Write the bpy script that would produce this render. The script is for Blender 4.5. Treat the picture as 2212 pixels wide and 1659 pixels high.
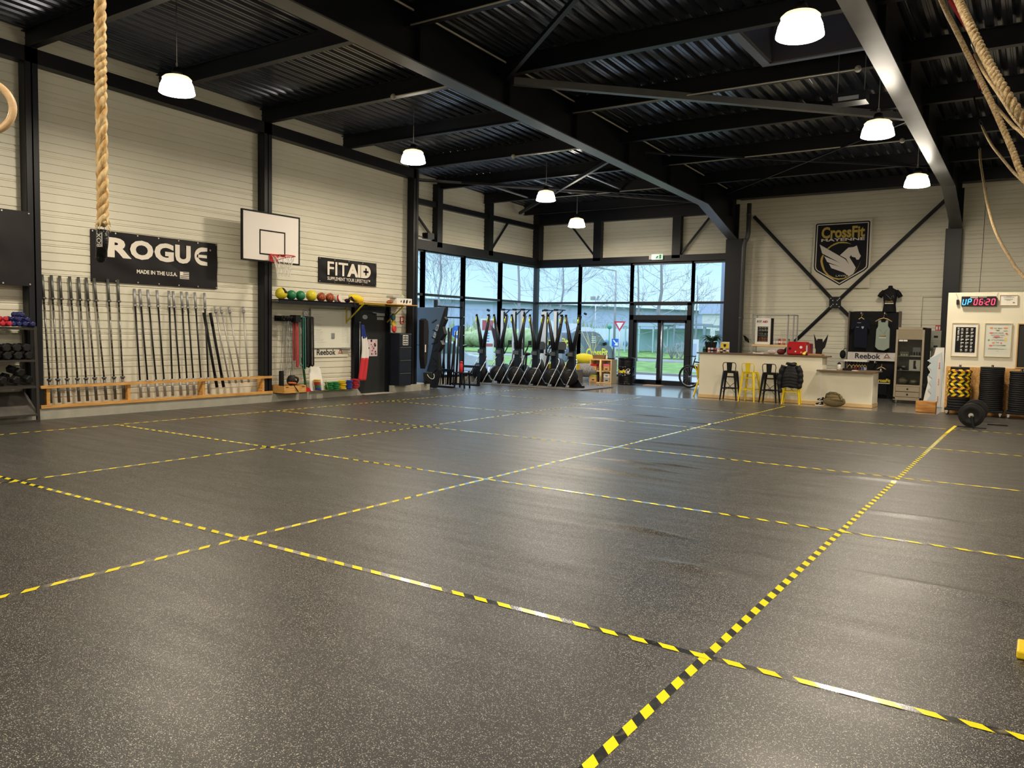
import bpy, bmesh, math, random
from mathutils import Vector, Matrix
random.seed(7)
PI = math.pi
sc = bpy.context.scene
col = sc.collection
for o in list(bpy.data.objects): bpy.data.objects.remove(o)

# ------------------------------------------------------------------ camera
def look(yaw, pitch, roll):
    y, p, r = (math.radians(a) for a in (yaw, pitch, roll))
    f = Vector((math.sin(y)*math.cos(p), math.cos(y)*math.cos(p), math.sin(p)))
    rt = Vector((math.cos(y), -math.sin(y), 0)); up = rt.cross(f)
    R = rt*math.cos(r) + up*math.sin(r); U = up*math.cos(r) - rt*math.sin(r)
    return Matrix((R, U, -f)).transposed().to_4x4()
cd = bpy.data.cameras.new('camera'); cam = bpy.data.objects.new('camera', cd); col.objects.link(cam)
cam.matrix_world = Matrix.Translation((0, 0, 1.65)) @ look(-33.708, -3.776, 1.154)
cd.sensor_fit = 'HORIZONTAL'; cd.sensor_width = 36; cd.lens = 1716.9/2212*36
cd.clip_start = 0.05; cd.clip_end = 600
sc.camera = cam

# ------------------------------------------------------------------ view and sky
vs = sc.view_settings
vs.view_transform = 'Standard'; vs.look = 'None'; vs.exposure = 0.0; vs.gamma = 1.0; vs.use_curve_mapping = False
sc.cycles.max_bounces = 8; sc.cycles.diffuse_bounces = 4; sc.cycles.glossy_bounces = 4
sc.cycles.transparent_max_bounces = 16; sc.cycles.sample_clamp_indirect = 8.0
sc.cycles.use_denoising = True
w = bpy.data.worlds.new('sky'); sc.world = w; w.use_nodes = True
nt = w.node_tree; nt.nodes.clear()
N = lambda t, nt=nt: nt.nodes.new(t)
out = N('ShaderNodeOutputWorld'); bg = N('ShaderNodeBackground'); tc = N('ShaderNodeTexCoord')
sep = N('ShaderNodeSeparateXYZ'); ramp = N('ShaderNodeValToRGB'); noi = N('ShaderNodeTexNoise'); mp = N('ShaderNodeMapping')
mix = N('ShaderNodeMixRGB'); cr = N('ShaderNodeValToRGB')
nt.links.new(tc.outputs['Generated'], sep.inputs[0]); nt.links.new(sep.outputs['Z'], ramp.inputs[0])
e = ramp.color_ramp.elements
e[0].position = 0.0; e[0].color = (0.62, 0.86, 1.0, 1)
e[1].position = 1.0; e[1].color = (2.6, 3.0, 3.6, 1)
k = e.new(0.16); k.color = (0.46, 0.78, 1.02, 1)
k = e.new(0.35); k.color = (1.1, 1.5, 2.0, 1)
mp.inputs['Scale'].default_value = (1, 1, 7)
nt.links.new(tc.outputs['Generated'], mp.inputs[0]); nt.links.new(mp.outputs[0], noi.inputs['Vector'])
noi.inputs['Scale'].default_value = 2.2; noi.inputs['Detail'].default_value = 4
nt.links.new(noi.outputs[0], cr.inputs[0]); cr.color_ramp.elements[0].position = .4; cr.color_ramp.elements[1].position = .7
cr.color_ramp.elements[0].color = (0.86, 0.9, 0.95, 1); cr.color_ramp.elements[1].color = (1.1, 1.08, 1.04, 1)
mix.blend_type = 'MULTIPLY'; mix.inputs[0].default_value = 1
nt.links.new(ramp.outputs[0], mix.inputs[1]); nt.links.new(cr.outputs[0], mix.inputs[2])
nt.links.new(mix.outputs[0], bg.inputs[0]); bg.inputs[1].default_value = 1.3
nt.links.new(bg.outputs[0], out.inputs[0])
LAMP = 27.0      # radiance of the glowing lamp shades
BEAM = 175.0     # watts thrown downwards out of each lamp's open mouth

# ------------------------------------------------------------------ helpers
def lin(h):
    if not isinstance(h, str): return (*h[:3], 1)
    h = h.lstrip('#'); v = [int(h[i:i+2], 16)/255 for i in (0, 2, 4)]
    return (*[c/12.92 if c <= .04045 else ((c+.055)/1.055)**2.4 for c in v], 1)
MATS = {}
def mat(name, c, rough=.5, metal=0.0, var=0.0, scale=8.0, bump=0.0, bscale=40.0, spec=None, emit=None, es=0.0, stretch=None, c2=None, trans=0.0):
    """a painted, metal, cloth or wooden surface; var mottles the colour, stretch draws the mottling out into grain"""
    if name in MATS: return MATS[name]
    if spec is None: spec = .5 if max(lin(c)[:3]) > .05 else .28
    m = bpy.data.materials.new(name); m.use_nodes = True; t = m.node_tree; b = t.nodes['Principled BSDF']
    b.inputs['Base Color'].default_value = lin(c); b.inputs['Roughness'].default_value = rough
    b.inputs['Metallic'].default_value = metal; b.inputs['Specular IOR Level'].default_value = spec
    if trans: b.inputs['Transmission Weight'].default_value = trans
    if emit: b.inputs['Emission Color'].default_value = lin(emit); b.inputs['Emission Strength'].default_value = es
    tcn = None
    if var or bump:
        tcn = t.nodes.new('ShaderNodeTexCoord'); mpn = t.nodes.new('ShaderNodeMapping')
        if stretch: mpn.inputs['Scale'].default_value = stretch
        t.links.new(tcn.outputs['Object'], mpn.inputs[0])
    if var:
        n = t.nodes.new('ShaderNodeTexNoise'); n.inputs['Scale'].default_value = scale; n.inputs['Detail'].default_value = 5
        t.links.new(mpn.outputs[0], n.inputs['Vector'])
        r = t.nodes.new('ShaderNodeValToRGB'); a = lin(c); d = lin(c2) if c2 else tuple(x*(1-var) for x in a[:3])+(1,)
        r.color_ramp.elements[0].position = .35; r.color_ramp.elements[1].position = .65
        r.color_ramp.elements[0].color = d; r.color_ramp.elements[1].color = a
        t.links.new(n.outputs[0], r.inputs[0]); t.links.new(r.outputs[0], b.inputs['Base Color'])
    if bump:
        n2 = t.nodes.new('ShaderNodeTexNoise'); n2.inputs['Scale'].default_value = bscale; n2.inputs['Detail'].default_value = 3
        t.links.new(mpn.outputs[0], n2.inputs['Vector'])
        bn = t.nodes.new('ShaderNodeBump'); bn.inputs['Strength'].default_value = bump; bn.inputs['Distance'].default_value = .02
        t.links.new(n2.outputs[0], bn.inputs['Height']); t.links.new(bn.outputs[0], b.inputs['Normal'])
    MATS[name] = m
    return m

class MB:
    """collects shapes, then becomes one mesh"""
    def __init__(s): s.bm = bmesh.new(); s.k = 0; s.M = Matrix()
    def mi(s, k): s.k = k; return s
    def _f(s, vs_, smooth=False):
        try: f = s.bm.faces.new(vs_)
        except ValueError: return
        f.material_index = s.k; f.smooth = smooth
    def v(s, p): return s.bm.verts.new(s.M @ Vector(p))
    def box(s, x0, x1, y0, y1, z0, z1):
        v = [s.v(p) for p in ((x0,y0,z0),(x1,y0,z0),(x1,y1,z0),(x0,y1,z0),(x0,y0,z1),(x1,y0,z1),(x1,y1,z1),(x0,y1,z1))]
        for f in ((3,2,1,0),(4,5,6,7),(0,1,5,4),(1,2,6,5),(2,3,7,6),(3,0,4,7)): s._f([v[i] for i in f])
        return s
    def bar(s, p0, p1, w_, h_, up=(0,0,1)):
        p0, p1 = Vector(p0), Vector(p1); d = (p1-p0).normalized(); up = Vector(up)
        if abs(d.dot(up)) > .99: up = Vector((0,1,0))
        r = d.cross(up).normalized()*w_/2; u = r.cross(d).normalized()*h_/2
        v = [s.v(p) for p in (p0-r-u, p0+r-u, p0+r+u, p0-r+u, p1-r-u, p1+r-u, p1+r+u, p1-r+u)]
        for f in ((0,1,2,3),(7,6,5,4),(4,5,1,0),(5,6,2,1),(6,7,3,2),(7,4,0,3)): s._f([v[i] for i in f])
        return s
    def cyl(s, p0, p1, r0, r1=None, n=12, cap=True, smooth=True):
        if r1 is None: r1 = r0
        return s.tube([p0, p1], [r0, r1], n, cap, smooth)
    def tube(s, pts, r, n=8, cap=True, smooth=True, closed=False):
        pts = [Vector(p) for p in pts]; m = len(pts); rr = r if isinstance(r, (list, tuple)) else [r]*m
        rings = []; prev = None
        for i, p in enumerate(pts):
            a = pts[(i-1) % m] if (i or closed) else p; b = pts[(i+1) % m] if (i < m-1 or closed) else p
            d = (b-a).normalized() if (b-a).length > 1e-9 else Vector((0,0,1))
            if prev is None:
                q = Vector((0,0,1)) if abs(d.z) < .9 else Vector((1,0,0)); u = d.cross(q).normalized()
            else:
                u = (prev - d*prev.dot(d)); u = u.normalized() if u.length > 1e-6 else d.orthogonal().normalized()
            prev = u; w2 = d.cross(u)
            rings.append([s.v(p + (u*math.cos(2*PI*j/n) + w2*math.sin(2*PI*j/n))*rr[i]) for j in range(n)])
        for i in range(m if closed else m-1):
            a, b = rings[i], rings[(i+1) % m]
            for j in range(n): s._f([a[j], a[(j+1) % n], b[(j+1) % n], b[j]], smooth)
        if cap and not closed: s._f(rings[0][::-1]); s._f(rings[-1])
        return s
    def lathe(s, prof, c=(0,0,0), axis=(0,0,1), n=24, smooth=True, cap=True):
        c = Vector(c); ax = Vector(axis).normalized(); u = ax.orthogonal().normalized(); w2 = ax.cross(u)
        R = [[s.v(c + ax*z + (u*math.cos(2*PI*j/n)+w2*math.sin(2*PI*j/n))*max(r, 1e-4)) for j in range(n)] for r, z in prof]
        for a, b in zip(R, R[1:]):
            for j in range(n): s._f([a[j], a[(j+1) % n], b[(j+1) % n], b[j]], smooth)
        if cap:
            if prof[0][0] > 1e-3: s._f(R[0][::-1])
            if prof[-1][0] > 1e-3: s._f(R[-1])
        return s
    def ball(s, c, r, sx=1, sy=1, sz=1, n=20, m=12, rot=None):
        c = Vector(c); rot = rot or Matrix.Identity(3)
        R = []
        for i in range(1, m):
            a = PI*i/m
            R.append([s.v(c + rot @ Vector((r*sx*math.sin(a)*math.cos(2*PI*j/n), r*sy*math.sin(a)*math.sin(2*PI*j/n), -r*sz*math.cos(a)))) for j in range(n)])
        t0 = s.v(c + rot @ Vector((0,0,-r*sz))); t1 = s.v(c + rot @ Vector((0,0,r*sz)))
        for j in range(n):
            s._f([t0, R[0][(j+1) % n], R[0][j]], True); s._f([t1, R[-1][j], R[-1][(j+1) % n]], True)
        for a, b in zip(R, R[1:]):
            for j in range(n): s._f([a[j], a[(j+1) % n], b[(j+1) % n], b[j]], True)
        return s
    def prism(s, pts, d0, d1, F=None):
        """flat outline pts (x, y) drawn out from depth d0 to d1 along the frame's third axis"""
        F = F or Matrix(); M0 = s.M; s.M = M0 @ F
        a = [s.v((x, y, d0)) for x, y in pts]; b = [s.v((x, y, d1)) for x, y in pts]; s.M = M0
        s._f(a[::-1]); s._f(b)
        for i in range(len(pts)): j = (i+1) % len(pts); s._f([a[i], a[j], b[j], b[i]])
        return s
    def sheet(s, grid, smooth=True, th=0):
        R = [[s.v(p) for p in row] for row in grid]
        for a, b in zip(R, R[1:]):
            for j in range(len(a)-1): s._f([a[j], a[j+1], b[j+1], b[j]], smooth)
        return s

FR = {}          # frames of the empties, by object name
def I3(v): return v if isinstance(v, Vector) else Vector(v)
def setp(o, label=None, cat=None, group=None, kind=None):
    if label: o['label'] = label
    if cat: o['category'] = cat
    if group: o['group'] = group
    if kind: o['kind'] = kind
    return o
def obj(name, mb, mats, parent=None, world=False, recalc=True, tri=False, bev=0):
    """links the collected shapes as ONE mesh; world=True says they were drawn in room coordinates"""
    bm = mb.bm
    if recalc: bmesh.ops.recalc_face_normals(bm, faces=bm.faces)
    F = FR.get(parent.name) if parent else None
    if world and F is not None: bm.transform(F.inverted())
    big = [f for f in bm.faces if len(f.verts) > 4]
    if big: bmesh.ops.triangulate(bm, faces=big)
    me = bpy.data.meshes.new(name); bm.to_mesh(me); bm.free()
    for m in (mats if isinstance(mats, (list, tuple)) else [mats]): me.materials.append(m)
    o = bpy.data.objects.new(name, me); col.objects.link(o)
    if parent: o.parent = parent; FR[o.name] = F if F is not None else Matrix()
    else: FR[o.name] = Matrix()
    if bev:
        b = o.modifiers.new('bevel', 'BEVEL'); b.width = bev; b.segments = 2; b.limit_method = 'ANGLE'
    return o
def thing(name, loc, label, cat, rz=0, group=None, kind=None):
    o = bpy.data.objects.new(name, None); col.objects.link(o); o.empty_display_size = .1
    o.location = loc; o.rotation_euler = (0, 0, rz); FR[o.name] = Matrix.Translation(loc) @ Matrix.Rotation(rz, 4, 'Z')
    return setp(o, label, cat, group, kind)
def single(name, mb, mats, label, cat, group=None, kind=None, **k):
    return setp(obj(name, mb, mats, **k), label, cat, group, kind)
def struct(name, mb, mats, **k): return setp(obj(name, mb, mats, **k), kind='structure')
def dup(o, loc=None, rz=None, label=None, group=None, parent=None):
    r = o.copy(); col.objects.link(r)
    if parent is not None: r.parent = parent
    if loc is not None: r.location = loc
    if rz is not None: r.rotation_euler = (0, 0, rz)
    if label: r['label'] = label
    if group: r['group'] = group
    for ch in list(o.children): dup(ch, parent=r)
    return r
def WL(x, y, z):   # frame on a wall whose face looks towards +X: x to the right along +Y, y up
    return Matrix(((0,0,1,x),(1,0,0,y),(0,1,0,z),(0,0,0,1)))
def WB(x, y, z):   # frame on a wall whose face looks towards -Y: x along +X, y up
    return Matrix(((1,0,0,x),(0,0,-1,y),(0,1,0,z),(0,0,0,1)))
def lettering(s, wd, ht, F, m, parent, name='lettering', bold=0.0, depth=.003, space=1.0, shear=0.0, world=True):
    """characters stretched to fill wd x ht, their lower left corner at the origin of frame F"""
    cu = bpy.data.curves.new(name, 'FONT'); cu.body = s; cu.size = 1; cu.offset = bold; cu.space_character = space; cu.shear = shear
    cu.resolution_u = 3
    t = bpy.data.objects.new('tmp', cu); col.objects.link(t)
    bpy.context.view_layer.update()
    me = bpy.data.meshes.new_from_object(t.evaluated_get(bpy.context.evaluated_depsgraph_get()))
    bpy.data.objects.remove(t); bpy.data.curves.remove(cu)
    xs = [v.co.x for v in me.vertices]; ys = [v.co.y for v in me.vertices]
    x0, x1, y0, y1 = min(xs), max(xs), min(ys), max(ys)
    S = Matrix.Diagonal((wd/(x1-x0), ht/(y1-y0), 1, 1)) @ Matrix.Translation((-x0, -y0, 0))
    bm = bmesh.new(); bm.from_mesh(me); bpy.data.meshes.remove(me)
    bm.transform(F @ Matrix.Translation((0, 0, depth)) @ S)
    b = MB(); b.bm.free(); b.bm = bm
    return obj(name, b, m, parent, world=world, recalc=False)

# ------------------------------------------------------------------ shared materials
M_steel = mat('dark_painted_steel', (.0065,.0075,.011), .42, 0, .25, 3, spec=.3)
M_steelb = mat('lamplit_steel_tone', (.11,.11,.11), .36, 0, .2, 3)  # same dark paint, lightened to stand in for lamplight on flange undersides
M_wall = mat('cream_sheet_cladding', (.72,.69,.565), .45, 0, .06, 1.2, spec=.4)
M_white = mat('white_board', (.78,.76,.70), .5)
M_plaster = mat('cream_painted_board', (.80,.745,.58), .6, var=.05, scale=2)
M_black = mat('black_plastic', (.005,.005,.006), .38, spec=.35)
M_matte = mat('matt_black', (.006,.006,.0065), .7, spec=.25)
M_rubber = mat('black_rubber', (.008,.008,.008), .6, spec=.3, bump=.1, bscale=60)
M_chrome = mat('bright_steel', (.62,.61,.58), .28, 1.0)
M_zinc = mat('grey_zinc', (.42,.43,.43), .45, .8)
M_frame = mat('anthracite_aluminium', (.010,.012,.016), .35, 0, spec=.4)
M_pine = mat('pine_wood', '#d9a860', .5, var=.2, scale=5, c2='#b98442', stretch=(9, .8, 9))
M_pinex = mat('pine_wood_lengthwise', '#d9a860', .5, var=.2, scale=5, c2='#b98442', stretch=(.8, 9, 9))
M_conc = mat('concrete', '#a9a698', .8, var=.18, scale=3, bump=.15, bscale=30)
M_yel = mat('yellow_paint', '#f0c810', .4)
M_red = mat('red_paint', '#c01a1a', .4)
M_beech = mat('beech_wood', '#e0bd85', .45, var=.1, scale=6, stretch=(2, 2, 9))

def glass_mat(name, tint=(.93,.97,.98), refl=1.0):
    m = bpy.data.materials.new(name); m.use_nodes = True; t = m.node_tree; t.nodes.clear()
    o = t.nodes.new('ShaderNodeOutputMaterial'); mx = t.nodes.new('ShaderNodeMixShader'); tr = t.nodes.new('ShaderNodeBsdfTransparent')
    gl = t.nodes.new('ShaderNodeBsdfGlossy'); fr = t.nodes.new('ShaderNodeFresnel'); fr.inputs[0].default_value = 1.5
    gl.inputs['Roughness'].default_value = .01; tr.inputs[0].default_value = (*tint, 1); gl.inputs[0].default_value = (refl, refl, refl, 1)
    t.links.new(fr.outputs[0], mx.inputs[0]); t.links.new(tr.outputs[0], mx.inputs[1]); t.links.new(gl.outputs[0], mx.inputs[2]); t.links.new(mx.outputs[0], o.inputs[0])
    return m
M_glass = glass_mat('window_glass')
M_cabglass = glass_mat('cabinet_glass', (.9,.93,.9))
# ------------------------------------------------------------------ the hall
ZR = lambda y: 6.02 - .027*(y-11.5)      # underside of the purlins
ZD = lambda y: ZR(y) + .30               # underside of the roof deck
XL, XG, YB = -14.30, -15.30, 24.40       # cladding of the long wall, window wall beyond it, end wall
XR, YF = 9.5, -8.0

def floor_material():
    m = bpy.data.materials.new('speckled_rubber_floor'); m.use_nodes = True; t = m.node_tree; b = t.nodes['Principled BSDF']
    L = t.links.new; n = t.nodes.new
    tc = n('ShaderNodeTexCoord')
    vo = n('ShaderNodeTexVoronoi'); vo.inputs['Scale'].default_value = 165; vo.inputs['Randomness'].default_value = 1
    wn = n('ShaderNodeTexNoise'); wn.inputs['Scale'].default_value = 110; wn.inputs['Detail'].default_value = 2
    ad = n('ShaderNodeMixRGB'); ad.blend_type = 'ADD'; ad.inputs[0].default_value = .018
    L(tc.outputs['Object'], wn.inputs['Vector']); L(tc.outputs['Object'], ad.inputs[1]); L(wn.outputs[1], ad.inputs[2]); L(ad.outputs[0], vo.inputs['Vector'])
    r1 = n('ShaderNodeMath'); r1.operation = 'LESS_THAN'; r1.inputs[1].default_value = .33
    L(vo.outputs['Distance'], r1.inputs[0])
    sp = n('ShaderNodeSeparateColor'); L(vo.outputs['Color'], sp.inputs[0])
    r2 = n('ShaderNodeMath'); r2.operation = 'GREATER_THAN'; r2.inputs[1].default_value = .55; L(sp.outputs[0], r2.inputs[0])
    mu = n('ShaderNodeMath'); mu.operation = 'MULTIPLY'; L(r1.outputs[0], mu.inputs[0]); L(r2.outputs[0], mu.inputs[1])
    ns = n('ShaderNodeTexNoise'); ns.inputs['Scale'].default_value = .9; ns.inputs['Detail'].default_value = 6; L(tc.outputs['Object'], ns.inputs['Vector'])
    rp = n('ShaderNodeValToRGB'); L(ns.outputs[0], rp.inputs[0])
    rp.color_ramp.elements[0].position = .35; rp.color_ramp.elements[1].position = .7
    rp.color_ramp.elements[0].color = (.019,.0175,.0155,1); rp.color_ramp.elements[1].color = (.030,.0275,.024,1); b.inputs['Specular IOR Level'].default_value = .5
    mx = n('ShaderNodeMixRGB'); L(mu.outputs[0], mx.inputs[0]); L(rp.outputs[0], mx.inputs[1]); mx.inputs[2].default_value = (.55,.53,.47,1)
    L(mx.outputs[0], b.inputs['Base Color'])
    # scuffed streaks across the rolls change the gloss
    mp = n('ShaderNodeMapping'); mp.inputs['Scale'].default_value = (.5, 4, 1); L(tc.outputs['Object'], mp.inputs[0])
    s2 = n('ShaderNodeTexNoise'); s2.inputs['Scale'].default_value = 1.6; s2.inputs['Detail'].default_value = 6; L(mp.outputs[0], s2.inputs['Vector'])
    mr = n('ShaderNodeMapRange'); mr.inputs[1].default_value = .3; mr.inputs[2].default_value = .7; mr.inputs[3].default_value = .31; mr.inputs[4].default_value = .42
    L(s2.outputs[0], mr.inputs[0]); L(mr.outputs[0], b.inputs['Roughness'])
    bp = n('ShaderNodeBump'); bp.inputs['Strength'].default_value = .35; bp.inputs['Distance'].default_value = .004
    s3 = n('ShaderNodeTexNoise'); s3.inputs['Scale'].default_value = 160; L(tc.outputs['Object'], s3.inputs['Vector'])
    L(s3.outputs[0], bp.inputs['Height'])
    bp2 = n('ShaderNodeBump'); bp2.inputs['Strength'].default_value = .06; bp2.inputs['Distance'].default_value = .02
    L(s2.outputs[0], bp2.inputs['Height']); L(bp.outputs[0], bp2.inputs['Normal']); L(bp2.outputs[0], b.inputs['Normal'])
    return m
# rubber flooring with its waves (raised ridges where the rolls have lifted)
RIP = [(-4.3,8.55,.75,.07,.016,.12),(-4.35,9.35,.35,.05,.012,.05),(-3.95,9.0,.33,.05,.012,.1),(-3.85,9.45,.35,.05,.012,0),
       (-2.75,6.15,.3,.06,.013,.1),(-1.95,5.35,.30,.09,.013,.05),(-.35,5.9,.5,.09,.012,.1),(-1.6,10.1,.6,.08,.012,0),(-6.9,13.8,.5,.05,.012,0),
       (-7.9,15.4,.6,.05,.014,0),(-6.6,14.9,.6,.05,.014,0),(-6.1,16.9,.8,.06,.013,0),(-9.3,14.5,.35,.05,.010,0),(-8.8,16.2,.5,.05,.010,0),(-5.2,14.3,.6,.05,.012,0),
       (-2.8,12.2,.7,.07,.011,0),(-.9,8.2,.4,.08,.010,0),(-4.4,11.3,.8,.07,.010,0)]
b = MB(); nx, ny = 250, 480; x0, x1, y0, y1 = -12.5, .5, 4.0, 18.5
def hh(x, y):
    z = 0
    for cx, cy, lx, wy, h, tl in RIP:
        dx = (x-cx)/lx; dy = (y-cy+tl*(x-cx))/wy
        if abs(dx) < 2.2 and abs(dy) < 3: z += 1.6*h*math.exp(-dx*dx-dy*dy*(1 if dy < 0 else 2.2))
    return z
b.sheet([[(x0+(x1-x0)*i/nx, y0+(y1-y0)*j/ny, hh(x0+(x1-x0)*i/nx, y0+(y1-y0)*j/ny)) for i in range(nx+1)] for j in range(ny+1)])
def flat(b, xa, xb, ya, yb, z=0):
    v = [b.v(p) for p in ((xa,ya,z),(xb,ya,z),(xb,yb,z),(xa,yb,z))]; b._f(v)
EDGE = 19.75
flat(b, -14.6, x0, YF, EDGE); flat(b, x1, XR, YF, EDGE); flat(b, x0, x1, YF, y0); flat(b, x0, x1, y1, EDGE)
flat(b, -15.4, -14.6, 16.4, EDGE); flat(b, -15.4, -10.9, EDGE, 20.4); flat(b, -1.9, XR, EDGE, 20.6)
struct('floor', b, floor_material(), recalc=False)
M_screed = mat('polished_screed', (.20,.195,.18), .14, var=.3, scale=2.5, spec=.9)
b = MB(); b.box(-15.5, XR, 19.5, 24.7, -.2, -.006)
struct('floor', b, M_screed)
b = MB(); b.box(-15.4, XR, YF, 19.5, -.2, -.02); struct('floor', b, M_conc)

# floor tapes: a clear band printed with slanted yellow bars
def tape_material():
    m = bpy.data.materials.new('hazard_tape'); m.use_nodes = True; t = m.node_tree; b = t.nodes['Principled BSDF']
    L = t.links.new; n = t.nodes.new; b.inputs['Roughness'].default_value = .2
    tc = n('ShaderNodeTexCoord'); s = n('ShaderNodeSeparateXYZ'); L(tc.outputs['Object'], s.inputs[0])
    a = n('ShaderNodeMath'); a.operation = 'ADD'; L(s.outputs[0], a.inputs[0]); L(s.outputs[1], a.inputs[1])
    d = n('ShaderNodeMath'); d.operation = 'DIVIDE'; L(a.outputs[0], d.inputs[0]); d.inputs[1].default_value = .175
    f = n('ShaderNodeMath'); f.operation = 'FRACT'; L(d.outputs[0], f.inputs[0])
    g = n('ShaderNodeMath'); g.operation = 'LESS_THAN'; L(f.outputs[0], g.inputs[0]); g.inputs[1].default_value = .53
    ns = n('ShaderNodeTexNoise'); ns.inputs['Scale'].default_value = 12; L(tc.outputs['Object'], ns.inputs['Vector'])
    b.inputs['Base Color'].default_value = (.95,.80,.02,1)
    # between the bars the band is clear film: the floor shows through, with a gloss of its own and milky scuffs
    tr = n('ShaderNodeBsdfTransparent'); tr.inputs[0].default_value = (.86,.84,.78,1); gl = n('ShaderNodeBsdfGlossy'); gl.inputs['Roughness'].default_value = .16
    fr = n('ShaderNodeFresnel'); fr.inputs[0].default_value = 1.5; m1 = n('ShaderNodeMixShader'); L(fr.outputs[0], m1.inputs[0]); L(tr.outputs[0], m1.inputs[1]); L(gl.outputs[0], m1.inputs[2])
    rp = n('ShaderNodeMapRange'); L(ns.outputs[0], rp.inputs[0]); rp.inputs[1].default_value = .56; rp.inputs[2].default_value = .72; rp.inputs[4].default_value = .5
    df = n('ShaderNodeBsdfDiffuse'); df.inputs[0].default_value = (.32,.28,.18,1); m2 = n('ShaderNodeMixShader'); L(rp.outputs[0], m2.inputs[0]); L(m1.outputs[0], m2.inputs[1]); L(df.outputs[0], m2.inputs[2])
    m3 = n('ShaderNodeMixShader'); L(g.outputs[0], m3.inputs[0]); L(m2.outputs[0], m3.inputs[1]); L(b.outputs[0], m3.inputs[2]); L(m3.outputs[0], t.nodes['Material Output'].inputs[0])
    return m
M_tape = tape_material()
M_ytape = mat('yellow_tape', (.85,.66,.02), .4)
GX = [-12.36, -8.73, -5.09, -1.36]; GY = [3.875, 7.16, 10.40, 13.58, 16.77]
def tape(xa, ya, xb, yb, label, m=None, z=.002, wd=.052):
    d = Vector((xb-xa, yb-ya, 0)); n = int(d.length/.06); u = d.normalized(); s = Vector((-u.y, u.x, 0))*wd/2
    b = MB(); A = Vector((xa, ya, 0)); rows = []
    for i in range(n+1):
        p = A + d*i/n; rows.append([(q.x, q.y, hh(q.x, q.y)+z) for q in (p-s, p+s)])
    b.sheet(rows)
    return single('floor_tape', b, m or M_tape, label, 'tape', 'striped tapes marking lanes on the rubber floor', recalc=False)
tape(GX[0]-.35, -4, GX[0]+.02, 19.9, 'yellow striped floor tape running along the barbell wall, the lane line nearest that wall')
tape(GX[1]-.05, -4, GX[1], 19.2, 'yellow striped floor tape, second lane line out from the barbell wall')
tape(GX[2]-.03, 1.2, GX[2]+.02, 19.35, 'yellow striped floor tape ending at the mat edge before the counter stools')
tape(GX[3]+.0, -2, GX[3], 16.0, 'yellow striped floor tape pointing straight at the loaded barbell')
tape(GX[3], 16.0, GX[3]+.02, 17.5, 'short plain yellow floor tape reaching the loaded barbell', M_ytape, z=.0035)
tape(-14.0, GY[0]+.1, 3, GY[0]-.02, 'nearest yellow striped cross tape, in front of the camera', z=.0032)
tape(GX[0]-.1, GY[1], 3, GY[1]-.02, 'yellow striped cross tape, second away from the camera', z=.0032)
tape(GX[0]-.1, GY[2], 1.0, GY[2]-.01, 'yellow striped cross tape through the middle of the floor, third away', z=.0032)
tape(GX[0]-.1, GY[3], 3, GY[3], 'yellow striped cross tape, the last but one before the counter', z=.0032)
tape(GX[0]-.1, GY[4], 3, GY[4], 'yellow striped cross tape, farthest away, nearest the counter', z=.0032)

# walls: sheet trays with grooves and joints
def cladding(z0, z1):
    P = [(z0, 0)]; k = int(z0/.5)-1
    while k*.5 < z1:
        for dz, w_, d in ((0,.018,.020),(.145,.018,.020),(.29,.018,.020),(.395,.022,.012),(.430,.012,.010)):
            z = k*.5+dz+.05
            if z0+.01 < z-w_ and z+w_ < z1-.01: P += [(z-w_*.75, 0), (z-w_*.35, -d), (z+w_*.35, -d), (z+w_*.75, 0)]
        k += 1
    return P + [(z1, 0)]
def wall_x(name, x, ya, yb, z0, zt, holes=None):     # face towards +X
    b = MB(); P = cladding(z0, zt)
    b.sheet([[(x+d, y, z) for y in (ya, yb)] for z, d in P], smooth=False)
    b.box(x-.25, x-.03, min(ya,yb), max(ya,yb), z0, zt)
    return struct(name, b, M_wall)
def wall_y(name, y, xa, xb, z0, zt):
    b = MB(); P = cladding(z0, zt)
    b.sheet([[(x, y-d, z) for x in (xa, xb)] for z, d in P], smooth=False)
    b.box(min(xa,xb), max(xa,xb), y+.03, y+.25, z0, zt)
    return struct(name, b, M_wall)
wall_x('wall_left', XL, YF, 14.38, 0, 6.75)
wall_x('wall_left', XL, 15.42, 16.4, 0, 6.4)
wall_x('wall_left', XL, 14.38, 15.42, 2.2, 6.4)
b = MB(); b.box(XG-.1, XL, 16.40, 16.52, 0, 6.4); struct('wall_return', b, M_wall)
wall_x('wall_left_clerestory', XG, 16.5, YB+.1, 4.1, 6.3)
wall_y('wall_back_clerestory', YB, XG-.1, -8.1, 4.1, 6.0)
wall_y('wall_back', YB, -8.1, XR, 0, 6.0)
b = MB(); b.box(XR, XR+.2, YF, YB+.2, 0, 7); struct('wall_right', b, M_wall)
b = MB(); b.box(XL-.2, XR+.2, YF-.2, YF, 0, 7); struct('wall_front', b, M_wall)
# low concrete plinths
b = MB(); b.box(-14.5, -14.03, YF, 14.15, -.1, .185); b.prism([(14.15,-.1),(14.42,-.1),(14.3,.03),(14.15,.185)], -14.5, -14.03, Matrix(((0,0,1,0),(1,0,0,0),(0,1,0,0),(0,0,0,1))))
struct('trim_1', b, M_conc, bev=.008)
b = MB(); b.box(-14.5, -14.03, 15.46, 16.95, -.1, .18); struct('trim_2', b, M_conc, bev=.008)
b = MB(); b.box(XG-.2, XG+.12, 16.5, YB, -.1, .2); struct('trim_3', b, M_conc)
b = MB(); b.box(XG-.2, -11.6, YB-.12, YB+.2, -.1, .2); struct('trim_4', b, M_conc)

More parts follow.
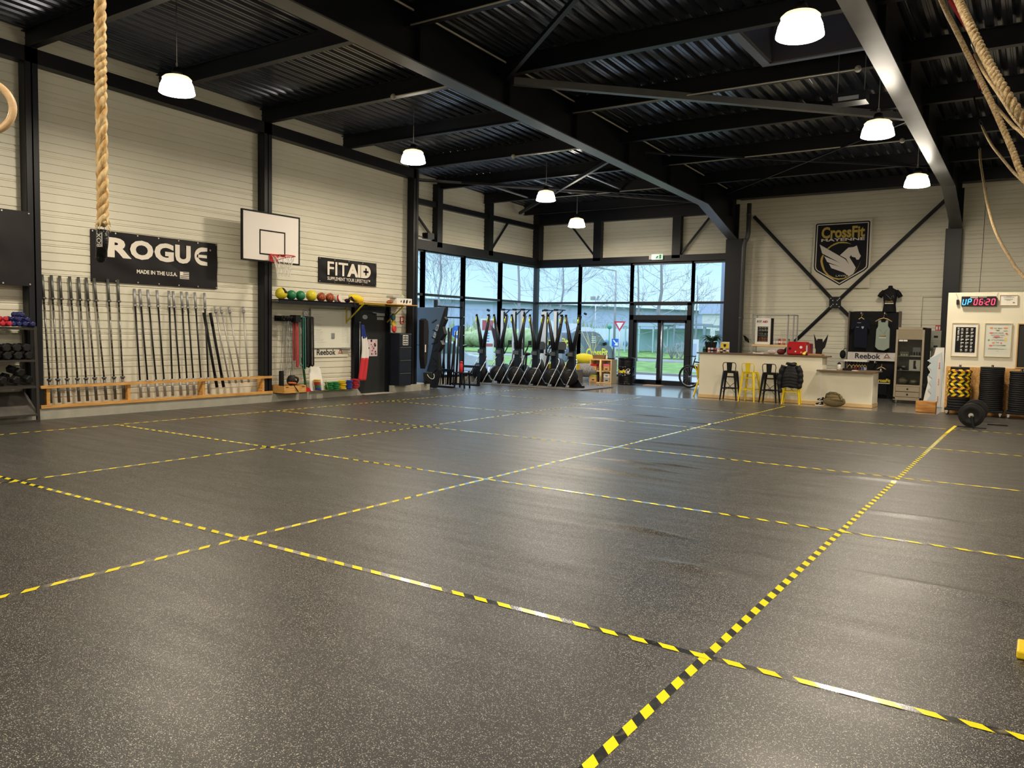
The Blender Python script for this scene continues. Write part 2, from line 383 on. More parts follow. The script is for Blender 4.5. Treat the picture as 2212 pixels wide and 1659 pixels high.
# roof deck: trapezoidal sheet, ribs along the fall
M_deck = mat('dark_roof_sheet', (.048,.056,.075), .20, .5, .3, 1.5, spec=.6)
def deck(xa, xb, ya, yb):
    b = MB(); x = xa; row = []
    while x < xb:
        row += [(x, .0), (x+.045, .0), (x+.055, .008), (x+.075, .008), (x+.085,.0), (x+.12,.0), (x+.15, .06), (x+.20, .06)]
        x += .23
    ys = [ya + (yb-ya)*i/2 for i in range(3)]
    b.sheet([[(X, y, ZD(y)+h) for X, h in row] for y in ys], smooth=False)
    return b
SKX0, SKX1, SKY0, SKY1 = -4.0, -2.35, 11.75, 13.45
for i, (xa, xb, ya, yb) in enumerate([(XG-.3, SKX0, YF, YB+.2), (SKX1, XR+.2, YF, YB+.2), (SKX0, SKX1, YF, SKY0), (SKX0, SKX1, SKY1, YB+.2)]):
    b = deck(xa, xb, ya, yb)
    for v in b.bm.verts: v.co.x = min(v.co.x, xb)
    struct('ceiling', b, M_deck, recalc=False)
b = MB(); b.box(XG-.4, XR+.3, YF-.2, YB+.3, 7.6, 7.7)
for v in b.bm.verts: v.co.z -= .027*(v.co.y-11.5) + .75
bm_roof = b
# the outer roof, open over the skylight
b.bm.free(); b = MB()
for xa, xb, ya, yb in [(XG-.4, SKX0, YF-.2, YB+.3), (SKX1, XR+.3, YF-.2, YB+.3), (SKX0, SKX1, YF-.2, SKY0), (SKX0, SKX1, SKY1, YB+.3)]:
    v = [b.v((x, y, ZD(y)+dz)) for dz in (.12, .22) for x, y in ((xa,ya),(xb,ya),(xb,yb),(xa,yb))]
    for f in ((3,2,1,0),(4,5,6,7),(0,1,5,4),(1,2,6,5),(2,3,7,6),(3,0,4,7)): b._f([v[i] for i in f])
struct('ceiling', b, M_steel)
# skylight
M_sky = mat('skylight_upstand', (.05,.042,.04), .5); M_skf = mat('skylight_rim', (.17,.20,.28), .45)
t = thing('skylight', (-3.6, 12.7, ZD(12.7)), 'roof skylight with grey upstand and milky dome beside the bright rafter', 'skylight')
b = MB(); zc = ZD(12.7)
b.box(SKX0, SKX1, SKY0, SKY0+.05, zc-.15, zc+.45).box(SKX0, SKX1, SKY1-.05, SKY1, zc-.15, zc+.45)
b.box(SKX0, SKX0+.05, SKY0, SKY1, zc-.15, zc+.45).box(SKX1-.05, SKX1, SKY0, SKY1, zc-.15, zc+.45)
obj('upstand', b, M_sky, t, world=True)
b = MB(); b.box(SKX0-.14, SKX1+.05, SKY0-.14, SKY0, zc-.16, zc-.12).box(SKX0-.14, SKX1+.05, SKY1, SKY1+.10, zc-.16, zc-.12).box(SKX0-.14, SKX0, SKY0, SKY1, zc-.16, zc-.12)
obj('rim', b, M_skf, t, world=True)
b = MB(); b.box(SKX0, SKX1, SKY0, SKY1, zc+.45, zc+.47); obj('dome_panel', b, mat('milky_skylight', (.30,.34,.42), .4, trans=.6), t, world=True)
b = MB(); b.bar((-3.3,12.15,zc+.1),(-2.5,13.2,zc+.3),.06,.06).bar((-3.4,12.1,zc+.02),(-2.4,12.1,zc+.02),.08,.12)
obj('opener_arm', b, M_steel, t, world=True)

# steel frame
YZ = Matrix(((0,0,1,0),(1,0,0,0),(0,1,0,0),(0,0,0,1)))   # (y, z) outline drawn out along x
def rafter(x, nm='steel_rafter', label=None):
    zb = lambda y: 5.66-.0258*(y-7.5)
    t = thing(nm, (x, 8, 5.6), label, 'roof beam'); 
    b = MB(); hz = 4.62
    web = [(YF, zb(YF)), (21.5, zb(21.5)), (24.0, hz), (24.28, hz), (24.28, ZD(24.3)-.01), (YF, ZD(YF)-.01)]
    b.prism(web, -.01, .01, Matrix.Translation((x,0,0)) @ YZ); obj('web', b, M_steel, t, world=True)
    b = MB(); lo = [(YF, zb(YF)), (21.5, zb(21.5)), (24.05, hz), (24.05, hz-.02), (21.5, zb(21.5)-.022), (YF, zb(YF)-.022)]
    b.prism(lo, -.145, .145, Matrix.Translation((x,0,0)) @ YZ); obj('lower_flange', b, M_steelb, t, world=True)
    b = MB(); up = [(YF, ZD(YF)), (24.2, ZD(24.2)), (24.2, ZD(24.2)-.02), (YF, ZD(YF)-.02)]
    b.prism(up, -.125, .125, Matrix.Translation((x,0,0)) @ YZ)
    for y in [YB-.7-2.4*i for i in range(12)]: b.box(x-.11, x+.11, y-.006, y+.006, zb(y), ZD(y))
    obj('upper_flange', b, M_steel, t, world=True)
    return t
rafter(-8.08, label='deep dark steel roof rafter crossing the middle of the hall')
rafter(-2.08, label='deep steel roof rafter with brightly lit underside beside the skylight')
rafter(3.92, label='dark steel roof rafter beyond the climbing ropes')
def ibeam(b, p0, p1, h, w_, t=.012):
    p0, p1 = Vector(p0), Vector(p1); z = Vector((0,0,h/2))
    b.bar(p0, p1, t, h); b.bar(p0+z, p1+z, w_, t*1.3); b.bar(p0-z, p1-z, w_, t*1.3)
PY = [-5.3+2.4*i for i in range(13)]
for i, y in enumerate(PY):
    for k, (xa, xb) in enumerate(((XG if y > 16.4 else XL-.1, -8.09), (-8.07, -2.09), (-2.07, 3.9), (3.94, XR))):
        if y < 3 and k in (0,): continue
        b = MB(); ibeam(b, (xa, y, ZR(y)+.15), (xb, y, ZR(y)+.15), .285, .13, .014)
        setp(obj('purlin_beam', b, M_steelb if False else M_steel), kind='structure')
# eaves beam of the long wall and its wall columns
b = MB(); zb = lambda y: 5.77-.027*(y-11.4)
b.prism([(YF, zb(YF)), (16.3, zb(16.3)), (16.3, zb(16.3)+.24), (YF, zb(YF)+.24)], -14.28, -14.06, YZ)
setp(obj('wall_beam', b, M_steel), kind='structure')
for y in (1.87, 6.67, 11.47, 16.32):
    b = MB(); ibeam_w = .19
    b.box(-14.28, -14.06, y-.012, y+.012, 0, ZR(y)); b.box(-14.08, -14.06, y-.1, y+.1, 0, ZR(y)); b.box(-14.28, -14.26, y-.1, y+.1, 0, ZR(y))
    for yy in (-.1, .1): b.box(-14.27, -14.075, y+yy-.006, y+yy+.006, 0, ZR(y))
    setp(obj('steel_column', b, M_steel), kind='structure')
for x, w_, wr in ((-8.0, .27, .25), (-2.0, .33, .06), (4.0, .33, .06)):
    b = MB(); b.box(x-w_, x+wr, YB-.36, YB-.05, 0, 4.60); b.box(x-w_*.9, x+w_*.1, YB-.115, YB-.05, 4.6, ZR(24.1))
    setp(obj('steel_column', b, M_steel, bev=.01), kind='structure')
# corner post and clerestory posts, beams above the glazing
b = MB(); b.box(XG-.05, XG+.25, YB-.3, YB+.05, 4.0, 6.0); setp(obj('steel_column', b, M_steel), kind='structure')
for y in (18.62, 21.25):
    b = MB(); b.box(XG-.02, XG+.2, y-.12, y+.12, 4.1, 5.95); setp(obj('steel_column', b, M_steel), kind='structure')
for x in (-12.8, -9.95):
    b = MB(); b.box(x-.14, x+.14, YB-.2, YB+.02, 4.1, 5.8); setp(obj('steel_column', b, M_steel), kind='structure')
b = MB(); b.box(XG-.08, XG+.2, 16.5, YB, 3.97, 4.25); setp(obj('wall_beam', b, M_steel), kind='structure')
b = MB(); b.box(XG-.1, -8.2, YB-.2, YB+.1, 4.0, 4.2); setp(obj('wall_beam', b, M_steel), kind='structure')
b = MB(); b.prism([(16.4, 5.27), (YB, 5.27), (YB, 5.42), (16.4, 5.42)], XG+.0, XG+.16, YZ); setp(obj('wall_beam', b, M_steel), kind='structure')
b = MB(); b.box(XG, -8.2, YB-.22, YB, 5.42, 5.95); setp(obj('wall_beam', b, M_steel), kind='structure')
b = MB(); b.box(-7.95, XR, YB-.3, YB, 5.8, 6.05); setp(obj('wall_beam', b, M_steel), kind='structure')
# braces in the clerestory strips
def brace(p0, p1, lab, w_=.055, nm='brace', cat='brace', m=None, grp=None):
    b = MB(); b.bar(p0, p1, w_, w_); return single(nm, b, m or M_steel, lab, cat, grp)
brace((XG+.1,17.2,5.3),(XG+.1,18.55,4.25),'thin dark diagonal brace above the speaker in the clerestory')
brace((XG+.1,22.35,5.3),(XG+.1,21.35,4.25),'thin dark diagonal brace in the clerestory panel nearest the glazed corner')
brace((-13.9,YB-.1,5.4),(-12.85,YB-.1,4.2),'thin dark diagonal brace above the glazing, right of the glazed corner')
brace((-9.85,YB-.1,4.2),(-8.85,YB-.1,5.4),'thin dark diagonal brace above the glazing next to the exit sign')
# cross bracing on the end wall
t = thing('cross_brace', (-5.05, YB-.14, 2.66), 'large dark steel X brace with bolted centre plate on the end wall', 'brace')
for q, (px, pz) in enumerate(((-7.50, 5.27), (-2.38, 5.40), (-7.50, .12), (-2.38, .05))):
    b = MB(); b.bar((-5.05, YB-.14, 2.66), (px, YB-.14, max(pz, .02)), .02, .12, up=(0,1,0)); b2 = b
    obj('strut', b2, M_steel, t, world=True)
    bb = MB(); bb.bar((-5.05, YB-.15, 2.66), (px, YB-.15, max(pz, .02)), .10, .012, up=(0,1,0)); obj('strut', bb, M_steel, t, world=True)
b = MB(); b.box(-5.21, -4.89, YB-.225, YB-.205, 2.5, 2.83); o = obj('gusset_plate', b, M_steel, t, world=True)
b = MB()
for dx, dz in ((-.12,.12),(-.06,.06),(.06,.06),(.09,.09),(.12,.12),(-.12,-.12),(-.09,-.09),(-.05,-.05),(.05,-.05),(.12,-.12)): b.cyl((-5.05+dx,YB-.24,2.665+dz),(-5.05+dx,YB-.22,2.665+dz),.013,n=8)
obj('bolt', b, M_chrome, t, world=True)
# roof bracing and conduits
def rb(xa, ya, xb, yb, lab, w_=.07, m=None): return brace((xa,ya,ZR(ya)-.03),(xb,yb,ZR(yb)-.03), lab, w_, 'roof_brace', 'brace', m)
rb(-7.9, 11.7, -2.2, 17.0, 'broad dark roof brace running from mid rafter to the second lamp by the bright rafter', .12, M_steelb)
rb(-7.9, 11.5, -4.8, 8.9, 'roof brace rising to the top edge of the view from mid rafter')
rb(-7.9, 17.2, -2.2, 21.5, 'thin roof brace crossing under the far purlins', .04)
rb(-7.9, 22.6, -2.2, 16.9, 'thin roof brace crossing the other way under the far purlins', .04)
rb(-15.2, 17.0, -8.3, 22.8, 'thin dark roof brace from the wall corner over the ski machines', .06)
rb(-15.1, 22.9, -8.3, 16.9, 'dark roof brace crossing above the third hanging lamp', .08)
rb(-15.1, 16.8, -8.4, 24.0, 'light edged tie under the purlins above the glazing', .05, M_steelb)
for i, x in enumerate((-13.6, -12.0, -10.4)):
    b = MB(); b.bar((x,18.75,ZR(19)+.05),(x,21.1,ZR(21)+.05),.07,.03); single('roof_tie', b, M_zinc, ['short pale tie between purlins, nearest the long wall','short pale tie between purlins, middle of three','short pale tie between purlins, nearest the middle rafter'][i], 'tie')
M_cond = mat('pale_conduit', (.50,.47,.38), .5)
b = MB(); b.tube([(-7.93, y, ZD(y)-.07) for y in range(4, 24)], .016, 6); single('conduit', b, M_cond, 'long pale cable conduit clipped along the top of the middle rafter', 'conduit')
CON = [(-10.4,11.38,-8.2,11.38),(-10.9,16.2,-8.2,16.2),(-12.9,21.0,-8.2,21.0),(-7.9,13.8,-2.7,13.8),(-7.9,18.6,-2.7,18.6),(-7.9,9.0,-2.7,9.0)]
CL = ['ending above the second hanging lamp','ending above the third hanging lamp','ending above the lamp in front of the glazing','running to the skylight','running under the far purlins','nearest the camera beyond the middle rafter']
for (xa,ya,xb,yb), l in zip(CON, CL):
    b = MB(); b.cyl((xa,ya,ZR(ya)-.02),(xb,yb,ZR(yb)-.02),.013,n=6); b.ball((xa if xa<-9 else xb,ya,ZR(ya)-.02),.055,n=10,m=6)
    single('conduit', b, M_cond, 'pale roof conduit with round junction box, '+l, 'conduit')
# ------------------------------------------------------------------ glazing
def window_bay(name, F, w_, h0, mul=.05):
    """one bay of the curtain wall in frame F (x across, y up, z into the room), with sill rail, transom and head"""
    t = thing(name, tuple(F.translation), None, None); t['kind'] = 'structure'
    b = MB(); b.M = F
    b.box(-.035, .035, h0, 4.02, -.05, .10); b.box(w_-.035, w_+.035, h0, 4.02, -.05, .10)
    b.box(0, w_, h0, h0+.08, -.04, .09); b.box(0, w_, 2.65, 2.72, -.04, .08); b.box(0, w_, 3.93, 4.02, -.04, .09)
    obj('window_frame', b, M_frame, t, world=True)
    for z0, z1 in ((h0+.08, 2.65), (2.72, 3.93)):
        b = MB(); b.M = F; v = [b.v(p) for p in ((.03,z0,0),(w_-.03,z0,0),(w_-.03,z1,0),(.03,z1,0))]; b._f(v)
        obj('pane', b, M_glass, t, world=True, recalc=False)
    return t
YS = [16.5, 17.35, 19.75, 21.85, 24.3]
YS = [16.5, 18.05, 20.0, 22.05, 24.3]
for i, (a, c) in enumerate(zip(YS, YS[1:])): window_bay('window_%d' % (i+1), WL(XG, a, 0), c-a, .2)
XS = [-15.25, -13.5, -11.53, -9.4, -8.3]
for i, (a, c) in enumerate(zip(XS, XS[1:])):
    if i != 2: window_bay('window_%d' % (i+5), WB(a, YB, 0), c-a, .2 if i < 2 else .06)
# entrance: frame, fanlight, two leaves
t = thing('door_1', (-10.45, YB, 0), None, None); t['kind'] = 'structure'
F = WB(-11.53, YB, 0); b = MB(); b.M = F; W_ = 2.13
b.box(.0,.13,0,2.68,-.06,.12).box(W_-.13,W_,0,2.68,-.06,.12).box(0,W_,2.60,2.72,-.06,.12).box(0,W_,2.12,2.28,-.06,.12).box(0,W_,0,.03,-.06,.12)
b.box(-.035,.035,2.7,4.02,-.05,.1).box(W_-.035,W_+.035,2.7,4.02,-.05,.1).box(0,W_,3.93,4.02,-.04,.09)
obj('door_frame', b, M_frame, t, world=True)
for x0_, x1_ in ((.13, W_/2), (W_/2, W_-.13)):
    b = MB(); b.M = F; z0, z1 = .03, 2.12
    b.box(x0_,x0_+.09,z0,z1,-.03,.05).box(x1_-.09,x1_,z0,z1,-.03,.05).box(x0_,x1_,z0,z0+.12,-.03,.05).box(x0_,x1_,z1-.09,z1,-.03,.05)
    lf = obj('door_leaf', b, M_frame, t, world=True)
    b = MB(); b.M = F; b._f([b.v(p) for p in ((x0_+.09,.15,0),(x1_-.09,.15,0),(x1_-.09,2.03,0),(x0_+.09,2.03,0))]); obj('pane', b, M_glass, lf, world=True, recalc=False)
b = MB(); b.M = F; b.cyl((W_/2+.07,.2,.09),(W_/2+.07,2.1,.09),.022,n=10); obj('pull_handle', b, M_chrome, t, world=True)
b = MB(); b.M = F; b._f([b.v(p) for p in ((.13,2.28,0),(W_-.13,2.28,0),(W_-.13,2.6,0),(.13,2.6,0))]); b._f([b.v(p) for p in ((.03,2.72,0),(W_-.03,2.72,0),(W_-.03,3.93,0),(.03,3.93,0))])
obj('pane', b, M_glass, t, world=True, recalc=False)
# exit sign
t = thing('exit_sign', (-10.55, YB-.24, 4.16), 'small lit green and white running man exit sign over the entrance doors', 'exit sign')
b = MB(); b.box(-10.75,-10.38,YB-.27,YB-.21,4.07,4.24); obj('housing', b, mat('sign_light', (.75,.85,.75), .5, emit=(.7,1,.75), es=.7), t, world=True)
b = MB(); F = WB(-10.6,YB-.275,4.09)
b.prism([(0,0),(.03,0),(.05,.04),(.08,.0),(.1,.01),(.07,.06),(.1,.08),(.09,.1),(.04,.09),(.0,.05),(.01,.04)],0,.002,F); b.prism([(.12,0),(.19,0),(.19,.13),(.12,.13)],0,.002,F)
obj('pictogram', b, mat('sign_green', (.02,.35,.12), .5), t, world=True)
b = MB(); b.box(-10.84,-10.75,YB-.27,YB-.2,4.08,4.22); obj('battery_box', b, M_white, t, world=True)
# rainwater pipe in the corner by the middle column
b = MB(); b.tube([(-7.56,YB-.45,5.62),(-7.56,YB-.45,4.75),(-7.58,YB-.45,4.62),(-7.66,YB-.45,4.47),(-7.68,YB-.45,4.3),(-7.68,YB-.45,0)], .065, 14)
for z in (5.3, 4.55, 2.2): b.cyl((-7.56 if z>4.6 else -7.63 if z>3 else -7.68,YB-.45,z-.03),(-7.56 if z>4.6 else -7.63 if z>3 else -7.68,YB-.45,z+.03),.075,n=14)
single('drain_pipe', b, mat('dark_grey_pipe', (.06,.062,.06), .35), 'dark grey rainwater drain pipe with elbows beside the middle column', 'pipe')
# small speaker above glazing
t = thing('wall_speaker', (-14.0, 16.75, 4.18), 'small black box speaker mounted high beside the clerestory', 'speaker')
b = MB(); b.box(-14.1,-13.9,16.62,16.9,4.1,4.26); obj('cabinet', b, M_black, t, world=True, bev=.01)
b = MB(); b.bar((-14.06,16.44,4.15),(-14.0,16.75,4.1),.03,.03); obj('bracket', b, M_steel, t, world=True)

# ------------------------------------------------------------------ pendant lamps
M_glow = mat('glowing_shade', (.9,.88,.8), .5, emit=(1,.90,.74), es=LAMP)
M_rim = mat('lamp_collar', (.55,.48,.38), .4, emit=(1,.75,.45), es=1.5)
def lamp(x, y, z, label):
    t = thing('pendant_lamp', (x, y, z), label, 'lamp', group='bell lamps hanging from the roof')
    b = MB(); b.lathe([(.17,.215),(.20,.20),(.235,.12),(.258,.01),(.24,0),(0.0,-.012)], n=28); obj('lamp_shade', b, M_glow, t)
    b = MB(); b.lathe([(.205,.195),(.212,.215),(.18,.245),(.09,.27)], n=28, cap=False); obj('collar', b, M_rim, t)
    b = MB(); b.lathe([(.09,.27),(.075,.32),(.06,.37),(.02,.39)], n=16); obj('gear_housing', b, M_black, t)
    zt = ZD(y)-z
    b = MB(); b.cyl((0,0,.39),(0,0,zt),.005,n=6); b.tube([(.02*math.cos(a),0,.43+.03*math.sin(a)) for a in [i*PI/4 for i in range(8)]],.004,5,closed=True); obj('hanger', b, M_zinc, t)
    ld = bpy.data.lights.new('lamp_glow', 'AREA'); ld.shape = 'DISK'; ld.size = .42; ld.energy = BEAM; ld.color = (1,.87,.69)
    lo = bpy.data.objects.new('lamp_glow', ld); col.objects.link(lo); lo.parent = t; lo.location = (0,0,-.03)
    return t
L0 = lamp(-11.05, 7.32, 5.12, 'lit bell lamp hanging nearest the camera along the barbell wall')
def lampc(x,y,z,label):
    r = dup(L0, (x,y,z), label=label)
    return r
lampc(-11.15, 12.83, 5.12, 'lit bell lamp hanging out from the black padded hoop wall, second along the barbell wall')
lampc(-11.17, 18.18, 5.12, 'lit bell lamp hanging over the ski machines, third in its row')
lampc(-11.97, 21.3, 4.85, 'farthest lit bell lamp, hanging just in front of the glazing')
lampc(-2.42, 9.2, 4.95, 'largest looking lit bell lamp hanging below the skylight')
lampc(-2.45, 14.3, 4.95, 'lit bell lamp beside the bright rafter, between two others of its row')
lampc(-2.47, 19.3, 4.95, 'lit bell lamp nearest the end wall, over the crest')
for x, y in ((-11.05,2.0),(-11.05,-3.3),(-2.42,4.0),(-2.42,-1.2),(-2.42,-6.0),(5.9,4.0),(5.9,9.2),(5.9,14.5),(5.9,20),(5.9,-1.5)):
    lampc(x, y, 5.0, 'lit bell lamp of the same row pattern outside this view')
# projector-like heater box hanging by wires
t = thing('hanging_heater', (-2.75, 13.6, 5.3), 'dark box hanging on two wires under the roof below the skylight', 'heater')
b = MB(); b.box(-3.0,-2.5,13.45,13.75,5.35,5.5); obj('casing', b, M_steel, t, world=True)
b = MB(); b.box(-2.9,-2.6,13.43,13.46,5.37,5.43); obj('grille', b, M_zinc, t, world=True)
b = MB(); b.cyl((-2.95,13.6,5.5),(-2.95,13.6,ZD(13.6)),.004,n=5).cyl((-2.55,13.6,5.5),(-2.55,13.6,ZD(13.6)),.004,n=5); obj('wire', b, M_zinc, t, world=True)
# ------------------------------------------------------------------ barbells leaning on the long wall
def aim(o, p0, p1, roll=0):
    p0, p1 = Vector(p0), Vector(p1); o.location = p0
    o.rotation_euler = (Matrix.Rotation(0, 3, 'Z') @ (p1-p0).to_track_quat('Z', 'Y').to_matrix()).to_euler()
M_dsleeve = mat('dark_bar_sleeve', (.13,.13,.12), .4, .6)
M_worn = mat('worn_bar_steel', (.30,.29,.26), .32, .9, .85, 5, stretch=(1,1,3), c2='#141414')
M_ssleeve = mat('silver_bar_sleeve', (.36,.36,.36), .5, .7)
M_bshaft = mat('black_bar_shaft', (.008,.008,.008), .35)
def barbell(L, sl, sr, cr_, m_s, m_c, label, group, name='barbell'):
    t = thing(name, (0,0,0), label, 'barbell', group=group)
    b = MB(); b.cyl((0,0,sl),(0,0,L-sl),.016,n=10); obj('shaft', b, m_c, t)
    for z0, z1, zc in ((0, sl, sl-.035), (L-sl, L, L-sl)):
        b = MB(); b.cyl((0,0,z0),(0,0,z1),sr,n=14); sv = obj('sleeve', b, m_s, t)
        b = MB(); b.cyl((0,0,zc),(0,0,zc+.035),cr_,n=16); obj('collar', b, m_s, sv)
    return t
ORD = ['first','second','third','fourth','fifth','sixth','seventh','eighth','ninth','tenth','eleventh','twelfth','thirteenth','fourteenth','fifteenth','sixteenth','seventeenth','eighteenth','nineteenth','twentieth']
OT = [6.87,7.02,7.16,7.33,7.48,7.62,7.76,8.01,8.20]; OB = [6.92,7.06,7.22,7.40,7.55,7.71,7.89,8.06,8.22]
proto = barbell(2.2, .42, .025, .04, M_dsleeve, M_worn, None, 'long dark barbells leaning in the timber rack')
for i, (a, c) in enumerate(zip(OT, OB)):
    lab = f'dark sleeved barbell leaning on the wall, {ORD[i]} from the dumbbell rack'
    o = proto if i == 0 else dup(proto)
    o['label'] = lab; aim(o, (-14.13, c, .262), (-14.252, a, 2.47))
WT = [8.52,8.63,8.79,8.98,9.23,9.32,9.50,9.62,9.80,10.02]; WBt = [8.56,8.72,8.90,9.06,9.22,9.40,9.55,9.70,9.87,10.03]
proto = barbell(2.05, .33, .025, .037, M_ssleeve, M_bshaft, None, 'black shaft barbells with silver sleeves in the timber rack')
for i, (a, c) in enumerate(zip(WT, WBt)):
    lab = f'black shaft barbell with silver sleeves, {ORD[i]} from the dark sleeved ones'
    o = proto if i == 0 else dup(proto)
    o['label'] = lab; aim(o, (-14.13, c, .262), (-14.252, a, 2.30))
for i, (a, c) in enumerate(((10.01,10.20),(10.16,10.36))):
    t = thing('axle_bar', (0,0,0), ['thick black axle bar leaning beside the last black shaft barbell','thick black axle bar leaning next to the thin silver bars'][i], 'axle bar', group='thick black axle bars')
    b = MB(); b.cyl((0,0,.25),(0,0,1.27),.027,n=12); obj('shaft', b, M_matte, t)
    for z0, z1 in ((0,.25),(1.27,1.55)):
        b = MB(); b.cyl((0,0,z0),(0,0,z1),.030,n=12); obj('sleeve', b, M_matte, t)
    aim(t, (-14.10, c, .38), (-14.255, a, 1.91))
TT = [10.26,10.40,10.60,10.96]; TB = [10.52,10.68,10.83,11.0]
proto = barbell(1.62, .13, .024, .034, M_ssleeve, mat('thin_silver_shaft', (.42,.41,.38), .45, .6), None, 'light silver technique bars in the timber rack')
for i, (a, c) in enumerate(zip(TT, TB)):
    o = proto if i == 0 else dup(proto)
    o['label'] = ['thin silver short barbell next to the thick black axle bars','thin silver short barbell, second of the four','thin silver short barbell, third of the four','thin silver short barbell nearest the basketball column'][i]
    aim(o, (-14.12, c, .45), (-14.252, a, 2.06))
# timber rack on the plinth
t = thing('timber_bar_rack', (-14.1, 9.0, .185), 'long pine timber rack holding the barbells on the concrete plinth', 'rack')
for z0, z1 in ((.187, .245), (.525, .575)):
    b = MB(); b.box(-14.05, -14.005, 6.70, 11.55, z0, z1); obj('front_board', b, M_pine, t, world=True, bev=.003)
b = MB(); b.box(-14.23, -14.05, 6.78, 11.36, .187, .21); obj('bottom_board', b, M_pine, t, world=True)
for y in (6.84, 8.28, 9.86, 11.33):
    b = MB(); b.box(-14.22, -14.05, y-.03, y+.03, .21, .575); obj('upright', b, M_pinex, t, world=True, bev=.003)
# ------------------------------------------------------------------ banners
M_ban = mat('black_vinyl', (.008,.0065,.0075), .38, bump=.35, bscale=1.6, spec=.3)
M_print = mat('cream_print', (.80,.74,.64), .5)
def banner(y0, y1, z0, z1, x, label, wav=.012, nm='banner', eye=None):
    t = thing(nm, (x, (y0+y1)/2, z0), label, 'banner')
    b = MB(); n, m = 30, 14
    b.sheet([[(x+.006+wav*math.sin(3.1*v/m*PI+u*.5)*math.sin(2.3*u/n*PI)*math.sin(v/m*PI), y0+(y1-y0)*u/n, z0+(z1-z0)*v/m) for u in range(n+1)] for v in range(m+1)])
    b.box(x-.008, x-.002, y0, y1, z0, z1)
    obj('vinyl_sheet', b, M_ban, t, world=True, recalc=False)
    b = MB(); k = int((y1-y0)/.42)
    for j in range(k+1):
        for z in (z0+.03, z1-.03): b.cyl((x, y0+.03+(y1-y0-.06)*j/k, z), (x+.02, y0+.03+(y1-y0-.06)*j/k, z), .013, n=8)
    obj('eyelet', b, M_chrome, t, world=True)
    return t
X = -14.275
t = banner(7.72, 10.34, 2.40, 3.33, X, 'large black vinyl banner with wide cream lettering above the barbells')
w0 = 8.05
for s, (a, c) in (('R',(8.02,8.48)),('O',(8.45,8.92)),('G',(8.94,9.35)),('U',(9.38,9.72))):
    lettering(s, c-a, .36, WL(X+.014, a, 2.86), M_print, t, bold=.05)
b = MB(); A = [(.33*math.cos(u)*.56, .18*math.sin(u)) for u in [PI/2+PI*i/14 for i in range(15)]]
o_ = [(9.99+p[0], 3.04+p[1]) for p in A]; i_ = [(9.99+p[0]*.55, 3.04+p[1]*.52) for p in A][::-1]
b.prism([(10.10,3.22)]+o_+[(10.10,2.86),(10.10,2.93)]+i_+[(10.10,3.15)], X+.014, X+.017, YZ)
b.prism([(9.86,3.01),(10.09,3.01),(10.09,3.07),(9.86,3.07)], X+.014, X+.017, YZ); obj('lettering', b, M_print, t, world=True)
lettering('MADE IN THE U.S.A.', .84, .075, WL(X+.014, 8.58, 2.60), M_print, t, bold=.03)
b = MB(); b.prism([(9.48,2.56),(9.68,2.56),(9.68,2.70),(9.48,2.70)], X+.014, X+.016, YZ); fl = obj('flag_print', b, M_print, t, world=True)
b = MB()
for k in range(4): b.box(X+.0165, X+.018, 9.55 if k > 1 else 9.485, 9.675, 2.575+.034*k, 2.588+.034*k)
obj('flag_stripe', b, M_ban, fl, world=True)
b = MB(); b.lathe([(.02,0),(.02,.002)], (X+.014, 10.17, 3.18), (1,0,0), 12); obj('trademark', b, mat('faded_print', (.3,.28,.25), .5), t, world=True)
t = banner(13.10, 15.05, 2.72, 3.31, X, 'smaller black vinyl banner with white lettering above the ball shelf', .008)
lettering('FIT', .67, .32, WL(X+.014, 13.37, 2.91), M_print, t, bold=.012)
lettering('AI', .46, .32, WL(X+.014, 14.01, 2.91), M_print, t, bold=.05)
b = MB(); D_ = [(14.485,2.91),(14.63,2.91)]+[(14.63+.20*math.sin(a), 3.07-.16*math.cos(a)) for a in [PI*i/12 for i in range(13)]]+[(14.485,3.23)]
b.prism(D_, X+.014, X+.017, YZ); dd = obj('lettering', b, M_print, t, world=True)
b = MB(); b.box(X+.017, X+.020, 14.57, 14.75, 3.045, 3.095); b.box(X+.017, X+.020, 14.635, 14.685, 2.98, 3.16); obj('plus_sign', b, M_ban, dd, world=True)
lettering('SUPPLEMENT YOUR LIFESTYLE\u2122', 1.44, .085, WL(X+.014, 13.37, 2.79), M_print, t, bold=.01)
t = banner(4.9, 6.60, 2.24, 3.46, -14.045, 'plain black vinyl banner hung over the column above the dumbbell rack', .01)

# ------------------------------------------------------------------ basketball backboard
t = thing('basketball_hoop', (-13.75, 11.33, 3.05), 'white basketball backboard with red rim and net fixed to a column', 'basketball hoop')
b = MB(); b.box(-13.77, -13.74, 10.56, 12.04, 3.03, 4.03); obj('backboard', b, mat('backboard_white', (.72,.67,.62), .5), t, world=True)
b = MB()
def fr(y0, y1, z0, z1, w_, x0_, x1_):
    b.box(x0_, x1_, y0, y1, z0, z0+w_); b.box(x0_, x1_, y0, y1, z1-w_, z1); b.box(x0_, x1_, y0, y0+w_, z0+w_, z1-w_); b.box(x0_, x1_, y1-w_, y1, z0+w_, z1-w_)
fr(10.54, 12.06, 3.01, 4.05, .03, -13.78, -13.73); obj('edge_frame', b, M_matte, t, world=True)
b = MB(); fr(10.98, 11.66, 3.16, 3.68, .028, -13.74, -13.735); obj('target_square', b, M_matte, t, world=True)
b = MB(); hc = (-13.40, 11.33); ring = [(hc[0]+.235*math.cos(a), hc[1]+.235*math.sin(a), 3.14) for a in [2*PI*i/32 for i in range(32)]]
b.tube(ring, .011, 8, closed=True); b.box(-13.74, -13.69, 11.24, 11.42, 3.02, 3.19); b.bar((-13.7,11.28,3.13),(-13.62,11.28,3.135),.03,.02); b.bar((-13.7,11.38,3.13),(-13.62,11.38,3.135),.03,.02)
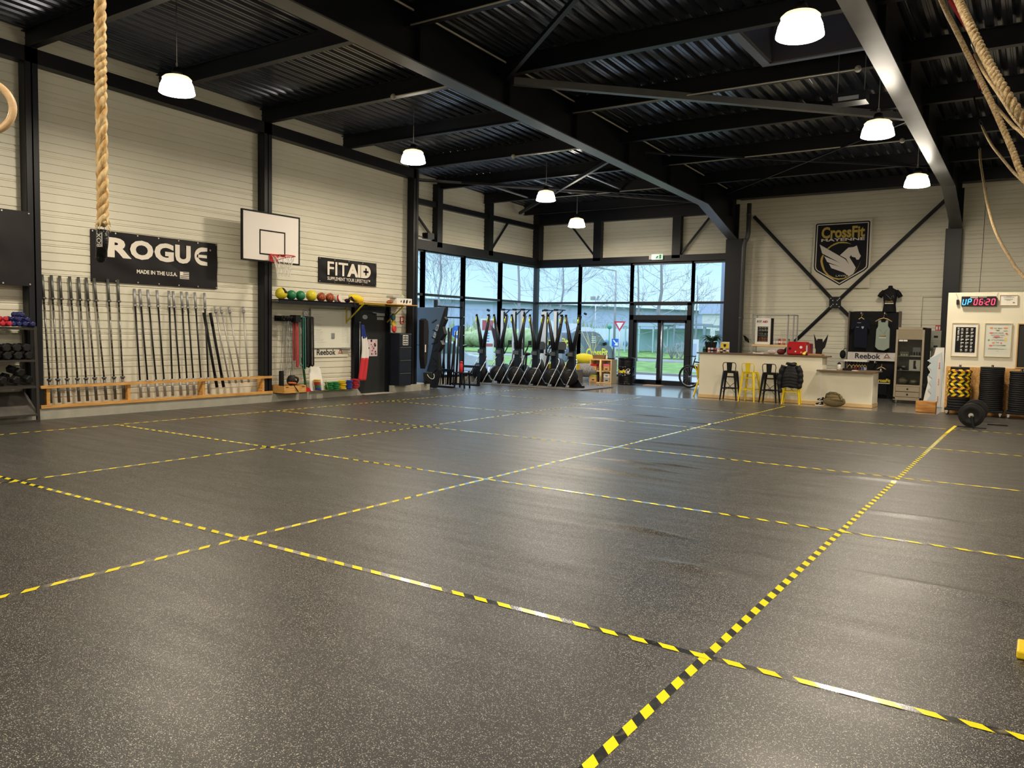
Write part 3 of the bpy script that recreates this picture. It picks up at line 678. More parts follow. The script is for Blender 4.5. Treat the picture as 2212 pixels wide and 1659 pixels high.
b.bar((-13.7,11.33,3.05),(-13.5,11.18,3.12),.015,.015); b.bar((-13.7,11.33,3.05),(-13.5,11.48,3.12),.015,.015)
obj('rim', b, mat('rim_red', (.55,.03,.03), .4), t, world=True)
b = MB(); n = 12
for s in (1, -1):
    for i in range(n):
        pts = []
        for k in range(9):
            u = k/8; a = 2*PI*(i + s*u*2.0)/n; r = .23*(1-u)+.13*u-.02*math.sin(u*PI)
            pts.append((hc[0]+r*math.cos(a), hc[1]+r*math.sin(a), 3.13-.42*u))
        b.tube(pts, .0045, 4, cap=False)
obj('net', b, mat('white_cord', (.75,.72,.65), .8), t, world=True)
b = MB()
for y in (11.1, 11.56): b.bar((-14.06, y, 3.75), (-13.78, y, 3.75), .05, .05).bar((-14.06, y, 3.3), (-13.78, y, 3.3), .05, .05)
b.box(-14.06,-14.02,11.05,11.6,3.2,3.85)
obj('wall_bracket', b, M_steel, t, world=True)

# ------------------------------------------------------------------ dumbbell rack
t = thing('dumbbell_rack', (-13.9, 6.0, 0), 'dark steel shelving rack full of dumbbells at the edge of view', 'rack')
xf, xb_ = -13.78, -14.22; ye = 6.57
b = MB()
for y in (ye-.02, 4.5):
    b.bar((xf-.02, y, 0), (xf-.02, y-.03*(y > 5), 1.57), .045, .045); b.bar((xb_, y, 0), (xb_, y, 1.57), .045, .045); b.bar((xf, y, .12), (xb_, y, .12), .03, .03); b.bar((xf, y-.02, 1.56), (xb_, y-.02, 1.56), .03, .04)
obj('side_frame', b, mat('bronze_steel', (.035,.032,.028), .45), t, world=True)
for z, sl_ in ((1.555, 0), (1.03, .0), (.62, .06)):
    b = MB(); v = [(xf, z-sl_*.4), (xb_, z+sl_), (xb_, z+sl_-.015), (xf, z-sl_*.4-.035)]
    b.prism([(x, zz) for x, zz in v], -ye+.02, -4.5, Matrix(((1,0,0,0),(0,0,-1,0),(0,1,0,0),(0,0,0,1)))); obj('shelf', b, MATS['bronze_steel'], t, world=True)
b = MB(); b.prism([(xf, .12), (xb_, .48), (xb_, .46), (xf, .10)], -ye+.02, -4.5, Matrix(((1,0,0,0),(0,0,-1,0),(0,1,0,0),(0,0,0,1)))); obj('shelf', b, mat('worn_steel_plate', (.08,.072,.062), .5, 0, .4, 6), t, world=True)
b = MB(); b.bar((xf, ye-.03, .115), (xf, 4.5, .115), .03, .03).bar((xf, ye-.03, .02), (xf, 4.5, .02), .03, .03); obj('lower_rail', b, MATS['bronze_steel'], t, world=True)
# small round-headed weights heaped on top
def small_db(m, r, label, grp):
    t = thing('small_dumbbell', (0,0,0), label, 'dumbbell', group=grp)
    b = MB(); b.cyl((0,-.06,0),(0,.06,0),.013,n=8); obj('grip', b, m, t)
    for s in (-1, 1):
        b = MB(); b.lathe([(r*.55,-.028),(r,-.012),(r,.012),(r*.55,.028)], (0,s*.075,0), (0,1,0), 10); obj('weight_head', b, m, t)
    return t
M_vr = mat('red_vinyl', (.45,.015,.03), .28); M_vb = mat('blue_vinyl', (.012,.016,.10), .28)
pr = small_db(M_vr, .042, 'small glossy red dumbbell heaped on top of the dark rack', 'small red dumbbells heaped on the rack'); 
pb = small_db(M_vb, .045, 'small glossy navy dumbbell heaped on top of the dark rack', 'small navy dumbbells heaped on the rack')
random.seed(3)
def heap(p, ys, rows):
    first = True
    for r in range(rows):
        y0_, y1_ = ys[0]+.07*r, ys[1]-.06*r; n = max(1, int((y1_-y0_)/.095))
        for i in range(n):
            for x in (-13.85, -14.02):
                o = p if first else dup(p); first = False
                o.location = (x+random.uniform(-.02,.02), y0_+(y1_-y0_)*(i+.5)/n, 1.615+.075*r); o.rotation_euler = (0, random.uniform(-.2,.2), PI/2+random.uniform(-.15,.15))
heap(pr, (5.45, 6.18), 2); heap(pb, (6.12, 6.52), 3)
# hex dumbbells
def hexdb(label, grp):
    t = thing('hex_dumbbell', (0,0,0), label, 'dumbbell', group=grp)
    b = MB(); b.cyl((-.07,0,0),(.07,0,0),.017,n=10); obj('grip', b, M_chrome, t)
    for s in (-1, 1):
        b = MB(); b.lathe([(.055,-.055),(.072,-.04),(.072,.04),(.055,.055)], (s*.115,0,0), (1,0,0), 6, smooth=False); obj('hex_head', b, M_rubber, t)
    return t
ph = hexdb('black rubber hexagonal dumbbell stacked two high on the middle shelf of the rack', 'hex dumbbells on the middle rack shelf'); first = True
for r in range(2):
    for i in range(7):
        o = ph if first else dup(ph); first = False
        o.location = (-13.98, 6.44-.165*i-.02*r, 1.098+.128*r); o.rotation_euler = (PI/6*0, 0, random.uniform(-.08,.08))
g = 'hex dumbbells on the lower rack shelf'; lab = 'black rubber hexagonal dumbbell with bright grip on the lower sloping rack shelf'
for i in range(8):
    o = dup(ph, label=lab, group=g); o.location = (-13.97, 6.40-.20*i, .725); o.rotation_euler = (0, .16, .25)
o = dup(ph, label='black hexagonal dumbbell lying on top of the lower shelf row near the rack end', group=g); o.location = (-14.0, 6.30, .845); o.rotation_euler = (0,.16,.1)
o = dup(ph, label='black dumbbell lying alone on the bottom sloping shelf of the rack'); o.location = (-13.93, 5.86, .33); o.rotation_euler = (0, .7, 0); del o['group']

# ------------------------------------------------------------------ ball shelf and things under it
t = thing('wall_shelf', (-14.1, 13.0, 2.2), 'long dark steel shelf carrying balls along the wall', 'shelf')
b = MB(); b.box(-14.28,-13.82,11.57,14.28,2.235,2.25); obj('shelf_board', b, M_steel, t, world=True)
b = MB(); b.box(-13.84,-13.82,11.57,14.28,2.155,2.26); obj('front_lip', b, M_steel, t, world=True)
def ball(y, r, m, label, name='exercise_ball', cat='ball', extra=None, z=2.25, x=-13.96):
    t = thing(name, (x, y, z+r), label, cat)
    b = MB(); b.ball((0,0,0), r, n=24, m=16); obj('ball_skin', b, m, t)
    if extra: extra(t, r)
    return t
M_by = mat('ball_yellow', (.62,.52,.02), .4); M_bgr = mat('ball_green', (.01,.17,.06), .45); M_bo = mat('ball_orange', (.36,.075,.02), .5, bump=.1, bscale=200)
def panel(t, r):
    b = MB(); b.sheet([[(r*1.012*math.cos(a)*math.cos(l), r*1.012*math.sin(a)*math.cos(l), r*1.012*math.sin(l)) for a in [math.radians(-2+6*i-20*math.sin(l*1.4)) for i in range(9)]] for l in [math.radians(2+6*j) for j in range(14)]])
    obj('black_panel', b, M_matte, t, recalc=False)
    lettering('MED BALL', .12, .02, Matrix.Rotation(0,4,'Z') @ WL(r*1.03, -.0, .06), M_white, t, world=False)
def seams(t, r):
    b = MB(); cs = [2*PI*i/28 for i in range(28)]; q = r*1.002
    b.tube([(q*math.cos(a), q*math.sin(a), 0) for a in cs], .004, 4, closed=True); b.tube([(0, q*math.cos(a), q*math.sin(a)) for a in cs], .004, 4, closed=True)
    for s in (1,-1): b.tube([(s*(.45*q+.3*q*math.cos(2*a)), *(lambda k: (k*math.cos(a), k*math.sin(a)))(math.sqrt(max(0,q*q-(.45*q+.3*q*math.cos(2*a))**2)))) for a in cs], .004, 4, closed=True)
    o = obj('seam', b, M_matte, t); o.rotation_euler = (.5, .4, .9)
ball(11.74, .130, M_by, 'yellow medicine ball with black panel, nearest the basketball column', extra=panel)
ball(12.02, .110, M_bgr, 'green exercise ball touching the yellow and black medicine ball')
ball(12.28, .110, M_bgr, 'green exercise ball next to the plain yellow ball')
ball(12.60, .125, M_by, 'plain yellow exercise ball between green balls and basketballs')
ball(12.90, .105, M_bo, 'orange basketball touching the plain yellow ball', 'basketball', 'basketball', seams)
ball(13.17, .105, M_bo, 'orange basketball beside the white wrapped roll', 'basketball', 'basketball', seams)
t = thing('tape_roll', (-13.95,13.42,2.33), 'white and red wrapped round roll lying on the ball shelf', 'roll')
b = MB(); b.lathe([(.085,-.07),(.09,-.05),(.09,.05),(.085,.07)], (-13.95,13.42,2.34), (1,.35,.2), 22); obj('roll_body', b, mat('offwhite_wrap', (.62,.55,.48), .6), t, world=True)
b = MB(); b.lathe([(.091,.02),(.0915,.03),(.0915,.05),(.091,.055)], (-13.95,13.42,2.34), (1,.35,.2), 22, cap=False); obj('red_band', b, M_red, t, world=True)
t = thing('sports_bag', (-13.95,13.9,2.26), 'yellow sports bag with dark straps lying on the shelf above the flag', 'bag')
b = MB(); b.ball((-13.95,14.02,2.375), .11, 1.0, 2.2, .9, rot=Matrix.Rotation(-.15,3,'X')); obj('bag_body', b, mat('bag_yellow', (.72,.55,.01), .6, bump=.4, bscale=9), t, world=True)
b = MB(); b.tube([(-13.93,13.66,2.27),(-13.86,13.7,2.36),(-13.88,13.78,2.40),(-13.85,13.85,2.30)], .022, 6); b.ball((-13.95,13.72,2.31),.06,1,1.3,.8,n=12,m=8); b.tube([(-13.83,13.8,2.3),(-13.80,13.82,2.22),(-13.80,13.84,2.12)], .01, 6)
obj('strap', b, mat('dark_webbing', (.03,.012,.03), .8), t, world=True)
# plank shelf on yellow brackets over the door
t = thing('plank_shelf', (-13.9,15.2,2.27), 'thin wooden plank shelf on yellow folding brackets above the grey door', 'shelf')
b = MB(); b.box(-14.28,-13.62,13.98,15.95,2.265,2.285); obj('plank', b, M_pine, t, world=True)
for y in (14.0, 15.42):
    b = MB(); b.box(-14.27,-13.66,y-.018,y+.018,2.225,2.265); b.bar((-13.68,y,2.24),(-14.26,y,1.80),.03,.025); b.box(-14.28,-14.25,y-.018,y+.018,1.76,2.25)
    if y < 15: b.box(-14.2,-13.64,y,y+.7,2.235,2.262)
    obj('bracket', b, mat('bracket_yellow', (.55,.45,.02), .4), t, world=True)
t = thing('shoe_box', (-13.8,15.45,2.285), 'white printed cardboard box with dark oval pictures on the plank shelf', 'box')
b = MB(); b.box(-13.95,-13.7,15.2,15.78,2.287,2.44); bx = obj('carton', b, M_white, t, world=True, bev=.004)
b = MB()
for i, y in enumerate((15.36,15.47,15.58,15.70)): b.lathe([(.03,0),(.03,.002)], (0,0,0), (0,0,1), 14)
b.bm.free(); b = MB()
for y, r in ((15.36,.022),(15.47,.036),(15.58,.040),(15.70,.026)): b.prism([(y+r*math.cos(a)*.8+.3*r*math.sin(a), 2.36+r*1.3*math.sin(a)) for a in [2*PI*i/14 for i in range(14)]], -13.7, -13.697, YZ)
obj('printed_picture', b, M_matte, bx, world=True)
t = thing('game_case', (-13.82,15.3,2.44), 'grey flat case lying on the white printed box', 'case')
b = MB(); b.box(-13.95,-13.72,15.08,15.5,2.442,2.50); obj('case_body', b, mat('pale_grey_case', (.45,.45,.42), .5), t, world=True, bev=.01)
t = thing('rugby_glove', (-13.8,15.05,2.3), 'brown leather ball glove on the plank shelf beside the printed box', 'glove')
b = MB(); b.ball((-13.8,15.05,2.335), .05, 1.2, 2.0, .9, n=16, m=10); b.ball((-13.75,14.92,2.32), .035, 1, 1.2, .9, n=12, m=8); obj('leather', b, mat('brown_leather', (.25,.08,.02), .45), t, world=True)
ball(15.62, .05, mat('lime_ball', (.6,.7,.15), .6), 'small lime ball behind the grey case on the plank shelf', 'tennis_ball', 'ball', z=2.44, x=-13.9)

# whiteboard, stickers
t = thing('whiteboard', (-14.26,13.4,1.18), 'large framed whiteboard with faint handwriting on the cladding', 'whiteboard')
b = MB(); b.box(-14.28,-14.262,12.86,14.14,1.17,2.09); obj('board_surface', b, mat('whiteboard_enamel', (.72,.72,.62), .2), t, world=True)
b = MB()
def fr2(b, y0, y1, z0, z1, w_, xa, xb):
    b.box(xa, xb, y0, y1, z0, z0+w_); b.box(xa, xb, y0, y1, z1-w_, z1); b.box(xa, xb, y0, y0+w_, z0+w_, z1-w_); b.box(xa, xb, y1-w_, y1, z0+w_, z1-w_)
fr2(b, 12.85, 14.15, 1.16, 2.10, .014, -14.28, -14.25); obj('frame', b, M_zinc, t, world=True)
b = MB(); random.seed(5)
for z, y0_, n in ((2.0,13.36,1),(1.95,12.95,1),(1.90,13.0,1),(1.86,13.03,1),(1.82,13.03,1),(1.74,12.92,1),(1.72,13.03,1),(1.69,13.03,1),(1.60,12.9,1),(1.58,13.03,1),(1.54,13.03,1),(1.5,13.03,1),(1.45,12.93,1),(1.40,12.98,1),(1.37,12.99,1),(1.34,12.98,1),(1.30,13.05,1)):
    y = y0_
    for k in range(random.randint(4,9)):
        l_ = random.uniform(.012,.03); b.box(-14.262,-14.2605,y,y+l_,z,z+.008); y += l_+.012
for k in range(22):
    z = 2.03-k*.035
    for j in range(5): b.box(-14.262,-14.2605,13.86+j*.045,13.86+j*.045+random.uniform(.012,.035),z,z+.009)
obj('handwriting', b, mat('faint_marker', (.38,.39,.38), .6), t, world=True)['kind'] = 'stuff'
b = MB(); b.box(-14.262,-14.24,13.5,13.6,1.4,1.53); obj('eraser', b, M_zinc, t, world=True, bev=.006)
b = MB(); b.box(-14.27,-14.18,13.8,14.08,1.14,1.165); b.cyl((-14.21,13.82,1.175),(-14.21,13.95,1.175),.01,n=8); obj('pen_tray', b, M_zinc, t, world=True)
t = thing('round_sticker', (-14.28,12.74,1.97), 'small round white sticker with blue ring and red letter beside the whiteboard', 'sticker')
b = MB(); b.lathe([(.085,0),(.085,.004)], (-14.285,12.73,1.97), (1,0,0), 28); obj('disc', b, M_white, t, world=True)
b = MB(); b.tube([(-14.28, 12.73+.07*math.cos(a), 1.97+.07*math.sin(a)) for a in [2*PI*i/28 for i in range(28)]], .009, 4, closed=True); obj('ring', b, mat('sticker_blue', (.2,.28,.55), .5), t, world=True)
lettering('G', .06, .07, WL(-14.28, 12.70, 1.935), mat('sticker_red', (.5,.06,.08), .5), t)
# sports brand strip under whiteboard
t = thing('wall_sign', (-14.28,13.6,1.0), 'cream strip sign with dark lettering and red triangle under the whiteboard', 'sign')
b = MB(); b.box(-14.285,-14.278,12.88,14.08,.95,1.15); obj('sign_panel', b, mat('cream_sign', (.74,.70,.56), .5), t, world=True)
M_navy = mat('navy_print', (.015,.015,.03), .5)
lettering('Reebok', .60, .14, WL(-14.277, 13.06, 1.0), M_navy, t, bold=.02)
def delta(F, s, parent, m=None):
    b = MB(); b.M = F
    for a in range(3):
        R_ = Matrix.Rotation(-2*PI*a/3, 4, 'Z'); Fm = Matrix.Scale(s, 4) @ Matrix.Translation((0,.08,0)) @ R_
        b.prism([(-.52,-.30),(-.28,-.20),(.18,-.20),(.0,-.30)] if False else [(-.62,-.36),(-.20,-.15),(.20,-.15),(.40,-.30),(.05,-.24),(-.25,-.27)], 0, .002/s, Fm)
    return obj('triangle_mark', b, m or mat('mark_red', (.42,.03,.05), .5), parent, world=True)
delta(WL(-14.277, 13.82, 1.06), .17, t)

# resistance bands and jump ropes
t = thing('band_rack', (-14.2,12.15,1.85), 'black wall rack plate with hooks for bands and ropes', 'rack')
b = MB(); b.box(-14.28,-14.25,11.82,12.52,1.78,1.90); obj('back_plate', b, M_matte, t, world=True)
lettering('ROGUE', .3, .06, WL(-14.249, 12.05, 1.81), M_white, t, bold=.03)
for y in (11.86,11.98,12.10,12.22,12.34,12.46):
    b = MB(); b.cyl((-14.25,y,1.84),(-13.92,y,1.86),.012,n=8); obj('hook', b, M_matte, t, world=True)
b = MB(); b.box(-14.1,-13.9,12.1,12.24,1.76,1.92); obj('end_cap', b, M_matte, t, world=True)
def band(y, zb_, w_, m, label, x=-14.0, th=.02, grp=None):
    b = MB(); zt = 1.87; pts = []
    for a in [PI*i/8 for i in range(9)]: pts.append((x, y+w_*math.cos(a), zt+w_*.3*math.sin(a)))
    for a in [PI*i/8 for i in range(9)]: pts.append((x+.02, y-w_*1.1*math.cos(a), zb_-w_*.8*math.sin(a)))
    b.tube(pts, th, 6, closed=True); return single('resistance_band', b, m, label, 'band', grp)
M_tb = mat('teal_band', (.03,.20,.15), .55); M_rb = mat('red_band', (.38,.02,.02), .55)
band(12.32, .82, .05, M_tb, 'teal resistance band looped on the hook rack, wider loop', -13.98, .010)
band(12.36, .72, .028, M_tb, 'narrow teal resistance band hanging lowest of the teal ones', -13.93, .010)
band(12.21, .78, .022, M_rb, 'bright red resistance band hanging on the hook rack', -13.99, .016)
band(12.17, .92, .018, M_rb, 'shorter red resistance band behind the bright red one', -14.05, .014)
band(12.47, .80, .036, M_matte, 'thick black resistance band hanging nearest the whiteboard', -13.98, .030)
band(12.62, .80, .030, M_matte, 'black resistance band with rounded bottom loop beside the whiteboard', -13.96, .022)
band(12.43, .75, .03, M_matte, 'black resistance band hanging just beside the teal bands', -14.02, .026)
band(12.52, .86, .03, M_matte, 'black resistance band filling the middle of the black group', -13.99, .030)
band(12.57, .78, .035, M_matte, 'longer black resistance band in the middle of the black group', -14.03, .024)
band(12.55, .90, .02, mat('dark_green_band', (.01,.06,.02), .6), 'dark green resistance band between the black ones', -14.06, .018)
random.seed(11)
M_wire = mat('grey_cable', (.13,.13,.125), .5)
for i in range(9):
    y = 11.86+.033*i; x = -14.05+random.uniform(-.06,.08); zb_ = random.uniform(.35,.75)
    b = MB(); pts = []; k = 10
    for s in range(k+1): u = s/k; pts.append((x+random.uniform(-.01,.01), y-.02+.02*math.sin(u*5+i)+.03*u*(1 if i%2 else -1), 1.78-(1.78-zb_)*u))
    for s in range(k+1): u = 1-s/k; pts.append((x+.02, y+.03+.02*math.sin(u*4+i)+.02*u, 1.78-(1.78-zb_)*u))
    b.tube(pts, .0035, 5)
    t = thing('jump_rope', (x,y,1.78), 'thin grey cable skipping rope hanging on the hook rack beside the column', 'skipping rope', group='cable skipping ropes on the hook rack')
    obj('cable', b, M_wire, t, world=True)
    b = MB(); b.cyl((x,y-.02,1.78),(x+.01,y-.03,1.90),.014,n=8); b.cyl((x+.02,y+.03,1.78),(x+.03,y+.04,1.89),.014,n=8); obj('handle', b, M_matte, t, world=True)
b = MB(); b.bar((-14.1,12.58,.19),(-14.2,12.55,.95),.05,.03); single('foam_post', b, mat('dark_green_pad', (.015,.08,.02), .7), 'dark green padded post leaning below the black bands', 'post')
# crate of odds and ends
t = thing('wooden_crate', (-13.9,12.0,.19), 'pine crate on the plinth below the hanging bands', 'crate')
b = MB(); xa,xb,ya,yb,za,zb2 = -14.2,-13.72,11.62,12.24,.187,.36
b.box(xa,xb,ya,yb,za,za+.012); b.box(xb-.015,xb,ya,yb,za,zb2); b.box(xa,xa+.015,ya,yb,za,zb2); obj('side_board', b, M_pine, t, world=True)
b = MB(); b.box(xa+.015,xb-.015,ya,ya+.015,za,zb2); b.box(xa+.015,xb-.015,yb-.015,yb,za,zb2); obj('end_board', b, M_pine, t, world=True)
b = MB(); b.box(xb,xb+.002,11.66,11.74,.32,.335); b.box(xb,xb+.002,12.12,12.2,.32,.335) ; obj('hand_slot', b, M_matte, t, world=True)
def odd(nm, lab, cat, m, f):
    b = MB(); f(b); return single(nm, b, m, lab, cat)
odd('foam_roller', 'black foam roller standing in the crate', 'roller', M_matte, lambda b: b.lathe([(.05,.2),(.055,.22),(.055,.66),(.05,.68)], (-14.0,11.78,0), n=16))
odd('knee_pad', 'dark rounded knee pad resting in the crate', 'pad', M_rubber, lambda b: b.ball((-13.92,11.98,.46), .10, 1,.9,1.2))
odd('weight_belt', 'dark brown coiled weight belt in the crate', 'belt', mat('brown_belt', (.05,.02,.015), .6), lambda b: b.tube([(-13.92+.03*math.sin(a*2), 12.1+.07*math.cos(a), .44+.09*math.sin(a)) for a in [i*.5 for i in range(24)]], .025, 6))
odd('hand_grip', 'orange handled tool lying across the crate', 'grip', mat('orange_plastic', (.6,.12,.02), .5), lambda b: b.cyl((-13.85,11.85,.42),(-13.8,12.02,.40),.022,n=10))
odd('ankle_strap', 'black strap hanging over the front of the crate', 'strap', M_matte, lambda b: b.bar((-13.74,11.88,.40),(-13.70,12.0,.22),.035,.012))
odd('hand_bell', 'dark kettle shaped handle weight in the crate', 'weight', M_rubber, lambda b: b.ball((-14.02,12.12,.42), .08).tube([(-14.02,12.07,.48),(-14.02,12.07,.56),(-14.02,12.17,.56),(-14.02,12.17,.48)], .012, 6))
# low glossy red mat
odd('slide_pad', 'small red slide pad leaning beside the crate', 'pad', M_red, lambda b: b.prism([(12.32,.187),(12.56,.187),(12.50,.27),(12.40,.30),(12.33,.30)], -14.0, -13.9, YZ))
# white tray of plates leaning on wall
t = thing('fractional_plate_stand', (-14.0,12.8,.19), 'white leaning stand with wire legs holding small coloured plates', 'stand')
b = MB(); b.M = Matrix.Translation((-13.98,12.8,.187)) @ Matrix.Rotation(-.14,4,'Y')
b.prism([(-.2,0),(.22,0),(.22,.03),(.17,.5),(.12,.56),(-.12,.56),(-.17,.5),(-.2,.03)], -.02, 0, Matrix(((0,0,1,0),(1,0,0,0),(0,1,0,0),(0,0,0,1)))); obj('back_panel', b, M_white, t, world=True)
b = MB(); b.tube([(-13.84,12.62,.19),(-13.92,12.62,.42)], .007, 6); b.tube([(-13.84,13.02,.19),(-13.92,13.02,.42)], .007, 6); b.bar((-13.86,12.62,.2),(-13.86,13.02,.2),.01,.01); obj('wire_leg', b, mat('brass_wire', (.5,.36,.1), .4, .5), t, world=True)
cols = ['#c79b1a','#c79b1a','#a81a1a','#a81a1a','#17624a','#17624a','#1b2a78','#1b2a78']
cn = ['yellow','yellow','red','red','green','green','blue','blue']
for i in range(8):
    z = .44-.032*i; b = MB(); b.lathe([(.075,-.011),(.08,-.008),(.08,.008),(.075,.011)], (-13.93+.004*i, 12.76, z), (1,0,.1) if False else (0,0,1), 20)
    single('small_plate', b, mat('plate_'+cn[i], cols[i], .5), f'small {cn[i]} plate in the white leaning stand, {"upper" if i % 2 == 0 else "lower"} of the {cn[i]} pair', 'weight plate', 'small coloured plates in the white stand')
# stacks of coloured discs on the plinth
cols = [('green','#0d7a33',13.12,9),('green','#0d7a33',13.33,9),('yellow','#e0bd12',13.54,10),('blue','#1b3f96',13.75,10),('red','#b3182a',13.97,11)]
random.seed(8)
for i, (c, hx, y, n) in enumerate(cols):
    for k in range(n):
        b = MB(); yy = y+.012*math.sin(k*1.3+i); b.lathe([(.095,0),(.102,.005),(.102,.012),(.06,.018),(.05,.018)], (-13.93+random.uniform(-.01,.01), yy, .188+.0215*k), n=20)
        single('cone_marker', b, mat('marker_'+c, hx, .5), f'{c} rubber marker disc stacked on the plinth beside the grey door' if i != 0 and i != 1 else ('green rubber marker disc in the stack nearest the white stand' if i == 0 else 'green rubber marker disc in the stack next to the yellow discs'), 'marker disc', f'{c} marker discs, stack {"one" if i == 0 else "two" if i == 1 else "three" if i == 2 else "four" if i == 3 else "five"}')

# grey service door in the long wall
t = thing('door_2', (-14.2,14.9,0), None, None); t['kind'] = 'structure'
M_door = mat('charcoal_door', (.022,.025,.026), .32)
b = MB(); b.box(-14.3,-14.22,14.36,14.44,0,2.2).box(-14.3,-14.22,15.36,15.44,0,2.2).box(-14.3,-14.22,14.36,15.44,2.12,2.22); obj('door_frame', b, M_steel, t, world=True)
b = MB(); b.box(-14.28,-14.24,14.44,15.36,.01,2.12); lf = obj('door_leaf', b, M_door, t, world=True)
b = MB(); b.box(-14.24,-14.2,15.0,15.3,1.98,2.05); b.bar((-14.2,15.1,2.04),(-14.15,14.8,2.06),.02,.02); obj('door_closer', b, M_zinc, lf, world=True)
b = MB(); b.box(-14.24,-14.19,14.5,14.54,1.0,1.14).bar((-14.19,14.52,1.08),(-14.19,14.64,1.08),.02,.02); obj('door_handle', b, M_chrome, lf, world=True)
b = MB(); b.box(-14.24,-14.235,15.05,15.3,1.88,1.95); obj('sign_plate', b, M_zinc, lf, world=True)
b = MB(); b.lathe([(.09,0),(.09,.003)], (-14.24,14.62,1.96), (1,0,0), 24)
for v in b.bm.verts: v.co.z = 1.94+(v.co.z-1.96)*.62
obj('oval_badge', b, mat('pale_badge', (.4,.42,.42), .4), lf, world=True)
b = MB(); b.box(-14.32,-14.0,14.40,15.44,0,.012); obj('threshold', b, mat('threshold', (.45,.42,.33), .6), t, world=True)
for y in (14.27, 15.465):
    b = MB(); b.box(-14.28,-14.17,y-(.08 if y<15 else .025),y+(.08 if y<15 else .03),.0 if y<15 else .0,2.23); setp(obj('steel_column', b, M_steel), kind='structure')
t = thing('poster', (-14.23,14.87,1.2), 'pink and white poster with black shapes taped on the grey door', 'poster')
b = MB(); b.box(-14.24,-14.236,14.72,15.07,.95,1.38); p_ = obj('paper', b, mat('pinkish_paper', (.66,.52,.55), .6), t, world=True)
random.seed(2)
b = MB()
for k in range(14):
    y, z, r = random.uniform(14.76,15.03), random.uniform(1.0,1.35), random.uniform(.012,.035); b.prism([(y+r*math.cos(a)*random.uniform(.6,1.3), z+r*math.sin(a)*random.uniform(.6,1.3)) for a in [2*PI*i/9 for i in range(9)]], -14.2355, -14.235, YZ)
obj('printed_shape', b, M_matte, p_, world=True)
b = MB()
for k in range(8): y = random.uniform(14.8,14.97); z = 1.0+.04*k; b.box(-14.2358,-14.2348,y,y+.07,z,z+.012)
obj('printed_text', b, mat('poster_red', (.5,.08,.12), .5), p_, world=True)
# flag
t = thing('flag', (-14.05,14.3,1.0), 'blue white and red flag hanging furled beside the grey door', 'flag')
b = MB(); b.cyl((-14.13,14.33,1.80),(-14.13,14.33,.2),.012,n=8); b.ball((-14.13,14.33,1.8),.022,n=8,m=6); obj('flag_pole', b, M_zinc, t, world=True)
def fg(z0, z1, m, nm):
    b = MB(); rows = []
    for j in range(13):
        z = z0+(z1-z0)*j/12; u = (1.74-z)/1.36; wl = -.02+.0*u-.17*max(0,u-.45)*1.2; wr = .06+.22*math.sin(min(1,u*1.2)*PI*.55)-.22*max(0,u-.55)
        rows.append([(-14.07+.035*math.sin(q*1.5+u*3)+.02*u, 14.33+wl+(wr-wl)*q/10, z - .05*math.sin(q*.3)*(j/12)) for q in range(11)])
    b.sheet(rows); o = obj(nm, b, m, t, world=True, recalc=False); s = o.modifiers.new('th', 'SOLIDIFY'); s.thickness = .004
fg(1.74, 1.45, mat('flag_blue', (.01,.03,.22), .7), 'blue_stripe'); fg(1.45, .92, mat('flag_white', (.75,.72,.68), .7), 'white_stripe'); fg(.92, .40, mat('flag_red', (.55,.02,.03), .7), 'red_stripe')
# filing cabinet on the second plinth
t = thing('filing_cabinet', (-14.1,15.9,.18), 'tall dark filing cabinet with drawers standing on the plinth', 'cabinet')
b = MB(); b.box(-14.28,-13.88,15.50,15.98,.182,1.55); obj('body', b, mat('navy_black_steel', (.012,.015,.024), .35), t, world=True, bev=.004)
for k in range(4):
    b = MB(); b.box(-13.88,-13.865,15.51,15.97,.19+.34*k,.515+.34*k); d = obj('drawer', b, MATS['navy_black_steel'], t, world=True, bev=.004)
    b = MB(); b.box(-13.865,-13.855,15.53,15.95,.495+.34*k,.51+.34*k); obj('drawer_pull', b, M_steelb, d, world=True)
b = MB(); b.box(-13.864,-13.860,15.63,15.83,1.24,1.50); p_ = single('notice_sheet', b, M_white, 'white sheet with black photo squares on the filing cabinet', 'notice')
b = MB(); random.seed(4)
for i in range(3):
    for j in range(4): b.box(-13.860,-13.858,15.645+.06*i,15.69+.06*i,1.255+.06*j,1.295+.06*j+random.uniform(0,.01))
obj('printed_photo', b, M_matte, p_, world=True)
for i, (y, z, c, nm) in enumerate(((15.42,1.96,(.02,.10,.15),'teal'),(15.44,1.80,(.6,.45,.02),'yellow'),(15.46,1.66,(.55,.03,.03),'red'))):
    t = thing('hanging_boxing_pad', (-14.1,y,z), f'round {nm} hand pad hanging on a hook between door and cabinet', 'hand pad')
    b = MB(); b.lathe([(.07,-.03),(.095,-.01),(.095,.02),(.07,.035)], (-14.06,y+.04,z), (1,.2,0), 22); obj('pad', b, mat('pad_'+nm, c, .5), t, world=True)
    b = MB(); b.tube([(-14.28,y,z+.1),(-14.1,y+.02,z+.11),(-14.06,y+.03,z+.06)], .008, 6); obj('loop', b, M_matte, t, world=True)
t = thing('fire_extinguisher', (-14.1,16.05,.32), 'red fire extinguisher hanging below the yellow box', 'fire extinguisher')
b = MB(); b.lathe([(.03,.3),(.075,.31),(.08,.34),(.08,.70),(.065,.745),(.03,.77),(.025,.79)], (-14.12,16.12,0), n=24); obj('cylinder_body', b, mat('extinguisher_red', (.50,.012,.012), .25), t, world=True)
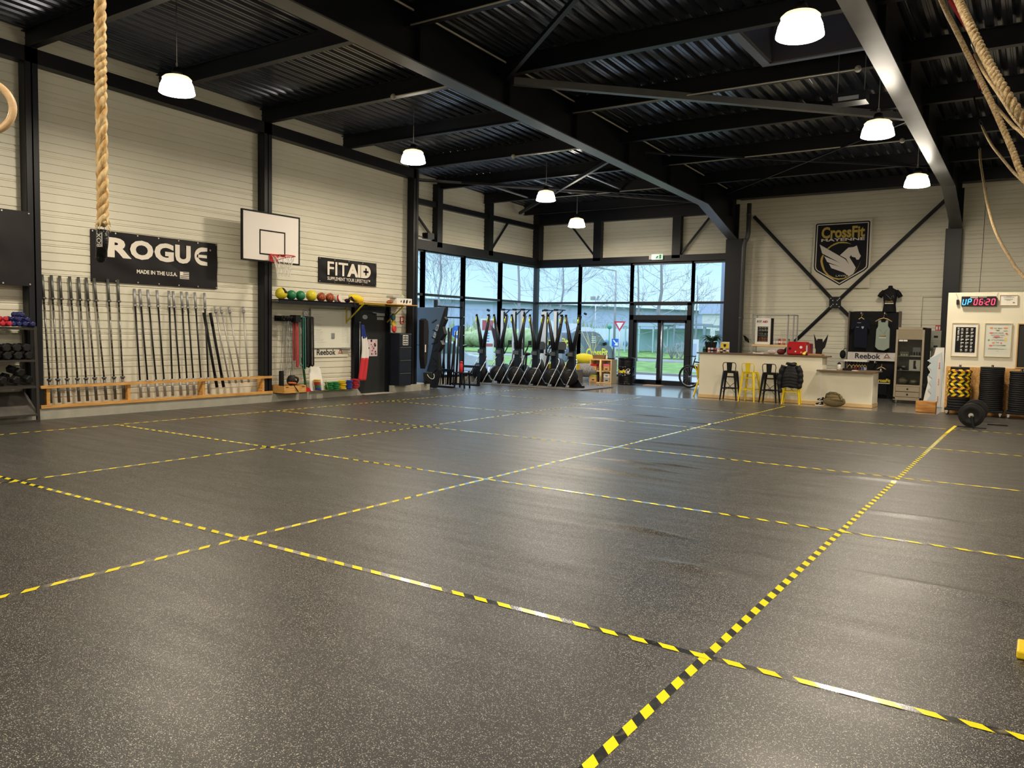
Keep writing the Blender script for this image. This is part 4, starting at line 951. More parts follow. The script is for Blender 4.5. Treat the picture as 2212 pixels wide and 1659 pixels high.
b = MB(); b.cyl((-14.12,16.12,.78),(-14.12,16.12,.82),.022,n=10); b.bar((-14.12,16.12,.82),(-14.04,16.12,.86),.02,.012); b.bar((-14.12,16.12,.80),(-14.03,16.12,.80),.02,.01); b.tube([(-14.12,16.09,.8),(-14.08,16.03,.78),(-14.05,16.02,.65),(-14.05,16.03,.45)], .01, 6); obj('valve_and_hose', b, M_matte, t, world=True)
b = MB(); b.box(-14.042,-14.038,16.09,16.15,.45,.62); obj('instruction_label', b, M_white, t, world=True)
b = MB(); b.box(-14.28,-14.2,16.08,16.16,.6,.64); obj('wall_clip', b, M_zinc, t, world=True)
t = thing('first_aid_box', (-14.15,16.08,1.08), 'small yellow wall box with round outline above the extinguisher', 'box')
b = MB(); b.box(-14.28,-14.16,16.0,16.2,1.08,1.32); b.box(-14.27,-14.2,16.05,16.15,1.32,1.36); obj('case', b, mat('box_yellow', (.75,.52,.01), .4), t, world=True, bev=.01)
b = MB(); b.tube([(-14.157, 16.1+.055*math.cos(a)*(1 if abs(math.cos(a))<.9 else 1), 1.2+.075*math.sin(a)) for a in [2*PI*i/20 for i in range(20)]], .004, 4, closed=True); obj('printed_ring', b, M_matte, t, world=True)
t = thing('fire_sign', (-14.28,16.05,1.8), 'small red fire extinguisher sign on the cladding by the end column', 'sign')
b = MB(); b.box(-14.29,-14.28,16.0,16.13,1.79,1.99); obj('sign_plate', b, M_red, t, world=True)
b = MB(); b.box(-14.28,-14.277,16.02,16.06,1.86,1.96); b.box(-14.28,-14.277,16.08,16.10,1.88,1.96); b.box(-14.28,-14.277,16.02,16.11,1.81,1.83); obj('pictogram', b, M_white, t, world=True)
# ------------------------------------------------------------------ ski machines in a row on a mat
b = MB(); b.box(-15.05,-10.93,19.9,22.0,.0,.022); single('platform_mat', b, mat('brown_grey_mat', (.10,.09,.078), .6), 'low brown grey mat carrying the row of ski machines', 'mat')
M_alu = mat('satin_rail', (.55,.54,.52), .3, .9)
def ski(label):
    t = thing('ski_machine', (0,0,0), label, 'ski machine', group='black ski machines in a row before the glazing')
    # base drawn with the post at the origin, rails reaching out to -Y
    b = MB(); b.prism([(-.10,.45),(.10,.45),(.09,1.2),(-.09,1.2)], -.05, .07, Matrix(((1,0,0,0),(0,0,1,0),(0,1,0,0),(0,0,0,1)))); obj('post', b, mat('graphite_post', (.012,.015,.020), .3), t)
    for s in (-1, 1):
        b = MB(); b.tube([(s*.03,.0,1.1),(s*.10,0,1.45),(s*.255,0,2.12)], [.075,.062,.036], 8); a = obj('pulley_arm', b, M_black, t)
        b = MB(); b.bar((s*.26,0,2.14),(s*.20,-.06,2.13),.05,.05); b.lathe([(.028,-.01),(.028,.01)], (s*.235,-.05,2.12), (1,0,0), 12); obj('pulley', b, M_matte, a)
        b = MB(); b.tube([(s*.22,-.06,2.10),(s*.215,-.07,1.93)], .006, 5); b.cyl((s*.215-.02,-.07,2.02),(s*.215-.01,-.07,1.90),.014,n=8); obj('handle', b, mat('neon_grip', (.75,.85,.05), .5), a)
    b = MB(); b.box(-.10,.06,-.12,-.05,.92,1.04); b.box(-.09,.05,-.135,-.12,.93,1.03); obj('monitor', b, mat('dark_screen', (.09,.10,.10), .25), t)
    b = MB(); b.lathe([(.03,-.10),(.20,-.09),(.245,-.06),(.25,0),(.245,.06),(.20,.09),(.03,.10)], (0,-.12,.31), (-.5,1,0), 32); fn = obj('fan_housing', b, M_black, t)
    b = MB(); 
    for r in (.09,.14,.19): b.tube([(r*math.cos(a)*.894+.045, -.21+r*math.cos(a)*.447, .31+r*math.sin(a)) for a in [2*PI*i/24 for i in range(24)]], .005, 4, closed=True)
    obj('fan_ring', b, M_matte, fn)
    b = MB(); b.lathe([(.0,.012),(.018,.008),(.018,-.02)], (.045,-.21,.31), (.45,-1,0), 12); obj('hub', b, M_chrome, fn)
    for s in (-1, 1):
        b = MB(); b.tube([(s*.18,-.68,.02),(s*.18,-.05,.68),(s*.17,.0,.77),(s*.13,.03,.83),(s*.05,.02,.83)], [.014,.014,.015,.015,.015], 8); obj('hoop_rail', b, M_alu if True else M_black, t)
    b = MB(); b.prism([(-.10,.0),(.42,.0),(.14,.34),(-.02,.40)], -.03, .03, Matrix(((0,0,1,0),(1,0,0,0),(0,1,0,0),(0,0,0,1))) ); b.prism([(.02,.0),(.40,.0),(.22,.25),(.10,.38)], -.01, .02, Matrix(((1,0,0,0),(0,0,1,0),(0,1,0,0),(0,0,0,1)))); obj('foot_plate', b, M_black, t)
    b = MB(); b.cyl((.40,-.03,.035),(.40,.03,.035),.035,n=12); b.cyl((.02,.40,.035),(.08,.40,.035),.035,n=12); obj('caster', b, M_rubber, t)
    b = MB(); b.box(-.05,.05,-.05,.05,.0,.5); obj('lower_post', b, M_black, t)
    return t
SX = [(-14.90,20.60),(-14.22,20.60),(-13.56,20.62),(-12.90,20.63),(-12.26,20.66),(-11.66,20.68)]
SL = ['nearest the storage rig','second from the storage rig','third from the storage rig','third from the wooden cube shelf','second from the wooden cube shelf','nearest the wooden cube shelf']
p = ski(None)
for i, ((x, y), l) in enumerate(zip(SX, SL)):
    o = p if i == 0 else dup(p)
    o.location = (x, y, .023); o['label'] = 'black ski machine with V arms, ' + l
# ------------------------------------------------------------------ rowing machines stood on end
def rower(label):
    t = thing('rowing_machine', (0,0,0), label, 'rowing machine', group='rowing machines stored upright before the glazing')
    b = MB(); b.box(-.05,.05,-.04,.04,.30,2.36); obj('monorail', b, mat('silver_rail', (.70,.72,.74), .35, .2), t)
    b = MB(); b.box(.052,.075,-.035,.035,.9,2.3); obj('rail_side', b, M_black, t)
    b = MB(); b.bar((-.06,0,2.375),(.34,0,2.36),.07,.03); b.bar((.08,0,2.2),(.26,0,2.35),.03,.03); b.box(-.06,.06,-.05,.05,2.34,2.40); obj('rear_foot', b, M_black, t)
    b = MB(); b.lathe([(.03,-.08),(.24,-.07),(.27,0),(.24,.07),(.03,.08)], (.05,.12,.32), (1,0,0), 28); obj('flywheel_cage', b, M_black, t)
    b = MB(); b.tube([(-.2,.0,.02),(.3,.0,.02)], .02, 8); b.bar((.0,0,.02),(.0,0,.35),.05,.05); obj('front_foot', b, M_black, t)
    b = MB(); b.bar((.05,.05,.9),(.25,.05,1.25),.02,.03); b.box(.22,.34,.02,.05,1.22,1.36); obj('monitor_arm', b, M_black, t)
    return t
RX = [(-15.00,22.55),(-14.66,22.5),(-14.36,22.5),(-14.30,23.55),(-13.70,22.95),(-13.20,22.8)]
RX = [(-15.30+.3,21.85),(-14.52,21.83),(-14.18,21.80),(-14.10,22.95),(-13.70,22.45),(-13.10,22.1)]
RL = ['nearest the long wall','second from the long wall','third from the long wall','without visible top bar, behind the glazed corner post','between the corner post and the last one','farthest from the long wall']
p = rower(None)
for i, ((x, y), l) in enumerate(zip(RX, RL)):
    o = p if i == 0 else dup(p); o.location = (x, y, 0); o['label'] = 'upright stored rowing machine with silver rail, ' + l
    if i == 3:
        for ch in o.children:
            if ch.name.startswith('rear_foot'): ch.scale = (.35, 1, 1)
        o.location.z = -.0
# ------------------------------------------------------------------ air bikes
def airbike(label):
    t = thing('air_bike', (0,0,0), label, 'air bike', group='air bikes behind the ski machines')
    b = MB(); b.lathe([(.04,-.07),(.30,-.06),(.33,0),(.30,.06),(.04,.07)], (0,-.25,.52), (1,0,0), 28); obj('fan_cage', b, M_black, t)
    b = MB(); b.prism([(-.16,.0),(.16,.0),(.17,.2),(.12,.25),(-.12,.25),(-.17,.2)], -.02, .02, Matrix.Translation((0,-.12,1.10)) @ Matrix(((1,0,0,0),(0,0,1,0),(0,1,0,0),(0,0,0,1)))); obj('wind_screen', b, mat('smoked_plastic', (.07,.075,.08), .3), t)
    b = MB(); b.box(-.1,.1,-.16,-.08,.98,1.10); obj('console', b, M_black, t)
    for s in (-1,1):
        b = MB(); b.tube([(s*.22,-.2,.45),(s*.24,-.05,1.0),(s*.22,.1,1.12)], .018, 8); obj('handlebar', b, M_black, t)
    b = MB(); b.tube([(0,-.5,.08),(0,-.3,.3),(0,.3,.35),(0,.55,.08)], .04, 8); b.bar((-.28,-.5,.05),(.28,-.5,.05),.06,.06); b.bar((-.28,.55,.05),(.28,.55,.05),.06,.06); b.bar((0,.3,.35),(0,.38,.9),.05,.05); obj('frame', b, M_black, t)
    b = MB(); b.ball((0,.4,.93),.13,1,1.1,.4); obj('saddle', b, M_matte, t)
    b = MB(); b.bar((-.2,-.05,.3),(.2,.05,.3),.03,.03); b.box(-.28,-.18,-.08,0,.28,.31); b.box(.18,.28,0,.08,.28,.31); obj('pedal', b, M_matte, t)
    return t
p = airbike(None)
for i, (x, y, l) in enumerate(((-13.95,21.35,'behind the second and third ski machines'),(-13.30,21.65,'behind the third and fourth ski machines'),(-12.85,22.2,'behind the fifth ski machine'))):
    o = p if i == 0 else dup(p); o.location = (x, y, 0); o['label'] = 'black air bike with grey wind screen, ' + l
# yellow plates low behind the machines
for i, (x, y) in enumerate(((-13.55,22.6),(-13.12,22.6),(-12.85,22.95))):
    b = MB(); b.box(x-.15,x+.15,y-.1,y+.1,.45,.62); t_ = single('yellow_crate', b, mat('crate_yellow', (.75,.5,.01), .5), ['small yellow box seen between the third and fourth ski machines','small yellow box in the middle behind the ski machines','small yellow box seen behind the fifth ski machine'][i], 'box')
b = MB(); b.box(-13.9,-12.6,22.5,23.1,0,.45); single('storage_bench', b, mat('grey_bench', (.12,.12,.12), .5), 'low grey bench behind the air bikes carrying yellow boxes', 'bench', bev=.01)
# patterned cushion stack and yellow blanket behind the last machines
b = MB(); b.ball((-12.85,23.6,.78),.34,1.2,.6,.55); single('yellow_blanket', b, mat('blanket_yellow', (.65,.55,.02), .8, bump=.5, bscale=5), 'rumpled yellow blanket seen between the last ski machines', 'blanket')
m = mat('patterned_cushion', (.45,.43,.42), .8, var=1, scale=60, c2='#3a3a3e'); b = MB(); b.ball((-12.75,23.55,.42),.40,1.25,.6,.62); single('patterned_cushion', b, m, 'black and white patterned cushion below the yellow blanket', 'cushion')
# ------------------------------------------------------------------ tall vase with dry twigs
t = thing('floor_vase', (-12.75,24.0,0), 'tall pale grey vase with dry twigs by the window', 'vase')
b = MB(); b.lathe([(.10,0),(.115,.02),(.115,.8),(.10,.85),(.09,.85),(.1,.8)], (-12.72,23.95,0), n=24); obj('vase_body', b, mat('pale_ceramic', (.50,.55,.60), .35), t, world=True)
b = MB(); random.seed(9)
for k in range(9):
    a = random.uniform(-1.2,1.2); h = random.uniform(.7,1.15); b.tube([(-12.72,23.95,.8),(-12.72+.12*a,23.95+.05*math.cos(k),.8+h*.45),(-12.72+.38*a,23.95,.8+h),(-12.72+.52*a,23.9,.8+h*.95)], .006, 5)
obj('twig', b, mat('pale_twig', (.62,.68,.35), .7), t, world=True)

# ------------------------------------------------------------------ storage rig with thin bars, crash mat, bucket
t = thing('storage_rig', (-14.3,18.2,0), 'black steel power rack by the window holding upright bars', 'rack')
for x, y in ((-14.67,17.94),(-14.67,19.2)):
    b = MB(); b.box(x-.04,x+.04,y-.04,y+.04,.0,2.52); obj('upright', b, mat('black_powder_coat', (.010,.012,.012), .45), t, world=True)
for z in (2.34, 2.03):
    b = MB(); b.cyl((-14.67,17.98,z),(-14.67,19.16,z),.022,n=10); obj('pull_up_bar', b, M_black, t, world=True)
b = MB(); b.box(-15.1,-13.98,17.9,17.98,.0,.05); obj('base_beam', b, M_black, t, world=True)
b = MB(); b.box(-15.1,-13.98,19.16,19.24,.0,.05); obj('base_beam', b, M_black, t, world=True)
b = MB(); 
for z in (1.75,1.5,1.2,.9): b.bar((-14.63,19.2,z+.3),(-14.50,19.2,z+.33),.02,.02)
obj('j_hook', b, M_chrome, t, world=True)
b = MB(); b.box(-14.7,-13.98,17.9,17.98,.46,.54); obj('cross_member', b, M_black, t, world=True)
b = MB(); b.box(-14.7,-13.98,19.16,19.24,.54,.61); obj('cross_member', b, M_black, t, world=True)
b = MB(); b.box(-14.06,-13.98,19.17,19.23,.05,.54); obj('post', b, M_black, t, world=True)
random.seed(21)
for i in range(13):
    x = -14.78+.050*i; y = 18.25+random.uniform(-.1,.2); h = random.uniform(1.2,1.95); lean = random.uniform(-.16,.22)
    b = MB(); b.cyl((x,y,.06),(x+lean,y+lean*.5,h),random.choice((.012,.02,.03)),n=8)
    single('steel_bar', b, M_black, 'thin black bar stored upright in the power rack by the window', 'bar', 'thin bars stored upright in the rack')
b = MB(); b.box(-14.05,-13.65,18.0,18.35,.42,.45); t2 = single('flat_bench', b, M_matte, 'small black padded bench at the foot of the rack', 'bench')
b = MB(); 
for x, y in ((-14.0,18.05),(-13.7,18.05),(-14.0,18.3),(-13.7,18.3)): b.bar((x,y,.42),(x+.03*(1 if x>-13.9 else -1),y,.0),.035,.035)
obj('bench_frame', b, M_black, t2, world=True)
b = MB(); b.lathe([(.05,0),(.055,.01),(.05,.25),(.03,.27)], (-13.88,18.15,.452), n=16); b.ball((-13.87,18.15,.74),.05,1,.8,.6); single('red_bottle', b, M_red, 'red cloth covered bottle standing on the small bench', 'bottle')
# crash mat
t = thing('crash_mat', (-14.4,17.4,0), 'large folded blue grey gym mat standing on edge behind the column', 'mat')
M_mb = mat('slate_blue_vinyl', (.085,.135,.215), .5, bump=.25, bscale=3); M_mk = mat('black_vinyl_cover', (.012,.012,.014), .35, bump=.9, bscale=5)
WY = Matrix(((1,0,0,0),(0,0,-1,0),(0,1,0,0),(0,0,0,1)))
b = MB(); b.prism([(-14.95,2.22),(-14.90,2.28),(-13.86,2.29),(-14.05,1.80),(-14.27,1.23),(-14.38,.77),(-14.60,.17),(-14.80,.02),(-14.95,.02)], -17.42, -17.35, WY); obj('blue_face', b, M_mb, t, world=True, bev=.012)
b = MB(); b.prism([(-13.85,2.29),(-13.89,2.01),(-13.84,1.95),(-13.95,1.75),(-13.87,1.54),(-14.03,1.37),(-13.93,1.24),(-14.09,1.04),(-14.05,.52),(-14.20,.02),(-14.56,.02),(-14.38,.77),(-14.27,1.23)], -17.50, -17.36, WY); obj('black_side', b, M_mk, t, world=True, bev=.012)
b = MB(); b.bar((-14.85,17.34,1.22),(-14.42,17.34,1.20),.012,.012); obj('seam_piping', b, M_matte, t, world=True)
b = MB(); random.seed(77)
for k in range(9): z = .25+.2*k; b.bar((-14.30+.03*math.sin(k*2),17.345,z),(-14.14+.02*math.cos(k),17.345,z+.10*math.sin(k*1.7)),.018,.03)
obj('cover_fold', b, M_mk, t, world=True)
F = WB(-14.19, 17.345, 1.42) @ Matrix.Rotation(1.20, 4, 'Z'); lettering('EPIC5', .40, .085, F, M_white, t, bold=.01)
t = thing('mop_bucket', (-13.72,16.58,.18), 'dark bucket with white handle on the plinth end', 'bucket')
b = MB(); b.lathe([(.10,0),(.13,.30),(.135,.31),(.125,.31)], (-13.95,16.75,.182), n=22); obj('bucket_body', b, mat('charcoal_plastic', (.03,.034,.034), .5), t, world=True)
b = MB(); b.tube([(-13.95+.14*math.sin(a)*.5+.10, 16.75+.14*math.cos(a), .45-.13*math.sin(a)) for a in [PI*i/12 for i in range(13)]], .007, 6); obj('bucket_handle', b, M_white, t, world=True)
t = thing('hanging_jacket', (-13.95,16.5,1.2), 'black jacket hanging on the end column', 'jacket')
b = MB(); b.cyl((-14.06,16.5,1.9),(-13.9,16.52,1.9),.012,n=8); b.prism([(16.45,1.9),(16.52,1.95),(16.62,1.88),(16.66,1.6),(16.64,1.2),(16.60,.75),(16.52,.6),(16.47,.9),(16.45,1.5)], -14.02, -13.85, YZ); obj('cloth', b, mat('black_cloth', (.010,.010,.012), .85, bump=.5, bscale=10), t, world=True)
b = MB(); b.box(-13.848,-13.845,16.50,16.54,1.05,1.25); obj('white_tag', b, M_white, t, world=True)

# ------------------------------------------------------------------ cube shelf, basket, boxes, drum
t = thing('cube_shelf', (-12.1,23.9,0), 'light wooden cube shelf with four compartments by the entrance', 'shelf')
x0, x1, y0, y1, H = -12.55,-11.74,23.45,23.85,.80
for q, (a, c) in enumerate(((x0,x0+.04),(x1-.04,x1))):
    b = MB(); b.box(a,c,y0,y1,0,H); obj('side_panel', b, M_beech, t, world=True)
for z in (0,.38,.76):
    b = MB(); b.box(x0+.04,x1-.04,y0,y1,z,z+.04); obj('shelf_board', b, M_beech, t, world=True)
b = MB(); b.box(-12.165,-12.125,y0,y1,.04,.76); obj('divider', b, M_beech, t, world=True)
b = MB(); b.box(x0+.04,x1-.04,y1-.01,y1,.04,.76); obj('back_panel', b, M_white, t, world=True)
def bx(xa,xb,ya,yb,za,zb,m,lab,nm='storage_box',cat='box',bev=.004,lid=None):
    t = thing(nm, ((xa+xb)/2,(ya+yb)/2,za), lab, cat); zl = zb-.3*(zb-za) if lid else zb
    b = MB(); b.box(xa,xb,ya,yb,za,zl); obj('box_body', b, m, t, world=True, bev=bev)
    if lid: b = MB(); b.box(xa-.003,xb+.003,ya-.003,yb+.003,zl,zb); obj('box_lid', b, lid, t, world=True, bev=bev)
    b = MB(); b.box(xa+.3*(xb-xa),xa+.7*(xb-xa),ya-.004,ya-.001,za+.3*(zl-za),za+.5*(zl-za)); obj('printed_label', b, M_matte, t, world=True)
    return t
M_kraft = mat('kraft_board', (.55,.32,.12), .7)
bx(-12.50,-12.28,23.42,23.7,.422,.62,M_kraft,'kraft box with red lid in the upper compartment nearest the ski machines',lid=M_red)
bx(-12.02,-11.80,23.42,23.7,.422,.64,M_kraft,'kraft box with pink lid in the upper compartment nearest the drum',lid=mat('pink_lid', (.75,.12,.2), .5))
bx(-12.50,-12.28,23.42,23.7,.042,.27,M_kraft,'kraft box with olive lid in the lower compartment',lid=mat('olive_lid', (.35,.35,.05), .5))
bx(-12.27,-12.18,23.5,23.75,.042,.36,M_matte,'black tilted box beside the olive lidded box')
bx(-12.05,-11.82,23.5,23.75,.20,.33,M_white,'white box in the lower compartment nearest the drum',nm='white_box')
bx(-12.05,-11.82,23.5,23.75,.042,.198,mat('grey_cardboard', (.35,.34,.32), .7),'grey box beneath the white box in the lower compartment')
b = MB(); b.tube([(-12.145,23.46,.78),(-12.13,23.41,.6),(-12.10,23.39,.3),(-12.12,23.39,.12)], [.03,.04,.04,.02], 8); single('hanging_scarf', b, mat('cream_yellow_cloth', (.75,.55,.25), .8), 'cream cloth hanging out of the cube shelf middle', 'scarf')
t = thing('wicker_basket', (-12.25,23.6,.8), 'oblong brown basket on top of the cube shelf', 'basket')
b = MB(); b.M = Matrix.Translation((-12.25,23.62,.802)); b.prism([(-.18,-.12),(.18,-.12),(.18,.12),(-.18,.12)], 0, .01)
b.sheet([[(sx*(1+.25*z/.13), sy*(1+.25*z/.13), z) for sx, sy in ((-.18,-.12),(.18,-.12),(.18,.12),(-.18,.12),(-.18,-.12))] for z in (0,.045,.09,.13)], smooth=False); obj('basket_wall', b, mat('brown_wicker', (.30,.16,.07), .7, bump=.8, bscale=60), t, world=True, recalc=False)
b = MB(); b.lathe([(.03,0),(.032,.02),(.032,.09),(.015,.11),(.015,.14)], (-12.0,23.6,.802), n=14); single('spray_bottle', b, M_white, 'white pump bottle beside the basket on the cube shelf', 'bottle')
b = MB(); b.lathe([(.10,0),(.12,.03),(.12,.035)], (-11.86,23.65,.802), n=20); single('shallow_dish', b, M_matte, 'dark shallow dish on the cube shelf nearest the drum', 'dish')
t = thing('oil_drum', (-11.27,23.62,0), 'black steel drum with yellow lettering and winged emblem by the door', 'drum')
b = MB(); pr = [(.27,0),(.285,.01),(.285,.03),(.278,.04)]
for z in (.12,.17,.22): pr += [(.278,z-.02),(.284,z),(.278,z+.02)]
pr += [(.278,.285),(.295,.30),(.278,.315),(.278,.56),(.295,.575),(.278,.59)]
for z in (.64,.69,.74): pr += [(.278,z-.02),(.284,z),(.278,z+.02)]
pr += [(.278,.83),(.288,.85),(.288,.87),(.275,.875),(.27,.86)]
b.lathe(pr, (-11.27,23.62,0), n=40); obj('drum_body', b, mat('gloss_black', (.006,.006,.007), .18), t, world=True)
M_cfy = mat('sign_yellow', (.80,.62,.04), .5)
def wrap(o, cx, cy, r):
    for v in o.data.vertices:
        w_ = v.co + FR_T; a = (w_.x-cx)/r; v.co.x = cx + r*math.sin(a) - FR_T.x; v.co.y = cy - r*math.cos(a) - FR_T.y + (w_.y-(cy-r))
FR_T = Vector((-11.27,23.62,0))
o = lettering('CrossFit', .32, .12, WB(-11.50, 23.62-.28, .38), M_cfy, t, bold=.035); wrap(o, -11.27, 23.62, .28)
b = MB(); b.M = WB(-11.09,23.62-.283,.44)
b.prism([(-.09,.07),(.0,-.0),(.02,.04),(.06,.07),(.05,.03),(.03,-.02),(.0,-.07),(-.04,-.04),(-.06,-.01),(-.02,.0)], 0, .003); b.tube([(.085*math.cos(a),.085*math.sin(a),0) for a in [PI*.3+1.5*PI*i/20 for i in range(21)]], .005, 4)
o = obj('winged_emblem', b, M_white, t, world=True); wrap(o, -11.27, 23.62, .28)
b = MB(); b.cyl((-11.27,23.33,.30),(-11.27,23.32,.30),.02,n=10); b.cyl((-11.27,23.33,.575),(-11.27,23.32,.575),.02,n=10); obj('bung', b, M_chrome, t, world=True)
b = MB(); b.box(-10.75,-10.15,23.75,24.1,-.004,.012); single('door_mat', b, mat('tan_mat', (.35,.22,.12), .9), 'small tan doormat scrap before the entrance doors', 'mat')

# ------------------------------------------------------------------ bicycle behind the counter
t = thing('bicycle', (-9.2,23.7,0), 'bicycle with black tyres leaning behind the counter end', 'bicycle')
for cx in (-9.17, -8.10):
    b = MB(); b.tube([(cx+.33*math.cos(a), 23.75, .36+.33*math.sin(a)) for a in [2*PI*i/40 for i in range(40)]], .034, 8, closed=True); w2 = obj('wheel', b, M_rubber, t, world=True)
    b = MB(); b.tube([(cx+.30*math.cos(a), 23.75, .36+.30*math.sin(a)) for a in [2*PI*i/40 for i in range(40)]], .010, 6, closed=True); b.cyl((cx,23.7,.36),(cx,23.8,.36),.02,n=10)
    for i in range(14): a = 2*PI*i/14; b.cyl((cx,23.75,.36),(cx+.30*math.cos(a),23.75,.36+.30*math.sin(a)),.0015,n=4)
    obj('rim_and_spokes', b, M_zinc, w2, world=True)
b = MB(); b.tube([(-9.17,23.75,.36),(-9.03,23.75,.85),(-9.0,23.75,.95)], .018, 8); b.tube([(-9.03,23.75,.82),(-8.5,23.75,.78),(-8.55,23.75,.36),(-9.03,23.75,.72)], .02, 8); b.tube([(-8.5,23.75,.78),(-8.1,23.75,.36),(-8.55,23.75,.34)], .014, 8); obj('bike_frame', b, M_matte, t, world=True)
b = MB(); b.tube([(-9.25,23.5,1.0),(-9.03,23.65,1.0),(-9.0,23.75,.98),(-9.03,23.85,1.0),(-9.1,24.0,1.0)], .014, 8); obj('handlebar', b, M_matte, t, world=True)
b = MB(); b.ball((-8.48,23.75,.92),.08,1.6,.8,.4); b.cyl((-8.5,23.75,.78),(-8.48,23.75,.9),.014,n=8); obj('saddle', b, M_matte, t, world=True)
# ------------------------------------------------------------------ reception counter
t = thing('reception_counter', (-5.5, 20.7, 0), 'cream reception counter with wood edge and a lower right wing', 'counter')
yc = 20.47
b = MB(); b.box(-7.64,-4.52,yc,yc+.55,.085,1.165); obj('high_body', b, M_plaster, t, world=True)
b = MB(); b.box(-4.52,-3.34,yc,yc+.75,.085,.835); obj('low_body', b, M_plaster, t, world=True)
M_top = mat('brown_worktop', (.16,.10,.055), .4, var=.15, scale=4)
b = MB(); b.box(-7.72,-4.42,yc-.03,yc+.62,1.165,1.20); obj('high_top', b, M_top, t, world=True, bev=.004)
b = MB(); b.box(-4.60,-3.27,yc-.16,yc+.85,.835,.868); obj('low_top', b, M_top, t, world=True, bev=.004)
b = MB(); b.box(-7.65,-3.33,yc-.012,yc+.55,0,.085); b.box(-3.34,-3.328,yc,yc+.75,0,.085); obj('skirting', b, M_beech, t, world=True)
b = MB(); b.box(-4.53,-4.51,yc-.005,yc+.02,.085,1.165).box(-3.36,-3.338,yc-.003,yc+.02,.085,.835); obj('corner_bead', b, M_white, t, world=True)
# bar stools
def stool(label, m, grp):
    t = thing('bar_stool', (0,0,0), label, 'bar stool', group=grp)
    b = MB(); s = .155; v = [(-s,-s),(s,-s),(s,s),(-s,s)]
    b.prism([(s*1.0,-s*.8),(s*.8,-s),(-s*.8,-s),(-s,-s*.8),(-s,s*.8),(-s*.8,s),(s*.8,s),(s,s*.8)][::-1], .735, .76); b.prism([(s*.93,-s*.93),(s*.93,s*.93),(-s*.93,s*.93),(-s*.93,-s*.93)], .70, .737); obj('seat', b, m, t, bev=.006)
    for sx in (-1,1):
        for sy in (-1,1):
            b = MB(); b.tube([(sx*.13,sy*.13,.74),(sx*.155,sy*.155,.55),(sx*.205,sy*.205,.02)], [.038,.032,.017], 4, smooth=False); b.box(sx*.205-.014,sx*.205+.014,sy*.205-.014,sy*.205+.014,0,.025); obj('leg', b, m, t)
    b = MB(); q = .175
    for p0, p1 in (((-q,-q),(q,-q)),((q,-q),(q,q)),((q,q),(-q,q)),((-q,q),(-q,-q))): b.bar((*p0,.31),(*p1,.31),.012,.022)
    for p0, p1 in (((-.14,-.14),(.14,-.14)),((-.14,.14),(.14,.14))): b.bar((*p0,.60),(*p1,.60),.01,.018)
    obj('footrest', b, m, t)
    b = MB(); b.bar((-.15,-.15,.22),(.15,.15,.50),.006,.012); b.bar((.15,-.15,.22),(-.15,.15,.50),.006,.012); obj('cross_strap', b, m, t)
    b = MB(); b.tube([(-.15,-.14,.75),(-.165,-.165,.90),(-.15,-.17,.955),(-.12,-.17,.97),(.12,-.17,.97),(.15,-.17,.955),(.165,-.165,.90),(.15,-.14,.75)], .0095, 8); obj('back_hoop', b, m, t)
    b = MB(); b.prism([(-.055,.75),(.055,.75),(.07,.965),(-.07,.965)], .165, .172, Matrix(((1,0,0,0),(0,0,-1,0),(0,1,0,0),(0,0,0,1)))); obj('back_slat', b, m, t)
    return t
M_sb = mat('stool_black', (.008,.008,.009), .3); M_sy = mat('stool_yellow', (.82,.60,.01), .35)
g = 'tall metal stools along the counter'
p = stool('black metal bar stool, the one nearest the entrance doors', M_sb, g); p.location = (-6.67, 20.12, 0); p.rotation_euler = (0,0,.12)
o = dup(p, (-5.66, 20.14, 0), .05, 'black metal bar stool between the plain yellow stool and the jacket')
o = stool('yellow metal bar stool standing between two black stools', M_sy, g); o.location = (-6.16, 20.12, 0); o.rotation_euler = (0,0,-.1)
o2 = dup(o, (-5.13, 20.16, 0), .15, 'yellow metal bar stool hidden under the black puffer jacket')
# puffer jacket over the last stool
t = thing('puffer_jacket', (-5.13, 20.05, .6), 'black quilted jacket draped over the yellow stool back', 'jacket')
M_puf = mat('black_quilted_nylon', (.010,.010,.011), .45, bump=.3, bscale=14)
b = MB(); rows = []
for j in range(25):
    z = 1.01-.60*j/24; u = j/24; w_ = .10+.19*min(1,u*3.2)-.03*u; pf = .012*math.sin(j*PI)*0+.014*abs(math.sin(j*1.05))
    rows.append([(-5.13+w_*math.sin(a), 19.99+(.07+.07*min(1,u*2)+pf)*-math.cos(a)+.06, z+.02*math.cos(3*a)) for a in [2*PI*i/26 for i in range(27)]])
b.sheet(rows); obj('quilted_body', b, M_puf, t, world=True)
for s, zb_ in ((-1,.27),(1,.42)):
    b = MB(); pts, rr = [], []
    for j in range(21):
        u = j/20; pts.append((-5.13+s*(.17+.10*math.sin(u*2.2))-s*.03*u*u, 19.97, .95-(.95-zb_)*u)); rr.append(.068+.008*math.sin(j*1.6*PI)-.018*u)
    b.tube(pts, rr, 12); obj('sleeve', b, M_puf, t, world=True)
b = MB(); b.tube([(-5.13+.10*math.cos(a), 20.02+.07*math.sin(a), .99+.015*math.sin(2*a)) for a in [2*PI*i/16 for i in range(16)]], .035, 8, closed=True); obj('hood', b, M_puf, t, world=True)
b = MB(); b.box(-5.23,-5.20,19.91,19.915,.94,.97); obj('care_label', b, M_white, t, world=True)
